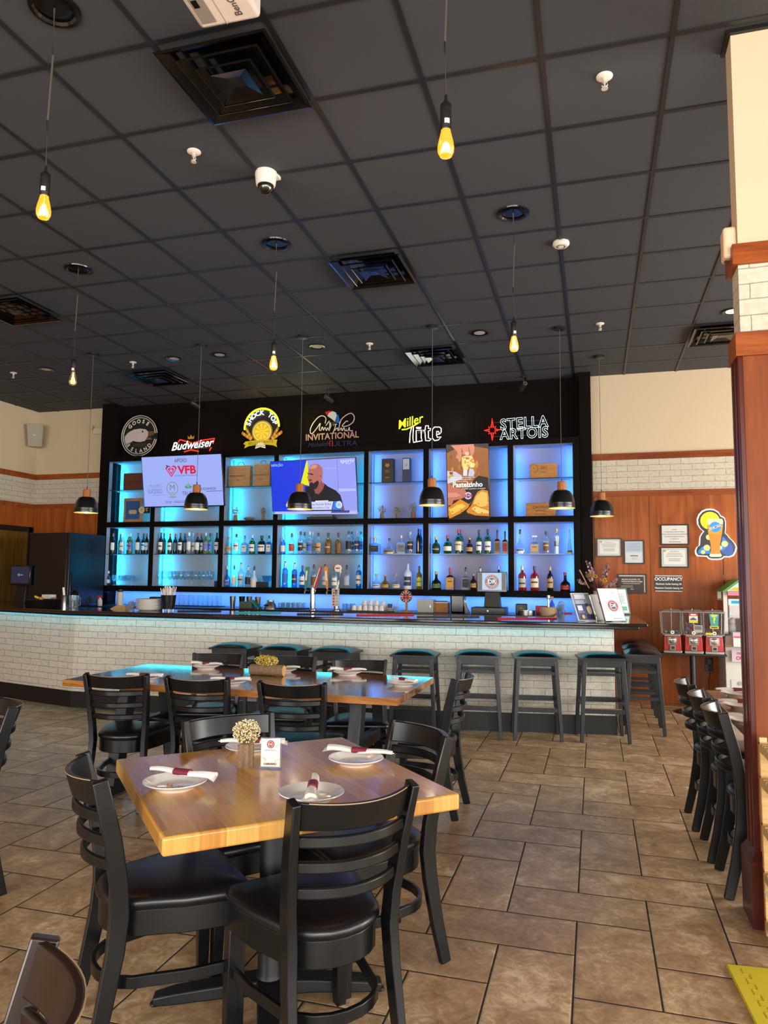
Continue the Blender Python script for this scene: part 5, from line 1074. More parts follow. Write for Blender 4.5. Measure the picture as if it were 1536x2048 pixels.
row(*Cc, ZLg, 'on glass in bay six', [(729, 175, 42, 'squat', 'olive', 'black', 'gold'), (847, 157, 44, 'squat', 'green', 'white', 'red'), (958, 95, 35, 'liquor', 'green', 'cream', 'red'), (982, 100, 28, 'liquor', 'green', 'cream', 'red', 'b'), (1070, 182, 35, 'squat', 'brown', 'tan', 'cork'), (1167, 102, 29, 'liquor', 'green', 'white', 'black'), (1258, 95, 34, 'liquor', 'green', 'white', 'black'), (1354, 90, 30, 'square', 'amber', 'brown', 'black', 'p'), (1433, 100, 29, 'square', 'amber', 'red', 'black', 'p')], 'whisky bottles in the sixth bay')
row(*Dc, ZLg, 'on glass in bay seven', [(272, 165, 82, 'dome', 'clear', 'pale', 'black', 'p'), (535, 290, 82, 'square', 'clear', 'tan', 'silver'), (742, 208, 55, 'liquor', 'clear', 'brown', 'black'), (930, 155, 62, 'hip', 'clear', 'black', 'gold'), (1165, 165, 48, 'cone', 'clear', 'lime', 'silver')], 'liqueur bottles in the seventh bay')
row(*Bc, ZLb, 'low in bay three', [(75, 470, 33, 'bell', 'blue', 'blue', 'silver'), (147, 450, 24, 'liquor', 'clear', 'cream', 'black', 'p'), (216, 425, 31, 'liquor', 'clear', 'silver', 'silver', 'p'), (290, 455, 30, 'liquor', 'clear', 'black', 'silver', 'p'), (352, 460, 34, 'bell', 'white', 'cream', 'black', 'p')], 'rum bottles low in the third bay')
row(*Bc, ZLb, 'low in bay four', [(669, 410, 31, 'tall', 'blue', 'blue', 'silver', 'p'), (765, 425, 29, 'tall', 'blue', 'navy', 'silver', 'p'), (845, 465, 30, 'liquor', 'blue', 'white', 'black'), (962, 440, 30, 'liquor', 'clear', 'brown', 'black', 'p'), (1076, 440, 32, 'liquor', 'clear', 'silver', 'red', 'p'), (1175, 460, 31, 'liquor', 'clear', 'white', 'green', 'p'), (1299, 445, 31, 'liquor', 'clear', 'silver', 'black', 'p'), (1423, 460, 29, 'tall', 'blue', 'white', 'blue')], 'vodka bottles low in the fourth bay')
row(*Cc, ZLb, 'low in bay five', [(118, 553, 44, 'bell', 'clear', 'pale', 'cork'), (207, 555, 43, 'bell', 'gold', 'gold', 'cork'), (321, 553, 42, 'bell', 'clear', 'cream', 'cork'), (440, 450, 40, 'liquor', 'white', 'navy', 'silver'), (556, 472, 30, 'liquor', 'gold', 'lime', 'green')], 'tequila bottles low in the fifth bay')
row(*Cc, ZLb, 'low in bay six', [(730, 525, 50, 'bell', 'purpleblack', 'green', 'gold'), (872, 487, 44, 'square', 'amber', 'yellow', 'red'), (1032, 470, 38, 'square', 'clear', 'black', 'black', 'p'), (1110, 550, 33, 'squat', 'brown', 'tan', 'cork'), (1180, 470, 30, 'liquor', 'dark', 'grey', 'silver', 'p'), (1370, 468, 30, 'liquor', 'dark', 'grey', 'silver')], 'whisky bottles low in the sixth bay')
row(*Dc, ZLb, 'low in bay seven', [(310, 830, 72, 'liquor', 'red', 'silver', 'silver'), (532, 832, 74, 'liquor', 'red', 'cream', 'black'), (813, 842, 56, 'liquor', 'black', 'tan', 'gold'), (1085, 945, 88, 'bell', 'black', 'red', 'red')], 'liqueur bottles low in the seventh bay')
row(*A, ZLb, 'low in bay one', [(75, 628, 30, 'squat', 'blue', 'pale', 'white')], 'water bottle in the first bay')
# stemware
def stem(name, lab, cat, group, prof, loc, sc=1, m=None):
    t = thing(name, lab, cat, loc, 0, group); b = MB(m or MGLS); b.lathe([(r_*sc, z*sc) for r_, z in prof], n=18); b.build('glass_bowl', t, ang=60); return t
WG = [(.0001, .002), (.034, 0), (.034, .003), (.006, .006), (.004, .012), (.004, .085), (.012, .095), (.034, .115), (.042, .14), (.040, .17), (.032, .215), (.0312, .215), (.039, .17), (.041, .14), (.033, .117), (.0001, .097)]
w0 = None; xs_ = [690, 755, 830, 880, 915, 965, 1010, 1050, 1100, 1145, 1190, 1240, 1290, 1340]
for k_, x in enumerate(xs_):
    q_ = AY(205+x*.16276, 1155, 9.24 if k_ % 2 else 9.31); lab = 'stemmed wine glass on the bottom shelf of bay two, %s' % ORD[k_]
    if w0 is None: w0 = stem('wine_glass', lab, 'wine glass', 'wine glasses in the second bay', WG, (q_.x, q_.y, ZLb))
    else: dup(w0, (q_.x, q_.y, ZLb), 0, lab)
GG = [(.0001, .003), (.032, 0), (.032, .004), (.006, .008), (.005, .05), (.02, .065), (.034, .09), (.037, .15), (.0362, .15), (.033, .092), (.0001, .067)]
g0 = None
for k_, x in enumerate([145, 185, 228, 262, 290, 330, 375, 400]):
    q_ = AY(205+x*.16276, 1160, 9.23 if k_ % 2 else 9.32); lab = 'clear goblet upon the bottom shelf of bay one, %s' % ORD[k_]
    if g0 is None: g0 = stem('goblet', lab, 'glass', 'goblets in the first bay', GG, (q_.x, q_.y, ZLb))
    else: dup(g0, (q_.x, q_.y, ZLb), 0, lab)
t = thing('shot_pourer_box', 'small black box with a pale blue plastic tub on it, low in bay three', 'box', tuple(AY(440+440*.1953, 1168, 9.27).xy)+(ZLb,)) 
b = MB(MBLACKM); b.box(-.08, .06, -.05, .05, 0, .075); b.build('box_body', t); b = MB(glassy('blue_tub', '#8fc8f0', .15)); b.hexa([(.02, -.03, .078), (.1, -.03, .078), (.1, .03, .078), (.02, .03, .078)], [(.0, -.045, .16), (.125, -.045, .16), (.125, .045, .16), (.0, .045, .16)]); b.build('tub', t)
b = MB(mat('dark_shaker_pack', '#241a3a', .4)); p = AY(205+1395*.16276, 1165, 9.25); b.box(-.018, .018, -.02, .02, 0, .08); o = tag(b.build('small_carton'), 'small dark purple carton at the right end of the wine glass shelf', 'carton'); o.location = (p.x, 9.25, ZLb)
# ------------------------------------------------------------------ things on the upper shelves
WBX = wood('wine_box_wood', '#c08a50', '#a06c38', .6, 'X', 1.2)
def wbox(px0, px1, py0, py1, m, lab, texts, depth=.1, Y=9.2, name='wooden_box', cat='box', tc='#3e2614'):
    a0 = AY(px0, py1, Y); a1 = AY(px1, py0, Y); w_, h = a1.x-a0.x, a1.z-a0.z
    zb = ZG['up'] if abs(a0.z-ZG['up']) < .12 else ZU0
    t = thing(name, lab, cat, ((a0.x+a1.x)/2, Y, zb))
    b = MB(m); b.box(-w_/2, w_/2, 0, depth, 0, h); b.build('case', t, bevel=.003)
    a = Art(w_, h, y=-.0008)
    for (s, fx, fz, fs) in texts: a.text(s, (fx-.5)*w_, fz*h, fs*h, tc)
    if texts: a.build('lettering', t, flat=True)
    return t, w_, h
k = .3255
wbox(200+142*k, 200+262*k, 780+500*k, 780+606*k, mat('dark_brown_box', '#5a2a1a', .6), 'dark brown wooden case with script lettering in the top left bay', [('Corleone', .5, .5, .28)])
t, w_, h = wbox(200+142*k, 200+262*k, 780+650*k, 780+800*k, wood('pale_frame', '#b08a5c', '#8f6c42', .6, 'X', 1.5), 'tan framed blue print standing in the top left bay', [], .02, name='framed_print', cat='picture')
a = Art(w_, h, y=-.001); a.rect(-w_*.38, w_*.38, h*.12, h*.88, '#1f4f8a'); a.disc(-w_*.08, h*.42, w_*.13, '#c9a878', sz=.8); a.disc(w_*.1, h*.42, w_*.13, '#c9a878', sz=.8)
for k_ in range(8): a.rect(-w_*.3, w_*.3, h*(.18+.085*k_), h*(.19+.085*k_), '#3a70ac'); a.k -= 1
a.build('print', t, flat=True)
p = AY(200+256*k, 780+737*k, 9.13); t = thing('round_badge', 'round cream badge beside a small black sticker under the heart logo screen', 'badge', (p.x, 9.13, p.z)); a = Art(.1, .1); a.disc(0, 0, .05, '#d8c9a8', 30); a.disc(0, 0, .042, '#c4b48e', 30); a.ring(0, 0, .014, .017, '#8a7448'); a.lines(-.012, .012, -.01, .01, 2, '#8a7448'); a.rect(.055, .12, -.045, .04, '#15130f'); a.rect(.065, .11, .015, .025, '#cfc0a0'); a.disc(.088, -.008, .014, '#d08a2a', 10); a.build('badge_face', t, flat=True)
b = MB(MUNIT); b.box(-.05, .12, .001, .028, -.045, .04); b.build('badge_back', t)
for (x0, x1, y0, y1, tx, lab) in [(788, 922, 455, 590, 'PERA-MANCA', 'light wooden wine case with rope handle, left one in the third upper bay'), (942, 1045, 450, 590, 'PERA-MANCA', 'light wooden wine case with rope handle, right one partly behind the football screen')]:
    t, w_, h = wbox(200+x0*k, 200+x1*k, 780+y0*k, 780+y1*k, wood('pale_pine', '#c9a070', '#a87c4c', .6, 'X', 1.2), lab, [(tx, .45, .5, .13), ('2013', .45, .3, .07)]); t['group'] = 'wine cases in the third bay'
    b = MB(MBLACKM); b.tube([(-w_*.18, .05, h), (-.03, .05, h+.05), (.03, .05, h+.05), (w_*.18, .05, h)], .004, 6); b.build('rope_handle', t)
wbox(680+255*k, 680+326*k, 780+417*k, 780+566*k, mat('brown_black_box', '#221812', .4), 'tall black gift box with gold crest, left of the pastry screen', [], .11, tc='#a8742e', name='gift_box'); Z9 = Art(1, 1, y=-.001); Z9.poly([(-.03, .22), (0, .2), (.03, .22), (.02, .26), (0, .245), (-.02, .26)], '#a8742e'); Z9.lines(-.04, .04, .13, .17, 2, '#8a6028', .5); Z9.lines(-.03, .03, .05, .08, 1, '#8a6028', .5); g9 = [o_ for o_ in COL.objects if o_.name == 'gift_box'][0]; Z9.build('crest', g9, flat=True)
t, w_, h = wbox(680+383*k, 680+430*k, 780+417*k, 780+566*k, mat('navy_box', '#16224c', .4), 'tall navy gift box with white label between the pendants', [], .09, name='gift_box')
a = Art(w_, h, y=-.001); a.rect(-w_*.42, w_*.42, h*.52, h*.96, '#b9bec8'); a.text('12', 0, h*.7, h*.12, '#1a2450'); a.build('label', t, flat=True)
t, w_, h = wbox(680+1168*k, 680+1332*k, 780+447*k, 780+541*k, WBX, 'honey coloured wooden wine case branded EPU in the last upper bay', [('EPU', .52, .68, .25), ('ALMAVIVA', .52, .4, .10)])
a = Art(1, 1, y=-.001); a.ring(-w_*.36, h*.66, h*.28, h*.30, '#5a3a1e', a0=-1.6, a1=2.8); a.text('*', -w_*.36, h*.6, h*.3, '#5a3a1e'); a.build('round_stamp', t, flat=True)
wbox(680+1143*k, 680+1322*k, 780+683*k, 780+768*k, WBX, 'honey coloured wooden case branded CAYMUS behind a bar pendant', [('CAYMUS', .5, .68, .30), ('VINEYARDS', .5, .42, .16), ('Special Selection', .5, .18, .13)])
# little vases, bowl, set-top box
def mini(px, py0, py1, s, lab, group='small dried flower pots on the upper shelves'):
    p = AY(px, py1, 9.24); t = thing('dried_flower_pot', lab, 'flower arrangement', (p.x, 9.24, ZU0), 0, group); H_ = AY(px, py0, 9.24).z-ZU0
    b = MB(MBARK); b.lathe([(.028*s, 0), (.03*s, .01), (.026*s, .4*H_), (.0001, .4*H_)], n=12); b.build('pot', t)
    puff(t, 90, 0, 0, .7*H_, .052*s, .32*H_, ['#9a8a66', '#b8a880', '#6f6440'], (0, 0, .38*H_), r0=.006)
mini(200+832*k, 780+715*k, 780+790*k, 1, 'dried flower pot at the left end of the third upper bay'); mini(200+1002*k, 780+718*k, 780+790*k, .8, 'dried flower pot just left of the football talk screen')
mini(680+258*k, 780+708*k, 780+780*k, 1, 'dried flower pot, left of three in the fifth upper bay'); mini(680+353*k, 780+718*k, 780+780*k, .8, 'dried flower pot, middle of three in the fifth upper bay'); mini(680+450*k, 780+692*k, 780+780*k, 1.1, 'tallest dried flower pot, right of three in the fifth upper bay')
p = AY(200+917*k, 1035, 9.24); b = MB(mat('stone_bowl', '#7a7468', .7)); b.lathe([(.03, 0), (.09, .03), (.07, .05), (.02, .04)], n=9, sxy=(1, .6)); o = tag(b.build('stone_dish'), 'grey stone dish on the middle ledge between two dried flower pots', 'dish'); o.location = (p.x, 9.24, ZU0)
p = AY(645, 1032, 9.26); t = thing('media_box', 'flat black and silver media box under the football talk screen', 'media player', (p.x, 9.26, ZU0)); b = MB(MBLACKM); b.box(-.2, .18, -.08, .08, .0, .035); b.build('lower_box', t, bevel=.004); b = MB(MSTEEL); b.box(-.16, .16, -.07, .08, .036, .06); b.build('upper_box', t, bevel=.004)
# ------------------------------------------------------------------ things on the bar and the back counter
def on(px, Y, z=ZK): p = AY(px, 1200, Y); return (p.x, Y, z)
def sc_at(px, Y): return (AY(px, 1200, Y)-C0).dot(CF)/FPX       # metres per pixel there
def cylthing(name, lab, cat, px, Y, z, prof, m, part='body', n=20, group=None):
    t = thing(name, lab, cat, on(px, Y, z), 0, group); b = MB(m); b.lathe(prof, n=n); b.build(part, t, ang=50); return t
def pos(px0, px1, py0, py1, Y, zb, lab, content):
    s_ = sc_at((px0+px1)/2, Y); w_ = (px1-px0)*s_; h = (py1-py0)*s_; c = AY((px0+px1)/2, (py0+py1)/2, Y)
    t = thing('till_monitor', lab, 'monitor', (c.x, Y, zb))
    b = MB(MBLACKG); b.box(-w_/2, w_/2, -.01, .03, c.z-zb-h/2, c.z-zb+h/2); b.build('monitor_case', t, bevel=.006)
    b = MB(MBLACKM); b.hexa([(-w_*.27, -.01, 0), (w_*.27, -.01, 0), (w_*.27, .16, 0), (-w_*.27, .16, 0)], [(-w_*.24, .03, c.z-zb-h*.4), (w_*.24, .03, c.z-zb-h*.4), (w_*.24, .07, c.z-zb-h*.4), (-w_*.24, .07, c.z-zb-h*.4)]); b.build('stand', t, bevel=.004)
    a = Art(w_, h, lambda q_: ecol(q_, .8), y=-.0105); a.M = Matrix.Translation((0, 0, c.z-zb+.006)); content(a, w_*.9, h*.84); a.build('display', t, flat=True); return t
def cA(a, w_, h): a.rect(-w_/2, w_/2, -h/2, h/2, '#23263c'); a.ring(-w_*.06, 0, h*.05, h*.07, '#b9bed0'); a.lines(w_*.02, w_*.18, -h*.03, h*.03, 1, '#8a90a8', .7)
t = pos(17, 65, 1131, 1170, 8.3, ZT1-.03, 'black till screen at the far left end of the bar', cA); 
def cB(a, w_, h):
    a.rect(-w_/2, w_/2, -h/2, h/2, '#3a2f30'); a.rect(-w_*.36, w_*.36, -h/2, h/2, '#9db9d8'); r_ = h*.42; a.disc(0, -h*.02, r_, '#8c3d34', 36); a.disc(0, -h*.02, r_*.62, '#dfe6ee', 30); a.disc(0, -h*.02, r_*.56, '#1a1c22', 30); a.text('DR', 0, -h*.02, r_*.8, '#eef2f6', bold=.001)
    a.arc('BOTECO', 0, -h*.02, r_*.80, r_*.3, '#f0e2dc', PI/2, 1.9); a.arc('RESTAURANT', 0, -h*.02, r_*.82, r_*.27, '#f0e2dc', -PI/2, 2.5, inside=True)
pos(954, 1014, 1144, 1184, 8.85, 1.12, 'black till monitor with the round DR logo on the back counter', cB)
s9 = sc_at(980, 8.85); t = thing('cash_drawer', 'black cash drawer under the till monitor', 'cash drawer', on(979.5, 8.9)); b = MB(MBLACKM); b.box(-.20, .20, -.17, .2, 0, .078); b.build('drawer_case', t, bevel=.004)
b = MB(MBLACKG); b.box(-.19, .19, -.176, -.17, .008, .07); fr = b.build('drawer_front', t, bevel=.002); b = MB(MSTEEL); b.M = Matrix.Translation((0, -.178, .04)) @ Matrix.Rotation(PI/2, 4, 'X'); b.cyl((0, 0), .011, -.001, .004); b.build('lock', fr)
# beer towers
HD = [(612.5, 1126, 1172, 'tap with green and white beer handle', '#2f7a3a', 0, .0), (636, 1127, 1168, 'red', '#c02a2a', 1, .22), (655, 1129, 1168, 'orange', '#e08a1c', 0, .0)]
def tower(px, lab, hands, menu=False):
    Y = 8.72; s_ = sc_at(px, Y); t = thing('beer_tower', lab, 'beer tap', on(px, Y)); zt_ = .30
    b = MB(MMETAL); b.lathe([(.055, 0), (.055, .012), (.034, .02), (.034, zt_-.02), (.038, zt_-.015), (.036, zt_), (.0001, zt_+.006)], n=28); b.build('column', t)
    for (dx, hx_, col, kind, lean) in hands:
        b = MB(MMETAL); b.tube([(0, 0, zt_-.05), (dx*.8, -.05, zt_-.05), (dx, -.07, zt_-.05)], .009, 8); b.tube([(dx, -.07, zt_-.035), (dx, -.085, zt_-.06), (dx, -.092, zt_-.10)], .009, 8); f = b.build('faucet', t)
        b = MB(dcol(col)); l = lean
        if kind == 'paddle': b.bar([(dx, -.07, zt_-.03), (dx+l*.08, -.07, zt_+.06), (dx+l*.25, -.07, zt_+.25)], .04, .02, up=(0, 1, 0), scale=[.4, .8, 1.15]); b.use(MWHITE); b.bar([(dx+l*.1, -.083, zt_+.08), (dx+l*.2, -.083, zt_+.2)], .022, .003, up=(0, 1, 0))
        elif kind == 'stick': b.bar([(dx, -.07, zt_-.03), (dx+l*.26, -.07, zt_+.25)], .026, .02, up=(0, 1, 0)); b.use(MWHITE); b.bar([(dx-.012, -.081, zt_), (dx-.012+l*.26, -.081, zt_+.24)], .01, .003, up=(0, 1, 0))
        else: b.tube([(dx, -.07, zt_-.03), (dx+.03, -.07, zt_+.06), (dx+.055, -.07, zt_+.18), (dx+.03, -.07, zt_+.24)], .014, 10); b.use(MWHITE); b.M = Matrix.Translation((dx+.02, -.07, zt_+.235)) @ Matrix.Rotation(PI/2, 4, 'X'); b.lathe([(.0001, -.012), (.045, -.012), (.045, .012), (.0001, .012)], n=24); b.use(dcol('#c03030')); b.box(-.028, .028, -.01, .01, .0125, .0135)
        b.build('tap_handle', t)
    if menu:
        a = Art(.1, .22, y=-.04); a.M = Matrix.Translation((0, 0, .17)); a.rect(-.05, .05, -.11, .11, '#c8c2b4'); a.lines(-.04, .04, .08, .1, 1, '#6a6a6a')
        for k_ in range(5): a.disc(-.022, .055-.036*k_, .0135, '#b8333c', 14); a.lines(.002, .042, .045-.036*k_, .065-.036*k_, 2, '#8a8580'); a.k = 3
        o = a.build('tap_menu', t, flat=True)
        b = MB(MACR); b.box(-.052, .052, -.039, -.036, .058, .282); b.build('menu_holder', t)
tower(625.5, 'left chrome beer tower with green and red striped handles', [(-.075, 0, '#2f8a44', 'paddle', .1), (.055, 0, '#b8282c', 'stick', .3)])
tower(673, 'right chrome beer tower with paper tap list and curved white handle', [(-.10, 0, '#dc8a1e', 'paddle', -.1), (.02, 0, '#d8d4cc', 'curve', 0)], True)
# prize wheel
t = thing('prize_wheel', 'small red and black prize wheel on a wooden stand', 'prize wheel', on(813, 8.75)); s_ = sc_at(813, 8.75); R = 12.3*s_; cz = (1223.5-1192)*s_
b = MB(MPW); b.box(-.07, .07, -.04, .04, 0, .018); b.box(-.013, .013, -.008, .008, .018, cz+R+.02); b.build('stand', t)
b = MB(MBLACKG); b.M = Matrix.Translation((0, -.02, cz)) @ Matrix.Rotation(PI/2, 4, 'X'); b.lathe([(.0001, -.006), (R, -.006), (R, .006), (.0001, .006)], n=40); b.build('wheel_disc', t)
a = Art(1, 1, y=-.0265); a.M = Matrix.Translation((0, 0, cz))
for k_ in range(12):
    a0, a1 = k_*PI/6-PI/12, (k_+1)*PI/6-PI/12; c = '#d8322c' if k_ % 3 == 0 else ('#17130f' if k_ % 2 else '#b02420')
    if k_ % 3 != 0: c = '#17130f'
    a.poly([(0, 0)]+[(R*.97*math.cos(a0+(a1-a0)*j_/4), R*.97*math.sin(a0+(a1-a0)*j_/4)) for j_ in range(5)], c); a.k -= 1
a.k += 1
for k_ in range(12): an = (k_+.5)*PI/6-PI/12; a.poly([(R*.5*math.cos(an-.09), R*.5*math.sin(an-.09)), (R*.88*math.cos(an-.06), R*.88*math.sin(an-.06)), (R*.88*math.cos(an+.06), R*.88*math.sin(an+.06)), (R*.5*math.cos(an+.09), R*.5*math.sin(an+.09))], '#d8cdc0'); a.k -= 1
a.k += 1; a.disc(0, 0, R*.08, '#c8a040', 10); a.build('wheel_face', t, flat=True)
def boxthing(name, lab, cat, px0, px1, py0, Y, depth, m, z=ZK, hz=None, bev=.004, part='case', group=None):
    s_ = sc_at((px0+px1)/2, Y); w_ = (px1-px0)*s_; top = AY((px0+px1)/2, py0, Y).z
    t = thing(name, lab, cat, on((px0+px1)/2, Y, z), 0, group); b = MB(m); b.box(-w_/2, w_/2, -.0, depth, 0, top-z); b.build(part, t, bevel=bev); return t, w_, top-z
t, w_, h = boxthing('storage_box', 'pale grey box standing beside the prize wheel', 'box', 834, 866, 1201, 8.85, .15, mat('grey_box', '#a8a59e', .6)); b = MB(mat('grey_lid', '#bcb9b2', .6)); b.box(-w_/2-.004, w_/2+.004, -.004, .154, h, h+.012); b.build('lid', t); b = MB(MSTEEL); b.box(w_*.3, w_*.38, -.004, 0, h*.4, h*.6); b.build('latch', t)
t, w_, h = boxthing('napkin_tray', 'brown wooden tray stacked with papers behind the grey box', 'tray', 866, 896, 1206, 8.95, .15, WBX); b = MB(MWHITE); b.box(-w_/2+.01, w_/2, .01, .14, h, h+.012); b.use(dcol('#2c3a5c')); b.box(-w_/2, w_/2-.03, .02, .13, h+.0125, h+.022); b.build('paper_stack', t)
t, w_, h = boxthing('napkin_dispenser', 'tall glossy black dispenser on the back counter, left of the till', 'dispenser', 900, 929, 1189, 8.8, .14, MBLACKG, bev=.02)
for k_ in range(4): b = MB(MNAP if k_ % 2 else mat('grey_leaflet', '#8a8c90', .6)); b.hexa([(w_/2+.004+.014*k_, 0, 0), (w_/2+.008+.014*k_, 0, 0), (w_/2+.008+.014*k_, .12, 0), (w_/2+.004+.014*k_, .12, 0)], [(w_/2-.012+.006*k_, 0, h-.02-.04*k_), (w_/2-.008+.006*k_, 0, h-.02-.04*k_), (w_/2-.008+.006*k_, .12, h-.02-.04*k_), (w_/2-.012+.006*k_, .12, h-.02-.04*k_)]); b.build('leaflet', t)
t, w_, h = boxthing('receipt_printer', 'small black receipt printer right of the cash drawer', 'printer', 1031, 1053, 1208, 8.9, .14, MBLACKM, bev=.01); b = MB(MNAP); b.box(-.02, .02, -.002, .0, h*.6, h*.62); b.build('paper_slot', t)
t, w_, h = boxthing('red_carton', 'small red carton with white lettering behind the steel tin', 'carton', 1071, 1096, 1212, 9.0, .08, dcol('#c8203c')); a = Art(1, 1, y=-.001); a.text('1 2', 0, h*.45, .05, '#f0e8e8'); a.build('print', t, flat=True)
cylthing('steel_tin', 'low steel tin of garnishes on the back counter', 'tin', 1053, 8.72, ZK, [(.0001, 0), (.10, 0), (.10, .055), (.096, .055), (.094, .01), (.0001, .01)], MSTEEL)
t = cylthing('wooden_mortar', 'round pale wood pot with a steel pestle', 'mortar', 1097, 8.7, ZK, [(.0001, 0), (.092, 0), (.095, .09), (.088, .1), (.0001, .1)], mat('pale_wood_pot', '#c2a27a', .5)); b = MB(MMETAL); b.lathe([(.012, .08), (.011, .19), (.022, .2), (.024, .235), (.0001, .238)], n=16); b.build('pestle', t)
def spray(px, Y, z, body, trig, lab, h=.13):
    t = thing('spray_bottle', lab, 'spray bottle', on(px, Y, z)); b = MB(body); b.lathe([(.03, 0), (.032, .02), (.03, h*.6), (.012, h*.8), (.012, h*.88)], n=14); b.build('bottle', t); b = MB(trig); b.box(-.035, .02, -.01, .01, h*.9, h*1.08); b.box(-.032, -.024, -.006, .006, h*.62, h*.9); b.build('trigger', t)
spray(1104, 9.0, ZK, GB['blue'], mat('beige_trigger', '#b8a898', .5), 'blue spray bottle behind the wooden pot', .2)
spray(200, 8.6, ZK-.0, MWHITE, dcol('#d8281e'), 'spray bottle with red trigger at the left end of the bar')
b = MB(glassy('thin_plastic', '#eef4f8', .25, .15)); 
for k_ in range(7): b.ball((random.uniform(-.05, .05), random.uniform(-.03, .03), .05+random.uniform(-.01, .08)), random.uniform(.025, .045), 7, (1, 1, 1.1))
o = tag(b.build('plastic_bag', flat=True), 'crumpled clear plastic bag on the back counter', 'bag'); o.location = on(1120, 8.75)
t, w_, h = boxthing('card_reader', 'black card reader with red card by the leaning menus', 'card reader', 1125, 1140, 1228, 8.6, .1, MBLACKM); b = MB(dcol('#c4283a')); b.box(-.03, .06, .02, .1, h, h+.012); b.build('red_card', t)
# red, teal and black bar mats along the rear edge of the bar top
def mat_strip(px0, px1, py, col, lab, x=0):
    a0 = AZ(px0, py, ZT1); a1 = AZ(px1, py, ZT1); t = thing('bar_mat', lab, 'bar mat', ((a0.x+a1.x)/2, (a0.y+a1.y)/2+.03, ZT1+.001), math.atan2(a1.y-a0.y, a1.x-a0.x)); L_ = (a1-a0).length/2
    b = MB(mat('rubber_'+col[1:], col, .6)); b.box(-L_, L_, -.03, .04, 0, .009); b.build('base', t, bevel=.002)
    b = MB(mat('rubber_'+col[1:], col, .6))
    for r_ in range(int(L_*2/.03)): b.cyl((-L_+.015+r_*.03, 0), .006, .009, .013, 6)
    o = b.build('nubs', t); o['kind'] = 'stuff'
mat_strip(466, 560, 1226, '#2fa8a6', 'teal rubber bar mat before the steel shakers'); mat_strip(592, 684, 1229, '#141214', 'black rubber bar mat before the beer towers'); mat_strip(712, 826, 1231, '#c8243a', 'red rubber bar mat before the coffee cups and prize wheel')
mat_strip(352, 440, 1223, '#15130f', 'black rubber bar mat before the row of pint glasses'); mat_strip(834, 957, 1234.5, '#3c3c3e', 'dark grey bar mat before the grey box'); mat_strip(993, 1112, 1238, '#cc2840', 'red rubber bar mat before the till')
# pint glasses upside down in a row
PG = [(.044, 0), (.0435, .002), (.034, .13), (.032, .145), (.0001, .145)]
g0 = None
for k_ in range(10):
    loc = on(354+9.4*k_, 9.2 if k_ % 2 else 9.1, ZK+.012); lab = 'upturned pint glass behind the straws, %s of the row' % ORD[k_]
    if not g0: g0 = cylthing('pint_glass', lab, 'glass', 354, 9.1, ZK+.012, PG, MGLS, 'glass_wall', 18, 'upturned pint glasses')
    else: dup(g0, loc, 0, lab)
b = MB(MBLACKM); b.box(-.38, .38, -.09, .09, 0, .012); o = tag(b.build('drying_mat', bevel=.003), 'black drying mat under the upturned pint glasses', 'mat'); o.location = on(396, 9.15)
g0 = None; k_ = 0
for r_ in range(3):
    for c_ in range(5):
        loc = on(561+10*c_+3*r_, 8.95+.1*r_, ZK+.012); k_ += 1; lab = 'small clear tumbler in the cluster left of the beer towers, row %s, %s' % (('front', 'middle', 'back')[r_], ORD[c_])
        if not g0: g0 = cylthing('tumbler', lab, 'glass', 561, 8.95, ZK+.012, [(.0001, .004), (.026, 0), (.032, .07), (.030, .07), (.025, .008), (.0001, .008)], MGLS, 'glass_wall', 14, 'small tumblers on the back counter')
        else: dup(g0, loc, 0, lab)
t = cylthing('round_tray', 'round black tray carrying the small tumblers', 'tray', 585, 9.06, ZK, [(.0001, 0), (.22, 0), (.23, .012), (.0001, .006)], MBLACKM)
for k_, (px, h, lab, m) in enumerate([(465.5, .155, 'tall steel cocktail shaker, leftmost', MSTEEL), (484, .155, 'dark steel shaker tin behind the green tub', mat('dark_steel', '#3a3a3c', .2, 1)), (499, .155, 'bright steel shaker tin, third of four', MMETAL), (516, .15, 'brass tinted steel shaker tin, rightmost', mat('brass_steel', '#b8a888', .2, 1))]):
    cylthing('shaker_tin', lab, 'cocktail shaker', px, 8.95, ZK, [(.0001, 0), (.031, 0), (.042, h), (.040, h), (.0001, h-.005)], m, group='steel shakers')
t, w_, h = boxthing('garnish_tub', 'green grey plastic tub with a green lid leaning on it', 'tub', 477, 504, 1203, 8.75, .12, mat('green_grey_tub', '#4d5a48', .5), bev=.008); b = MB(dcol('#2a8a5c')); b.hexa([(w_*.45, -.01, .1), (w_*1.1, -.01, .0), (w_*1.1, .1, .0), (w_*.45, .1, .1)], [(w_*.45, -.01, .115), (w_*1.1, -.01, .015), (w_*1.1, .1, .015), (w_*.45, .1, .115)]); b.build('green_lid', t)
t = cylthing('citrus_press', 'chrome juicer base on the back counter', 'juicer', 541, 8.75, ZK, [(.0001, 0), (.085, 0), (.075, .06), (.05, .09), (.05, .115), (.0001, .118)], MSTEEL, n=8); b = MB(MBLACKG); b.box(-.055, .01, -.083, -.07, .045, .06); b.build('badge', t)
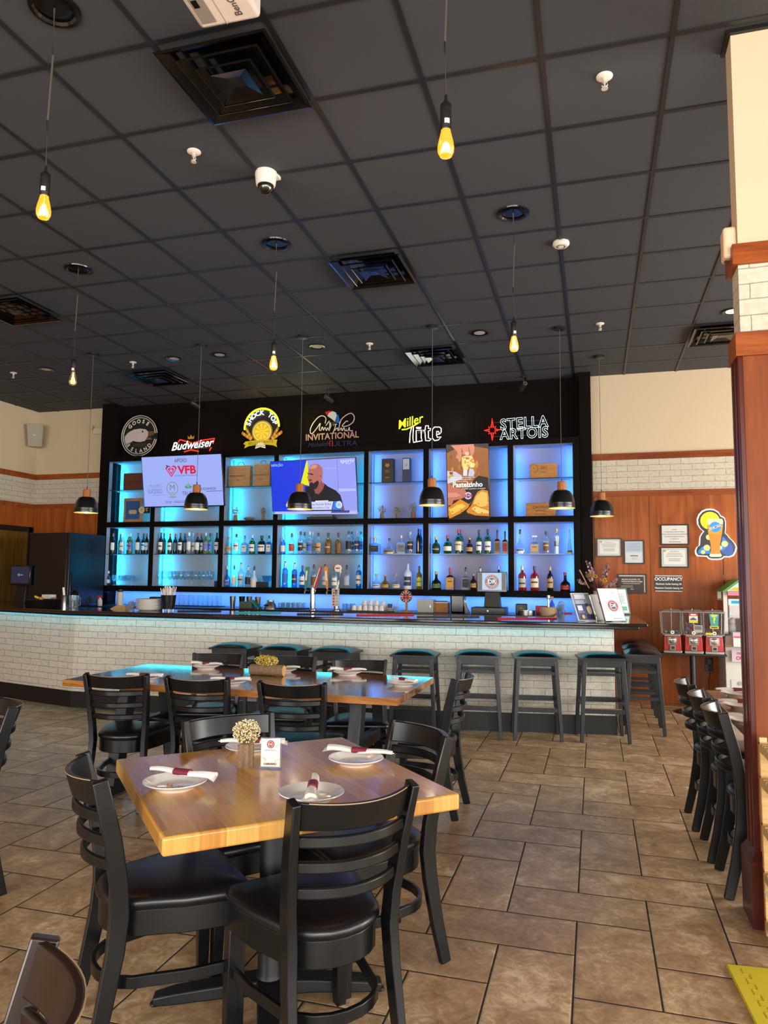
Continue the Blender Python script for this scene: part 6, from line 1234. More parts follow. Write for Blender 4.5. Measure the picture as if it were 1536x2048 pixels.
# coffee cups
CUPP = [(.0001, .003), (.022, 0), (.03, .02), (.036, .062), (.0335, .062), (.028, .022), (.0001, .008)]
g0 = None
for k_, px in enumerate([709, 720, 731, 742, 753, 763]):
    lab = 'white coffee cup upside down in the front row, %s' % ORD[k_]; loc = on(px, 8.75, ZK+.012)
    if not g0:
        g0 = thing('coffee_cup', lab, 'cup', loc, 0, 'white coffee cups'); b = MB(MPORC); b.lathe([(r_, .062-z_) for r_, z_ in CUPP][::-1], n=18); b.build('cup_body', g0, ang=60); b = MB(MPORC); b.tube([(.033, 0, .05), (.052, 0, .045), (.05, 0, .025), (.028, 0, .02)], .005, 6); b.build('handle', g0)
    else: dup(g0, loc, random.uniform(-1, 1), lab)
for k_, px in enumerate([730, 742, 754, 767]): dup(g0, on(px, 8.92, ZK+.012+.062*(1 if k_ < 3 else .8)), 1.5, 'white coffee cup raised behind the front row of cups, %s' % ORD[k_], 'coffee cups in the raised back row')
b = MB(mat('tray_brown', '#2c1d14', .5)); b.box(-.27, .27, -.07, .1, 0, .012); o = tag(b.build('cup_tray'), 'dark tray under the white coffee cups', 'tray'); o.location = on(738, 8.76)
b = MB(mat('rack_white', '#b8b8c0', .5)); b.box(-.19, .19, -.04, .05, 0, .06); o = tag(b.build('cup_rack'), 'low pale rack holding up the back row of cups', 'rack'); o.location = on(749, 8.93, ZK+.012)
g0 = None
for k_ in range(4):
    lab = 'white saucer in the stack right of the cups, %s' % ('lowest', 'second lowest', 'second highest', 'topmost')[k_]; loc = on(781, 8.8, ZK+.011*k_)
    if not g0: g0 = cylthing('saucer', lab, 'saucer', 781, 8.8, ZK, [(.0001, 0), (.035, 0), (.075, .012), (.074, .014), (.0001, .006)], MPORC, 'dish', 24, 'stacked saucers')
    else: dup(g0, loc, 0, lab)
b = MB(mat('purple_box', '#2a1830', .4)); b.box(-.025, .025, -.02, .02, 0, .05); o = tag(b.build('small_box'), 'small dark purple box on top of the stacked saucers', 'box'); o.location = on(780, 8.8, ZK+.047)
t = cylthing('stirrer_glass', 'clear glass of stirrers left of the prize wheel', 'glass', 792, 8.75, ZK, [(.0001, .004), (.026, 0), (.032, .07), (.030, .07), (.024, .008), (.0001, .008)], MGLS)
for k_ in range(7): b = MB(mat('stirrer', '#b8b4b0', .5)); an = k_*.9; b.tube([(.01*math.cos(an), .01*math.sin(an), .01), (.035*math.cos(an), .03*math.sin(an), .15)], .002, 4); b.build('stirrer', t)
for k_, (px, Y) in enumerate([(690, 9.0), (698, 8.9), (705, 9.05)]):
    t = cylthing('glass_mug', 'clear glass mug right of the tap list, %s' % ORD[k_], 'mug', px, Y, ZK, [(.0001, .01), (.034, 0), (.034, .085), (.031, .085), (.03, .014), (.0001, .014)], MGLS, 'glass_wall', 16, 'glass mugs'); b = MB(MGLS); b.tube([(.033, 0, .07), (.056, 0, .06), (.056, 0, .03), (.033, 0, .02)], .005, 6); b.build('handle', t)
# left end of the bar
t = cylthing('tray_stack', 'stack of round black serving trays at the left end of the bar', 'trays', 86, 7.45, ZT1, [(.0001, 0), (.19, 0), (.205, .02), (.19, .022), (.205, .042), (.19, .044), (.205, .064), (.19, .066), (.205, .088), (.198, .09), (.19, .074), (.0001, .074)], mat('tray_black', '#14110f', .45), 'tray_rims', 36)
t = cylthing('steel_pitcher', 'brushed steel pitcher right of the black trays', 'pitcher', 130, 7.3, ZT1, [(.0001, 0), (.04, 0), (.038, .14), (.042, .15), (.038, .148), (.0001, .01)], MSTEEL); b = MB(MWHITE); b.tube([(0, 0, .05), (-.03, 0, .24)], .013, 8); b.build('utensil', t)
t = cylthing('glass_pitcher', 'clear glass pitcher half full of grey liquid', 'pitcher', 148, 7.28, ZT1, [(.0001, .006), (.048, 0), (.058, .15), (.055, .15), (.045, .012), (.0001, .012)], MGLS, 'glass_wall', 24); b = MB(glassy('grey_liquid', '#7c8a90', .1)); b.lathe([(.0001, .013), (.044, .013), (.049, .09), (.0001, .09)], n=24); b.build('liquid', t); b = MB(MGLS); b.tube([(.055, 0, .13), (.09, 0, .12), (.09, 0, .04), (.052, 0, .03)], .008, 8); b.build('handle', t)
t = cylthing('coffee_press', 'dark metal coffee press with a domed lid', 'coffee press', 149, 7.95, ZK+.0, [(.0001, 0), (.05, 0), (.05, .19), (.055, .2), (.03, .23), (.008, .235), (.006, .26), (.014, .268), (.0001, .275)], mat('gun_metal', '#2a2b2e', .25, .7))
t = thing('napkin_crate', 'pale wooden crate of folded papers behind the black trays', 'crate', on(89, 7.85, ZT1)); b = MB(WBX); b.box(-.11, .1, 0, .1, 0, .1); b.build('crate_body', t); b = MB(MNAP); 
for k_ in range(5): b.box(-.04+.028*k_, -.02+.028*k_, -.004, .1, .02, .135)
b.build('papers', t)
b = MB(dcol('#d8d020')); b.tube([(-.03, 0, .02), (.03, 0, .0)], .014, 10); o = tag(b.build('yellow_marker'), 'yellow tube lying on the black trays', 'marker'); p = on(74, 7.45, ZT1+.102); o.location = p
b = MB(dcol('#e07a20')); b.ball((0, 0, .022), .024, 10); o = tag(b.build('orange_fruit'), 'small orange fruit on the black trays', 'fruit'); o.location = on(82, 7.43, ZT1+.075)
b = MB(noisy('blue_cloth', '#31465e', .9, 30, .8, .01)); 
for (x, z, r_) in ((-.04, .05, .05), (.03, .06, .055), (0, .10, .045), (.05, .03, .04), (-.02, .02, .05)): b.ball((x, 0, z), r_, 9, (1.1, .8, .9))
o = tag(b.build('blue_rag'), 'crumpled dark blue cloth at the left end of the bar', 'cloth'); o.location = on(183, 8.6, ZK)
b = MB(dcol('#1f5fc0')); b.ball((0, 0, .02), .045, 9, (1.3, .8, .45)); o = tag(b.build('blue_sponge'), 'bright blue cloth lump beside the red trigger spray bottle', 'cloth'); o.location = on(186, 8.35, ZK+.01)
b = MB(MUNIT); b.box(-8.45, -7.56, 8.2, 8.8, 0, ZK-.03); tag(b.build('side_cabinet', bevel=.004), 'dark low cabinet in the left corner behind the bar', 'cabinet')
t = thing('side_cart', 'low black cabinet between the refrigerator and the shelving', 'cabinet', (-6.62, 8.4, 0)); b = MB(MUNIT); b.box(-.26, .6, -.15, .19, 0, ZK); b.build('cabinet_body', t, bevel=.004)
t = cylthing('steel_flask', 'white insulated drinks bottle with a black lid', 'flask', 240, 8.85, ZK, [(.0001, 0), (.046, 0), (.046, .17), (.03, .195), (.0001, .195)], mat('flask_white', '#cfc9b8', .4)); b = MB(MBLACKM); b.lathe([(.034, .19), (.036, .195), (.036, .222), (.0001, .224)], n=18); b.build('lid', t)
g0 = None
for k_ in range(8):
    lab = 'white plate in the stack on the bar top, %s' % ('lowest', 'second lowest', 'third lowest', 'fourth lowest', 'fourth highest', 'third highest', 'second highest', 'topmost')[k_]; loc = on(297, 7.15, ZT1+.0155*k_)
    if not g0: g0 = cylthing('dinner_plate', lab, 'plate', 297, 7.15, ZT1, [(.0001, .0), (.085, 0), (.09, .002), (.138, .017), (.142, .021), (.138, .023), (.09, .008), (.0001, .006)], MPORC, 'dish', 32, 'stacked dinner plates')
    else: dup(g0, loc, 0, lab)
t = cylthing('straw_caddy', 'black metal tub of paper wrapped straws on the bar top', 'straw holder', 337, 7.2, ZT1+.02, [(.0001, 0), (.065, 0), (.085, .155), (.082, .155), (.063, .006), (.0001, .006)], mat('caddy_black', '#1a1a1c', .28, .5), 'tub', 28)
b = MB(MSTEEL)
for a_ in (.8, 2.3, 3.9, 5.4): b.cyl((.055*math.cos(a_), .055*math.sin(a_)), .009, -.02, .0, 10)
b.build('feet', t)
for k_ in range(26): a_ = random.uniform(0, 6.28); r_ = random.uniform(.1, 1); b = MB(MNAP); x, y = r_*math.cos(a_), r_*math.sin(a_); b.bar([(x*.04, y*.04, .02), (x*.1, y*.08, .235+random.uniform(-.02, .025))], .010, .004, up=(.3, 1, 0)); b.build('wrapped_straw', t)
t = cylthing('toothpick_cup', 'clear cup of tan twists left of the plate stack', 'cup', 264, 7.15, ZT1, [(.0001, .004), (.03, 0), (.038, .09), (.036, .09), (.028, .006), (.0001, .006)], MGLS)
for k_ in range(9): b = MB(mat('tan_twist', '#b89468', .7)); a_ = k_*.8; b.tube([(-.015*math.cos(a_), -.015*math.sin(a_), .008), (.025*math.cos(a_), .025*math.sin(a_), .085+.004*k_)], .004, 5); b.build('twist', t)
t = thing('caddy_organiser', 'black bar caddy with a wooden block behind the plates', 'caddy', on(308, 8.2, ZK)); b = MB(MBLACKM); b.box(-.07, .05, 0, .12, 0, .15); b.box(-.19, -.07, 0, .12, 0, .08); b.build('caddy_body', t, bevel=.004); b = MB(WBX); b.box(-.18, -.09, -.004, .01, .075, .095); b.box(.02, .06, -.01, .02, .06, .11); b.build('wood_block', t)
b = MB(mat('tan_paper', '#b89a70', .7)); b.hexa([(-.12, -.05, 0), (.1, -.06, 0), (.13, .04, 0), (-.08, .05, 0)], [(-.06, -.03, .035), (.05, -.02, .05), (.06, .02, .04), (-.04, .03, .03)]); o = tag(b.build('paper_bag'), 'crumpled tan paper beside the white flask', 'paper'); o.location = on(243, 7.35, ZT1)
t = thing('back_counter_riser', 'low dark shelf linking bar caddy and back counter', 'shelf', (-5.4, 8.3, 0)); b = MB(MUNIT); b.box(-.6, .6, -.12, .3, 0, ZK); b.build('riser_body', t)
# refrigerator
pa = AY(61, 1066, 8.35); pb = AY(141, 1065, 8.35); t = thing('refrigerator', 'tall black refrigerator in the left corner, its side tinted dark blue for LED light', 'refrigerator', (pb.x, 8.35, 0)); wF = pb.x-pa.x; zF = pb.z
b = MB(mat('fridge_black', '#0b0a0a', .3)); b.box(-wF, -.045, 0, .75, 0.03, zF); b.build('cabinet', t, bevel=.006); b = MB(mat('fridge_door_led_tint', '#121820', .28)); b.box(-.04, 0, 0, .75, .05, zF); d_ = b.build('door', t, bevel=.006); b = MB(MBLACKG); b.box(0, .02, .02, .05, .9, 1.5); b.build('door_handle', d_, bevel=.004)  # blue LED light on the door side is painted into its colour
# leaning signs at the right end of the bar top
def leaner(name, lab, px, py, w_, h, yaw, lean, frame, art, cat='sign', dz=.012):
    p = AZ(px, py, ZT1+.002); t = thing(name, lab, cat, tuple(p)); t.rotation_euler = (Matrix.Rotation(yaw, 3, 'Z') @ Matrix.Rotation(-lean, 3, 'X')).to_euler()
    b = MB(frame); b.box(-w_/2, w_/2, 0, dz, 0.004, h); b.build('frame', t, bevel=.003); 
    b = MB(frame); b.hexa([(-.03, dz, h*.55), (.03, dz, h*.55), (.03, dz+.002, h*.55), (-.03, dz+.002, h*.55)], [(-.03, dz, h*.6), (.03, dz, h*.6), (.03, dz+.005, h*.6), (-.03, dz+.005, h*.6)]); b.build('easel_stop', t)
    b = MB(frame); q_ = math.tan(lean)*1.0; b.hexa([(-.03, h*.28, -.0+h*.28*math.tan(lean)*1.0), (.03, h*.28, h*.28*math.tan(lean)), (.03, h*.28+.004, h*.28*math.tan(lean)), (-.03, h*.28+.004, h*.28*math.tan(lean))], [(-.03, dz, h*.75), (.03, dz, h*.75), (.03, dz+.004, h*.75), (-.03, dz+.004, h*.75)]); b.build('easel_leg', t)
    a = Art(w_, h, y=-.0005); a.M = Matrix.Translation((0, 0, h/2)); art(a, w_, h); a.build('print', t, flat=True); return t
def a1(a, w_, h):
    a.rect(-w_*.46, w_*.46, -h*.47, h*.47, '#46506e'); a.rect(-w_*.46, w_*.46, h*.1, h*.47, '#7d8290'); a.lines(-w_*.4, w_*.25, h*.28, h*.44, 3, '#dfe2ea', .6); a.lines(-w_*.4, w_*.1, h*.1, h*.22, 3, '#b8bece'); a.rect(-w_*.36, -w_*.1, -h*.14, h*.04, '#c9cdd8')
    a.disc(w_*.24, -h*.12, w_*.13, '#c9b59a', 16, sz=1.6); a.disc(w_*.18, h*.06, w_*.08, '#2a2c38', 14); a.rect(w_*.05, w_*.44, -h*.44, -h*.28, '#1c2440'); a.disc(-w_*.2, -h*.36, w_*.09, '#c8a070', 16); a.rect(-w_*.4, -w_*.06, -h*.2, -h*.19, '#d0d4de')
def a2(a, w_, h): a.rect(-w_*.42, w_*.42, -h*.44, h*.44, '#e6e6dc'); a.lines(-w_*.3, w_*.3, -h*.3, h*.3, 8, '#8a8a86'); a.disc(w_*.1, h*.1, w_*.06, '#2a2a2a', 10, sz=2)
def a3(a, w_, h):
    a.rect(-w_*.47, w_*.47, -h*.48, h*.48, '#e2ece8'); r_ = w_*.24; u, v = w_*.06, -h*.04; a.ring(u, v, r_*.66, r_, '#b8404c'); a.disc(u, v, r_*.58, '#2c4a50', 24); a.text('DR', u, v, r_*.8, '#e8f0ee', bold=.001)
    a.arc('BOTECO', u, v, r_*.83, r_*.24, '#f4e8e4', PI/2, 1.8); a.arc('RESTAURANT', u, v, r_*.83, r_*.2, '#f4e8e4', -PI/2, 2.4, inside=True); a.ring(w_*.2, h*.33, w_*.13, w_*.14, '#6a7a80', 20); a.text('*', w_*.2, h*.3, w_*.2, '#c04848'); a.lines(-w_*.1, w_*.35, -h*.44, -h*.40, 1, '#8aa09a')
def a4(a, w_, h): a.rect(-w_*.45, w_*.45, -h*.47, h*.47, '#e4e2dc'); a.poly([(-w_*.1, h*.2), (w_*.3, h*.2), (w_*.45, -h*.46), (w_*.1, -h*.46)], '#cc2c44'); a.rect(w_*.0, w_*.3, -.01, .02, '#e0b030'); a.ring(w_*.2, h*.33, w_*.1, w_*.11, '#9a9a9a', 16)
def a5(a, w_, h): a.rect(-w_*.42, w_*.42, -h*.44, h*.44, '#cfe0dc'); a.rect(-w_*.36, w_*.36, -h*.4, h*.4, '#dfe9e6'); a.lines(-w_*.26, w_*.3, -h*.1, h*.28, 7, '#8fa8a2'); a.rect(w_*.05, w_*.34, -h*.36, -h*.2, '#6fae8a')
leaner('menu_stand', 'dark blue drink poster in a white acrylic stand, leftmost leaning sign', 1176, 1242, .215, .285, .72, .42, mat('acrylic_white', '#d4d8dc', .25), a1)
leaner('menu_stand', 'yellow framed white sheet behind the dark blue poster', 1188, 1231, .20, .235, .5, .35, dcol('#cfae3a'), a2)
leaner('menu_stand', 'white menu leaning with round DR logo, at the right end of the bar', 1232, 1243, .235, .335, .62, .40, mat('menu_edge', '#4a463e', .5), a3)
leaner('menu_stand', 'white and red leaflet stand between the poster and the white menu', 1211, 1241, .17, .27, .68, .42, mat('leaflet_white', '#dcdcd8', .4), a4)
leaner('certificate_stand', 'green grey framed certificate behind the white menu', 1243, 1229, .24, .31, .5, .28, mat('sage_frame', '#5c6e66', .45), a5)
# dried bouquet in tall vase
p = AZ(1196, 1229, ZT1); t = thing('bouquet_vase', 'tall cream ceramic vase with purple and mustard dried flowers', 'vase', (p.x, p.y, ZT1))
b = MB(mat('cream_ceramic', '#b9aa92', .5)); b.lathe([(.0001, 0), (.06, 0), (.068, .05), (.068, .16), (.05, .2), (.046, .25), (.05, .262), (.045, .262), (.04, .2), (.0001, .19)], n=28); b.build('vase_body', t)
PUR = [mat('leaf_%d' % i_, c, .6) for i_, c in enumerate(['#6a4a54', '#8d6a72', '#4a2f38', '#a58a88', '#7a5a60'])]
for k_ in range(13):
    an = random.uniform(-1.25, 1.25); ln = random.uniform(.2, .36); yy = random.uniform(-.09, .05); tip = (math.sin(an)*ln*.85, yy, .25+math.cos(an)*ln)
    b = MB(mat('twig', '#4a342a', .7)); mid = (tip[0]*.45, yy*.4, .25+(tip[2]-.25)*.5); b.tube([(0, 0, .2), mid, tip], .0016, 5); br = b.build('branch', t)
    b = MB(PUR[0])
    for j_ in range(9):
        f = .35+.65*j_/8; s_ = 1 if j_ % 2 else -1; bx_ = (mid[0]+(tip[0]-mid[0])*f, yy*(.4+.6*f), mid[2]+(tip[2]-mid[2])*f); r_ = random.uniform(.011, .019); b.use(random.choice(PUR)); ang_ = random.uniform(0, 6.28); cx_, cz_ = bx_[0]+s_*.017*math.cos(an), bx_[2]+random.uniform(-.012, .012)
        b.add([(cx_+r_*math.cos(ang_+q_*PI/4)*.75, bx_[1]+.005*math.sin(q_), cz_+r_*math.sin(ang_+q_*PI/4)) for q_ in range(8)], [tuple(range(8))])
    b.build('leaves', br, flat=True)
for (x, z, c) in ((-.03, .43, '#c9921e'), (.075, .385, '#c8941c'), (-.075, .445, '#a88442')):
    b = MB(dcol(c)); 
    for j_ in range(45): v = Vector((random.gauss(0, 1), random.gauss(0, 1), random.gauss(0, 1))).normalized(); b.ball((x+v.x*.027, -.07+v.y*.02, z+v.z*.024), .0055, 5)
    b.build('mustard_flower', t)
b = MB(dcol('#5a2426'))
for j_ in range(60): an = random.uniform(-1.2, 1.2); l = random.uniform(.05, .1); b.tube([(0, -.04, .27), (math.sin(an)*l, -.06+random.uniform(-.02, .02), .28+math.cos(an)*l)], .0028, 4)
b.build('dark_red_flower', t)
b = MB(mat('dry_pod', '#b08a68', .7)); b.hexa([(-.10, -.05, .30), (-.085, -.05, .29), (-.085, -.045, .29), (-.10, -.045, .30)], [(-.20, -.05, .50), (-.185, -.05, .50), (-.185, -.045, .50), (-.20, -.045, .50)]); b.build('long_pod', t)
# ------------------------------------------------------------------ right wall group
YW2 = YW-.019
def frame(px0, px1, py0, py1, fm, lab, art, name='framed_certificate', cat='picture', fw=.016, Y=None, dy=.018):
    Y = Y or YW2-dy; a0 = AY(px0, py1, Y); a1_ = AY(px1, py0, Y); w_, h = a1_.x-a0.x, a1_.z-a0.z
    t = thing(name, lab, cat, ((a0.x+a1_.x)/2, Y, (a0.z+a1_.z)/2)); b = MB(fm)
    if fw: b.box(-w_/2, w_/2, 0, dy, h/2-fw, h/2); b.box(-w_/2, w_/2, 0, dy, -h/2, -h/2+fw); b.box(-w_/2, -w_/2+fw, 0, dy, -h/2+fw, h/2-fw); b.box(w_/2-fw, w_/2, 0, dy, -h/2+fw, h/2-fw); b.box(-w_/2+.002, w_/2-.002, .008, dy, -h/2+.002, h/2-.002)
    else: b.box(-w_/2, w_/2, .002, dy, -h/2, h/2)
    b.build('frame', t); a = Art(w_, h, y=.0068 if fw else .0015); art(a, w_, h, fw); a.build('print', t, flat=True); return t
FB = mat('black_frame', '#15120f', .35)
def cert(seal):
    def f(a, w_, h, fw):
        x, z = w_/2-fw, h/2-fw; a.rect(-x, x, -z, z, '#c9cbc6'); a.rect(-x*.88, x*.88, -z*.82, z*.82, '#8f9490'); a.rect(-x*.86, x*.86, -z*.8, z*.8, '#dcdcd6'); a.text('CERTIFICATE', 0, z*.62, z*.16, '#5a5a58'); a.lines(-x*.7, x*.7, z*.0, z*.5, 4, '#8f8f8c', .35); a.lines(-x*.5, x*.5, -z*.45, -z*.1, 3, '#8a8a88', .4); a.disc(*seal(x, z), z*.12, '#b3a04a', 14)
    return f
frame(1193, 1243.5, 1076, 1114, FB, 'black framed certificate with gold seal, partly behind the bouquet', cert(lambda x, z: (-x*.7, z*.7)))
def cert2(a, w_, h, fw): x, z = w_/2-fw, h/2-fw; a.rect(-x, x, -z, z, '#ccd0d4'); a.rect(-x*.95, x*.95, 0, z*.96, '#aebccb'); a.lines(-x*.8, x*.8, z*.1, z*.85, 6, '#8a9cb2', .35); a.lines(-x*.45, x*.45, -z*.4, -z*.3, 1, '#3c3c40', .8); a.lines(-x*.3, x*.3, -z*.75, -z*.5, 3, '#9a9a9a', .3)
frame(1248, 1288.5, 1080, 1128, FB, 'upright black framed licence with pale blue top half', cert2)
def notice(a, w_, h, fw):
    x, z = w_/2-fw, h/2-fw; a.rect(-x, x, -z, z, '#d2d0ca'); a.ring(0, 0, 0, 0.0001, '#444444', 4)
    for k_, s_ in enumerate(['NOTICE', 'IT IS UNLAWFUL FOR ANY PERSON', 'TO SELL OR SERVE ALCOHOLIC BEVERAGES', 'TO ANYONE UNDER THE AGE OF', '21 YEARS OLD']): a.text(s_, 0, z*(.55-.26*k_), z*.15, '#34322f', sx=.9)
    a.lines(-x*.5, x*.5, -z*.86, -z*.76, 1, '#5a5a5a')
frame(1321.5, 1377.5, 1048, 1090, FB, 'black framed printed notice, upper one beside the beer sign', notice); frame(1321, 1377, 1093.5, 1135.5, FB, 'black framed certificate, lower one beside the beer sign', cert(lambda x, z: (-x*.75, z*.7)))
def dark(a, w_, h, fw):
    x, z = w_/2-fw, h/2-fw; a.rect(-x, x, -z, z, '#d0ccc4'); a.rect(-x, x*.9, -z, z*.86, '#43352e'); a.text('SELLING ALCOHOL TO', -x*.1, z*.5, z*.22, '#e8e2da', bold=.0006, sx=.9); a.text('INTOXICATED PERSONS IS A CRIME', -x*.02, z*.25, z*.2, '#e8e2da', bold=.0006, sx=.72); a.lines(-x*.9, x*.8, -z*.05, z*.1, 1, '#b8aea4', .5); a.lines(-x*.9, x*.1, -z*.45, -z*.15, 2, '#a89c90', .4); a.text('abc', 0, -z*.6, z*.28, '#d8d0c6')
frame(1236, 1293, 1148, 1187, FB, 'black framed brown alcohol warning notice behind the menus', dark, 'warning_notice', 'sign')
def occ(a, w_, h, fw):
    a.rect(-w_/2, w_/2, -h/2, h/2, '#37393a'); a.rect(-w_*.49, w_*.49, h*.43, h*.48, '#e2ded6'); a.rect(-w_*.49, w_*.49, -h*.48, -h*.43, '#e2ded6'); a.text('OCCUPANCY', 0, h*.26, h*.27, '#ece8e2', bold=.0022, sx=.93); a.text('Maximum Inside Seating: 80', 0, -h*.03, h*.15, '#ece8e2', bold=.001, sx=.86); a.text('Maximum Outside Seating: 64', 0, -h*.27, h*.15, '#ece8e2', bold=.001, sx=.86)
frame(1310, 1364.5, 1150.5, 1183.5, mat('sign_black', '#232425', .5), 'dark OCCUPANCY sign with white lettering', occ, 'occupancy_sign', 'sign', 0, dy=.008)
# glowing beer sign
YQ = YW2-.06
def bq(x, y): q_ = AY(1370+x*.08463, 1000+y*.08463, YQ); return q_
c_ = bq(720, 800); t = thing('beer_sign', 'glowing wheat beer glass sign with yellow moon on the cherry wall', 'sign', tuple(c_))
def z_(x, y): q_ = bq(x, y); return (q_.x-c_.x, q_.z-c_.z)
out = [(585, 205), (690, 220), (790, 280), (850, 375), (900, 390), (945, 430), (965, 520), (968, 640), (955, 780), (1010, 830), (1060, 900), (1140, 970), (1200, 1050), (1228, 1130), (1205, 1230), (1150, 1320), (1060, 1355), (930, 1352), (880, 1395), (800, 1415), (640, 1415), (560, 1395), (510, 1340), (400, 1335), (290, 1330), (245, 1280), (235, 1200), (270, 1120), (330, 1080), (335, 980), (345, 870), (390, 790), (435, 740), (350, 670), (290, 570), (280, 450), (320, 340), (400, 255), (490, 215)]
b = MB(mat('acrylic_halo', '#f4f0ea', .3, emit='#fff6ea', es=1.1)); b.prism([z_(*q_) for q_ in out], .0, .012, 'XZ'); b.build('halo_backing', t, flat=True)
cc = (720, 850)
a = Art(1, 1, lambda h: ecol(h, .85), y=-.001); inn = [(cc[0]+(x-cc[0])*.94, cc[1]+(y-cc[1])*.955) for x, y in out]; a.poly([z_(*q_) for q_ in inn], '#2e2c33')
a.disc(*z_(590, 490), abs(z_(590, 490)[0]-z_(820, 490)[0]), '#f6f000', 36); a.disc(*z_(590, 490), abs(z_(590, 490)[0]-z_(790, 490)[0]), '#ffee10', 36)
a.poly([z_(*q_) for q_ in ((310, 1270), (320, 1190), (400, 1110), (480, 1080), (590, 1180), (600, 1275))], '#1c8ad8'); a.poly([z_(*q_) for q_ in ((880, 850), (960, 920), (1060, 1010), (1130, 1100), (1120, 1310), (960, 1310), (830, 1200))], '#2456b0'); a.poly([z_(*q_) for q_ in ((905, 870), (960, 960), (1000, 1080), (900, 1190), (820, 1200), (840, 1060))], '#2f8ee0')
for (x, y, r_) in ((560, 880, 60), (515, 1130, 68), (425, 1232, 44), (938, 1038, 65), (830, 1125, 40)): a.disc(*z_(x, y), r_*.00054, '#f8f08a', 18); a.k -= 1
a.k += 1
a.poly([z_(*q_) for q_ in ((535, 450), (560, 440), (860, 445), (890, 480), (895, 600), (860, 850), (825, 1060), (822, 1200), (850, 1275), (590, 1275), (610, 1200), (605, 1060), (560, 850), (520, 640))], '#f59200')
a.poly([z_(*q_) for q_ in ((535, 570), (520, 640), (560, 800), (870, 800), (895, 600), (890, 580))], '#f7a908'); a.poly([z_(*q_) for q_ in ((535, 450), (560, 440), (870, 445), (895, 490), (895, 585), (530, 585))], '#f4efb6'); a.poly([z_(*q_) for q_ in ((590, 1275), (850, 1275), (868, 1320), (830, 1345), (610, 1345), (570, 1320))], '#f6f2c8')
u, v = z_(710, 640); a.disc(u, v, .062, '#2da0e8', 30); a.poly([(u-.078, v-.045), (u+.07, v+.012), (u+.075, v+.042), (u-.072, v-.012)], '#f6f4ea'); a.text('BLUE MOON', u, v-.001, .031, '#1a2030', rot=.36, bold=.0006)
a.build('lit_face', t, flat=True)
b = MB(MBLACKM); p1_ = z_(930, 1355); b.tube([(p1_[0], .05, p1_[1]+.02), (p1_[0]-.01, .045, p1_[1]-.2), (p1_[0]+.01, .045, p1_[1]-.5), (p1_[0], .045, p1_[1]-1.0)], .004, 6); b.build('power_cord', t)
b = MB(MSTEEL); 
for dx, dz in ((-.1, .2), (.1, .0), (-.1, -.15)): b.M = Matrix.Translation((dx, .012, dz)) @ Matrix.Rotation(-PI/2, 4, 'X'); b.cyl((0, 0), .008, 0, .048, 8)
b.build('standoff', t); point('sign_glow', (c_.x, YQ+.03, c_.z), 3, (1, .75, .35), .12)
# wall outlet with plug
p = AY(1418, 1329, YW2-.01); t = thing('wall_outlet', 'black wall outlet with a plugged in adapter and cord', 'outlet', (p.x, YW2-.008, p.z)); b = MB(MBLACKM); b.box(-.045, .045, 0, .008, -.08, .08); b.build('cover_plate', t, bevel=.003); b = MB(MBLACKG); b.box(-.03, .03, -.04, 0, .0, .07); b.build('adapter', t, bevel=.005)
b = MB(MBLACKM); b.tube([(0, -.02, .0), (.01, -.02, -.1), (-.01, -.015, -.2), (.0, -.01, -.42)], .004, 6); b.build('cord', t)
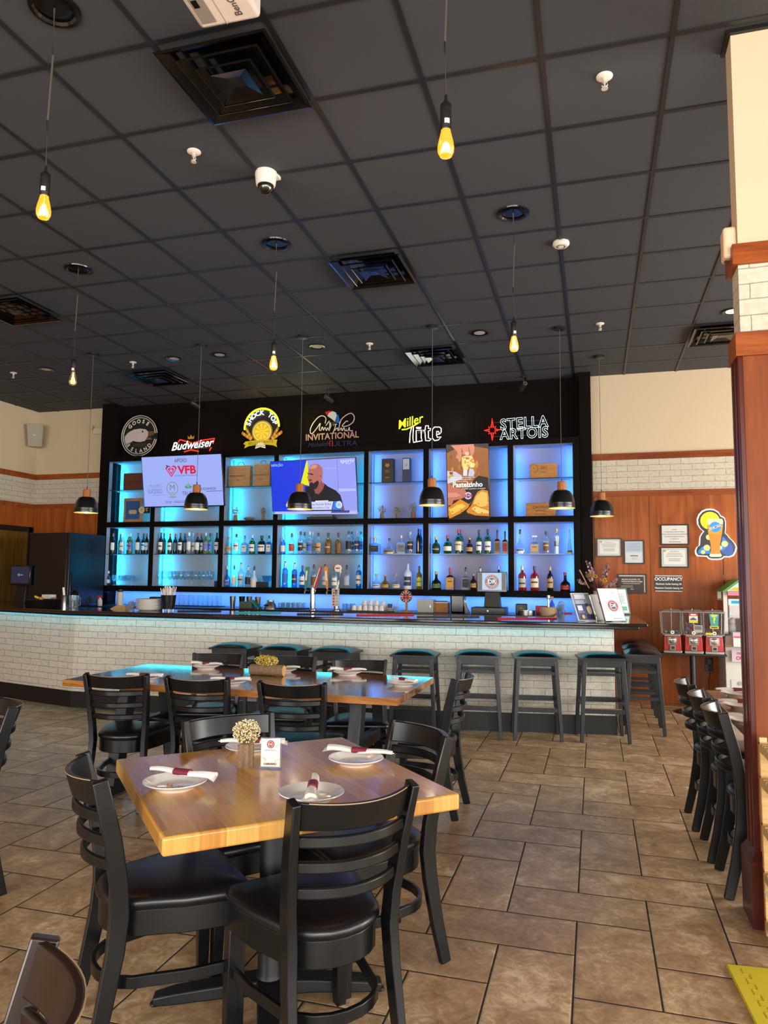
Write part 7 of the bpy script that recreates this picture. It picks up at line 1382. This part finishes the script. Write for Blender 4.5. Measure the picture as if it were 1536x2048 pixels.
# candy machines on stand
MRED = mat('candy_red', '#b0121c', .3, coat=.4); YG = 8.88
base = AY(1385, 1306, YG); zt_ = base.z; t = thing('candy_stand', 'black pedestal stand carrying three candy machines', 'stand', (base.x, YG, 0))
b = MB(MBLACKM); b.lathe([(.0001, 0), (.2, 0), (.2, .012), (.05, .03), (.03, .05)], n=32); b.build('base', t); b = MB(MBLACKM); b.cyl((0, 0), .032, .03, zt_-.02, 18); b.build('pole', t); b = MB(MBLACKM); b.box(-.34, .34, -.1, .1, zt_-.02, zt_); b.build('platform', t, bevel=.003)
sG = sc_at(1385, YG)
for (px, lab, kind) in [(1344, 'candy machine with nearly empty clear hopper, leftmost of three', 0), (1386, 'candy machine half full of pink gum balls, middle of three', 1), (1427, 'candy machine with a yellow question mark card, rightmost of three', 2)]:
    t = thing('candy_machine', lab, 'candy machine', (AY(px, 1300, YG).x, YG, zt_), 0, 'candy machines on the pedestal')
    wb, wt = .092, .11; hb, ht = .185, .46
    b = MB(MRED); b.hexa([(-wb, -.09, .03), (wb, -.09, .03), (wb, .09, .03), (-wb, .09, .03)], [(-wb*.93, -.082, hb), (wb*.93, -.082, hb), (wb*.93, .082, hb), (-wb*.93, .082, hb)]); b.build('red_body', t, bevel=.004)
    b = MB(MSTEEL); b.box(-wb-.004, wb+.004, -.095, .095, 0, .03); b.build('metal_base', t, bevel=.003); b = MB(MSTEEL); b.box(-wb*.9, wb*.9, -.085, .085, hb, hb+.018); b.build('collar', t, bevel=.003)
    b = MB(MMETAL); b.box(-.05, .05, -.098, -.082, .095, hb-.005); b.M = Matrix.Translation((0, -.1, .14)) @ Matrix.Rotation(PI/2, 4, 'X'); b.lathe([(.036, -.004), (.036, .004), (.03, .008), (.0001, .008)], n=20); b.M = None; b.box(-.034, .034, -.116, -.106, .134, .146); b.build('coin_dial', t)
    b = MB(MSTEEL); b.box(-.028, .028, -.104, -.09, .035, .088); b.build('chute_flap', t); b = MB(MBLACKM); b.box(-.018, .018, -.1055, -.104, .045, .075); b.build('chute_mark', t)
    def hp(z): f = (z-hb)/(ht-hb); return .098+(wt-.098)*f
    b = MB(MACR)
    for (s0, s1) in (((-1, -1), (1, -1)), ((1, -1), (1, 1)), ((1, 1), (-1, 1)), ((-1, 1), (-1, -1))): b.add([(s0[0]*hp(hb+.02), s0[1]*.085, hb+.02), (s1[0]*hp(hb+.02), s1[1]*.085, hb+.02), (s1[0]*wt, s1[1]*.10, ht), (s0[0]*wt, s0[1]*.10, ht)], [(0, 1, 2, 3)])
    b.build('clear_hopper', t, flat=True)
    b = MB(glassy('hopper_edge', '#e8e6e4', .35, .15))
    cs = [((-1, -1)), ((1, -1)), ((1, 1)), ((-1, 1))]
    for sx, sy in cs: b.bar([(sx*hp(hb+.02), sy*.085, hb+.02), (sx*wt, sy*.10, ht)], .008, .008, up=(0, 1, 0))
    for zz, q_, y_ in ((hb+.022, hp(hb+.02), .085), (ht-.004, wt, .10)): b.bar([(sx*q_, sy*y_, zz) for sx, sy in cs], .006, .01, closed=True)
    b.build('hopper_rim', t)
    b = MB(glassy('lid_grey', '#b8b4b0', .3, .2)); b.hexa([(-wt-.006, -.106, ht), (wt+.006, -.106, ht), (wt+.006, .106, ht), (-wt-.006, .106, ht)], [(-wt*.75, -.08, ht+.02), (wt*.75, -.08, ht+.02), (wt*.75, .08, ht+.02), (-wt*.75, .08, ht+.02)]); b.build('lid', t)
    b = MB(MSTEEL); b.cyl((0, 0), .004, hb, ht+.03, 8); b.build('centre_rod', t)
    b = MB(dcol('#d05080')); n = (14, 110, 5)[kind]
    for j_ in range(n):
        b.use(dcol(random.choice(['#d86a94', '#e8b8c0', '#c83a60', '#e8e0d8', '#3f8a7a', '#4a6ab0', '#d8b030'] if kind < 2 else ['#8a6a4a']))); zz = hb+.035+(random.random()**1.3)*(.01 if kind != 1 else .11); b.ball((random.uniform(-.075, .075), random.uniform(-.07, .07), zz), .014, 7)
    o = b.build('gum_balls', t); o['kind'] = 'stuff'
    a = Art(1, 1, y=-.108)
    if kind == 1: a.rect(-.045, .045, ht-.12, ht-.015, '#d8d8c8'); a.rect(-.045, .045, ht-.045, ht-.015, '#c03a4a'); a.rect(-.045, .045, ht-.12, ht-.095, '#d8c020'); a.poly([(-.035, ht-.08), (0, ht-.06), (.035, ht-.08), (.03, ht-.09), (-.03, ht-.09)], '#3a5a6a'); a.lines(-.035, .035, ht-.038, ht-.022, 1, '#f0e8e0', .8); a.rect(.0, .09, hb+.05, hb+.13, '#a8a49c'); a.rect(.01, .08, hb+.08, hb+.12, '#6a6864')
    elif kind == 2: a.poly([(-.05, ht-.02), (.05, ht-.02), (.04, ht-.15), (-.035, ht-.15)], '#3a9a9a'); a.lines(-.035, .035, ht-.052, ht-.024, 2, '#e8e020', .7); a.text('?', 0, ht-.09, .085, '#f0e010', bold=.003); a.rect(-.045, .045, ht-.18, ht-.15, '#c8b820'); a.lines(-.035, .035, ht-.172, ht-.158, 1, '#3a2a10', .8); a.rect(-.09, -.02, hb+.03, hb+.05, '#d8c830')
    a.disc(0, hb+.045, .02, '#e0dcd4', 18); a.text('♦', 0, hb+.045, .02, '#1a1a1a') if False else a.disc(0, hb+.045, .009, '#1a1a1a', 4)
    a.build('card', t, flat=True)
# prize crane machine
p = AY(1451, 1400, 9.0); xL = AY(1450, 1300, 8.97).x; t = thing('claw_machine', 'white prize crane machine with green gabled top beside the partition', 'claw machine', (xL, 8.97, 0))
ztp = AY(1460, 1168, 8.97).z; zm = AY(1460, 1268, 8.97).z; zs = AY(1460, 1180, 8.97).z
MWM = mat('machine_white', '#cfccc4', .4)
b = MB(MWM); b.box(.0, .6, .0, .6, 0, zm-.14); b.hexa([(0, 0, zm-.14), (.6, 0, zm-.14), (.6, .44, zm-.14), (0, .44, zm-.14)], [(0, -.05, zm-.02), (.6, -.05, zm-.02), (.6, .44, zm), (0, .44, zm)]); b.build('cabinet', t, bevel=.006)
b = MB(mat('machine_side', '#a8603a', .4)); b.box(-.002, .0, .03, .41, zm+.02, zs-.12); b.build('side_decal', t)
for (x, y) in ((0, 0), (.56, 0), (0, .40), (.56, .40)): b = MB(MWM); b.box(x, x+.04, y, y+.04, zm-.0, zs-.02); b.build('corner_post', t)
b = MB(MACR); b.box(.04, .56, .005, .01, zm, zs-.1); b.box(.005, .01, .04, .40, zm, zs-.1); b.build('window_pane', t)
b = MB(dcol('#4f9a4a')); b.hexa([(-.02, -.05, zs-.02), (.62, -.05, zs-.02), (.62, .45, zs-.02), (-.02, .45, zs-.02)], [(.16, -.05, zs+.12), (.44, -.05, zs+.12), (.44, .45, zs+.12), (.16, .45, zs+.12)]); b.build('gable_top', t)
a = Art(1, 1, y=-.052); a.poly([(.03, zs-.01), (.57, zs-.01), (.43, zs+.1), (.17, zs+.1)], '#b8d8dc'); a.rect(.04, .56, zs-.06, zs-.015, '#d87a94'); a.poly([(.05, zs), (.12, zs+.035), (.2, zs+.01), (.3, zs+.03), (.28, zs), (.15, zs-.008)], '#e8b020'); a.build('marquee', t, flat=True)
a = Art(1, 1, y=.0); a.rect(.05, .5, zs-.17, zs-.1, '#b8e0e4'); a.lines(.06, .26, zs-.155, zs-.115, 1, '#2a9ab0', .8); a.build('banner', t, flat=True)
b = MB(mat('machine_box', '#dcd9d0', .4)); b.box(.06, .56, -.16, -.03, zm-.13, zm+.03); b.build('control_box', t, bevel=.004)
a = Art(1, 1, y=-.162); a.rect(.06, .56, zm-.02, zm+.03, '#c8b0cc'); a.rect(.07, .5, zm-.03, zm-.012, '#d84858'); a.build('control_decal', t, flat=True)
a = Art(1, 1, y=-.051); a.rect(.06, .4, zm-.30, zm-.17, '#c8b8c4'); a.text('PRIZE', .16, zm-.21, .04, '#b83a54', bold=.001); a.text('OUT', .16, zm-.26, .055, '#b83a54', bold=.0018); a.M = None; o = a.build('prize_label', t, flat=True)
b = MB(MWM); b.box(.05, .55, -.006, 0, .08, zm-.5); dr_ = b.build('service_door', t, bevel=.002); b = MB(MSTEEL); b.M = Matrix.Translation((.14, -.008, .33)) @ Matrix.Rotation(PI/2, 4, 'X'); b.lathe([(.022, 0), (.02, .006), (.0001, .006)], n=16); b.build('lock', dr_)
b = MB(MMETAL); b.tube([(.2, .2, zs-.12), (.2, .2, zs-.3)], .008); 
for a_ in (0, 2.1, 4.2): b.tube([(.2, .2, zs-.3), (.2+.05*math.cos(a_), .2+.05*math.sin(a_), zs-.34), (.2+.03*math.cos(a_), .2+.03*math.sin(a_), zs-.39)], .005)
b.build('claw', t)
for j_, (c, x, y, z, r_) in enumerate([('#d8d4d0', .1, .15, zm+.06, .06), ('#4a4a52', .2, .12, zm+.06, .06), ('#d0a030', .28, .2, zm+.07, .06), ('#b8302c', .16, .28, zm+.09, .06), ('#2f9ab8', .1, .3, zm+.16, .05), ('#e8e4e0', .34, .12, zm+.05, .06), ('#7a8a3a', .25, .3, zm+.14, .06)]):
    tt = thing('plush_toy', 'small %s plush toy heaped inside the prize crane machine' % {'#d8d4d0': 'light grey', '#4a4a52': 'dark grey', '#d0a030': 'golden yellow', '#b8302c': 'red', '#2f9ab8': 'teal', '#e8e4e0': 'white', '#7a8a3a': 'olive green'}[c], 'plush toy', (xL+x, 8.97+y, z-r_+.001), 0, 'prizes in the crane machine')
    b = MB(dcol(c)); b.ball((0, 0, r_), r_, 12); b.build('body', tt); b = MB(dcol(c)); b.ball((0, -.02, r_*2.1), r_*.7, 12); b.build('head', tt)
    for s_ in (-1, 1): b = MB(dcol(c)); b.ball((s_*r_*.5, -.02, r_*2.7), r_*.25, 8); b.build('ear', tt)
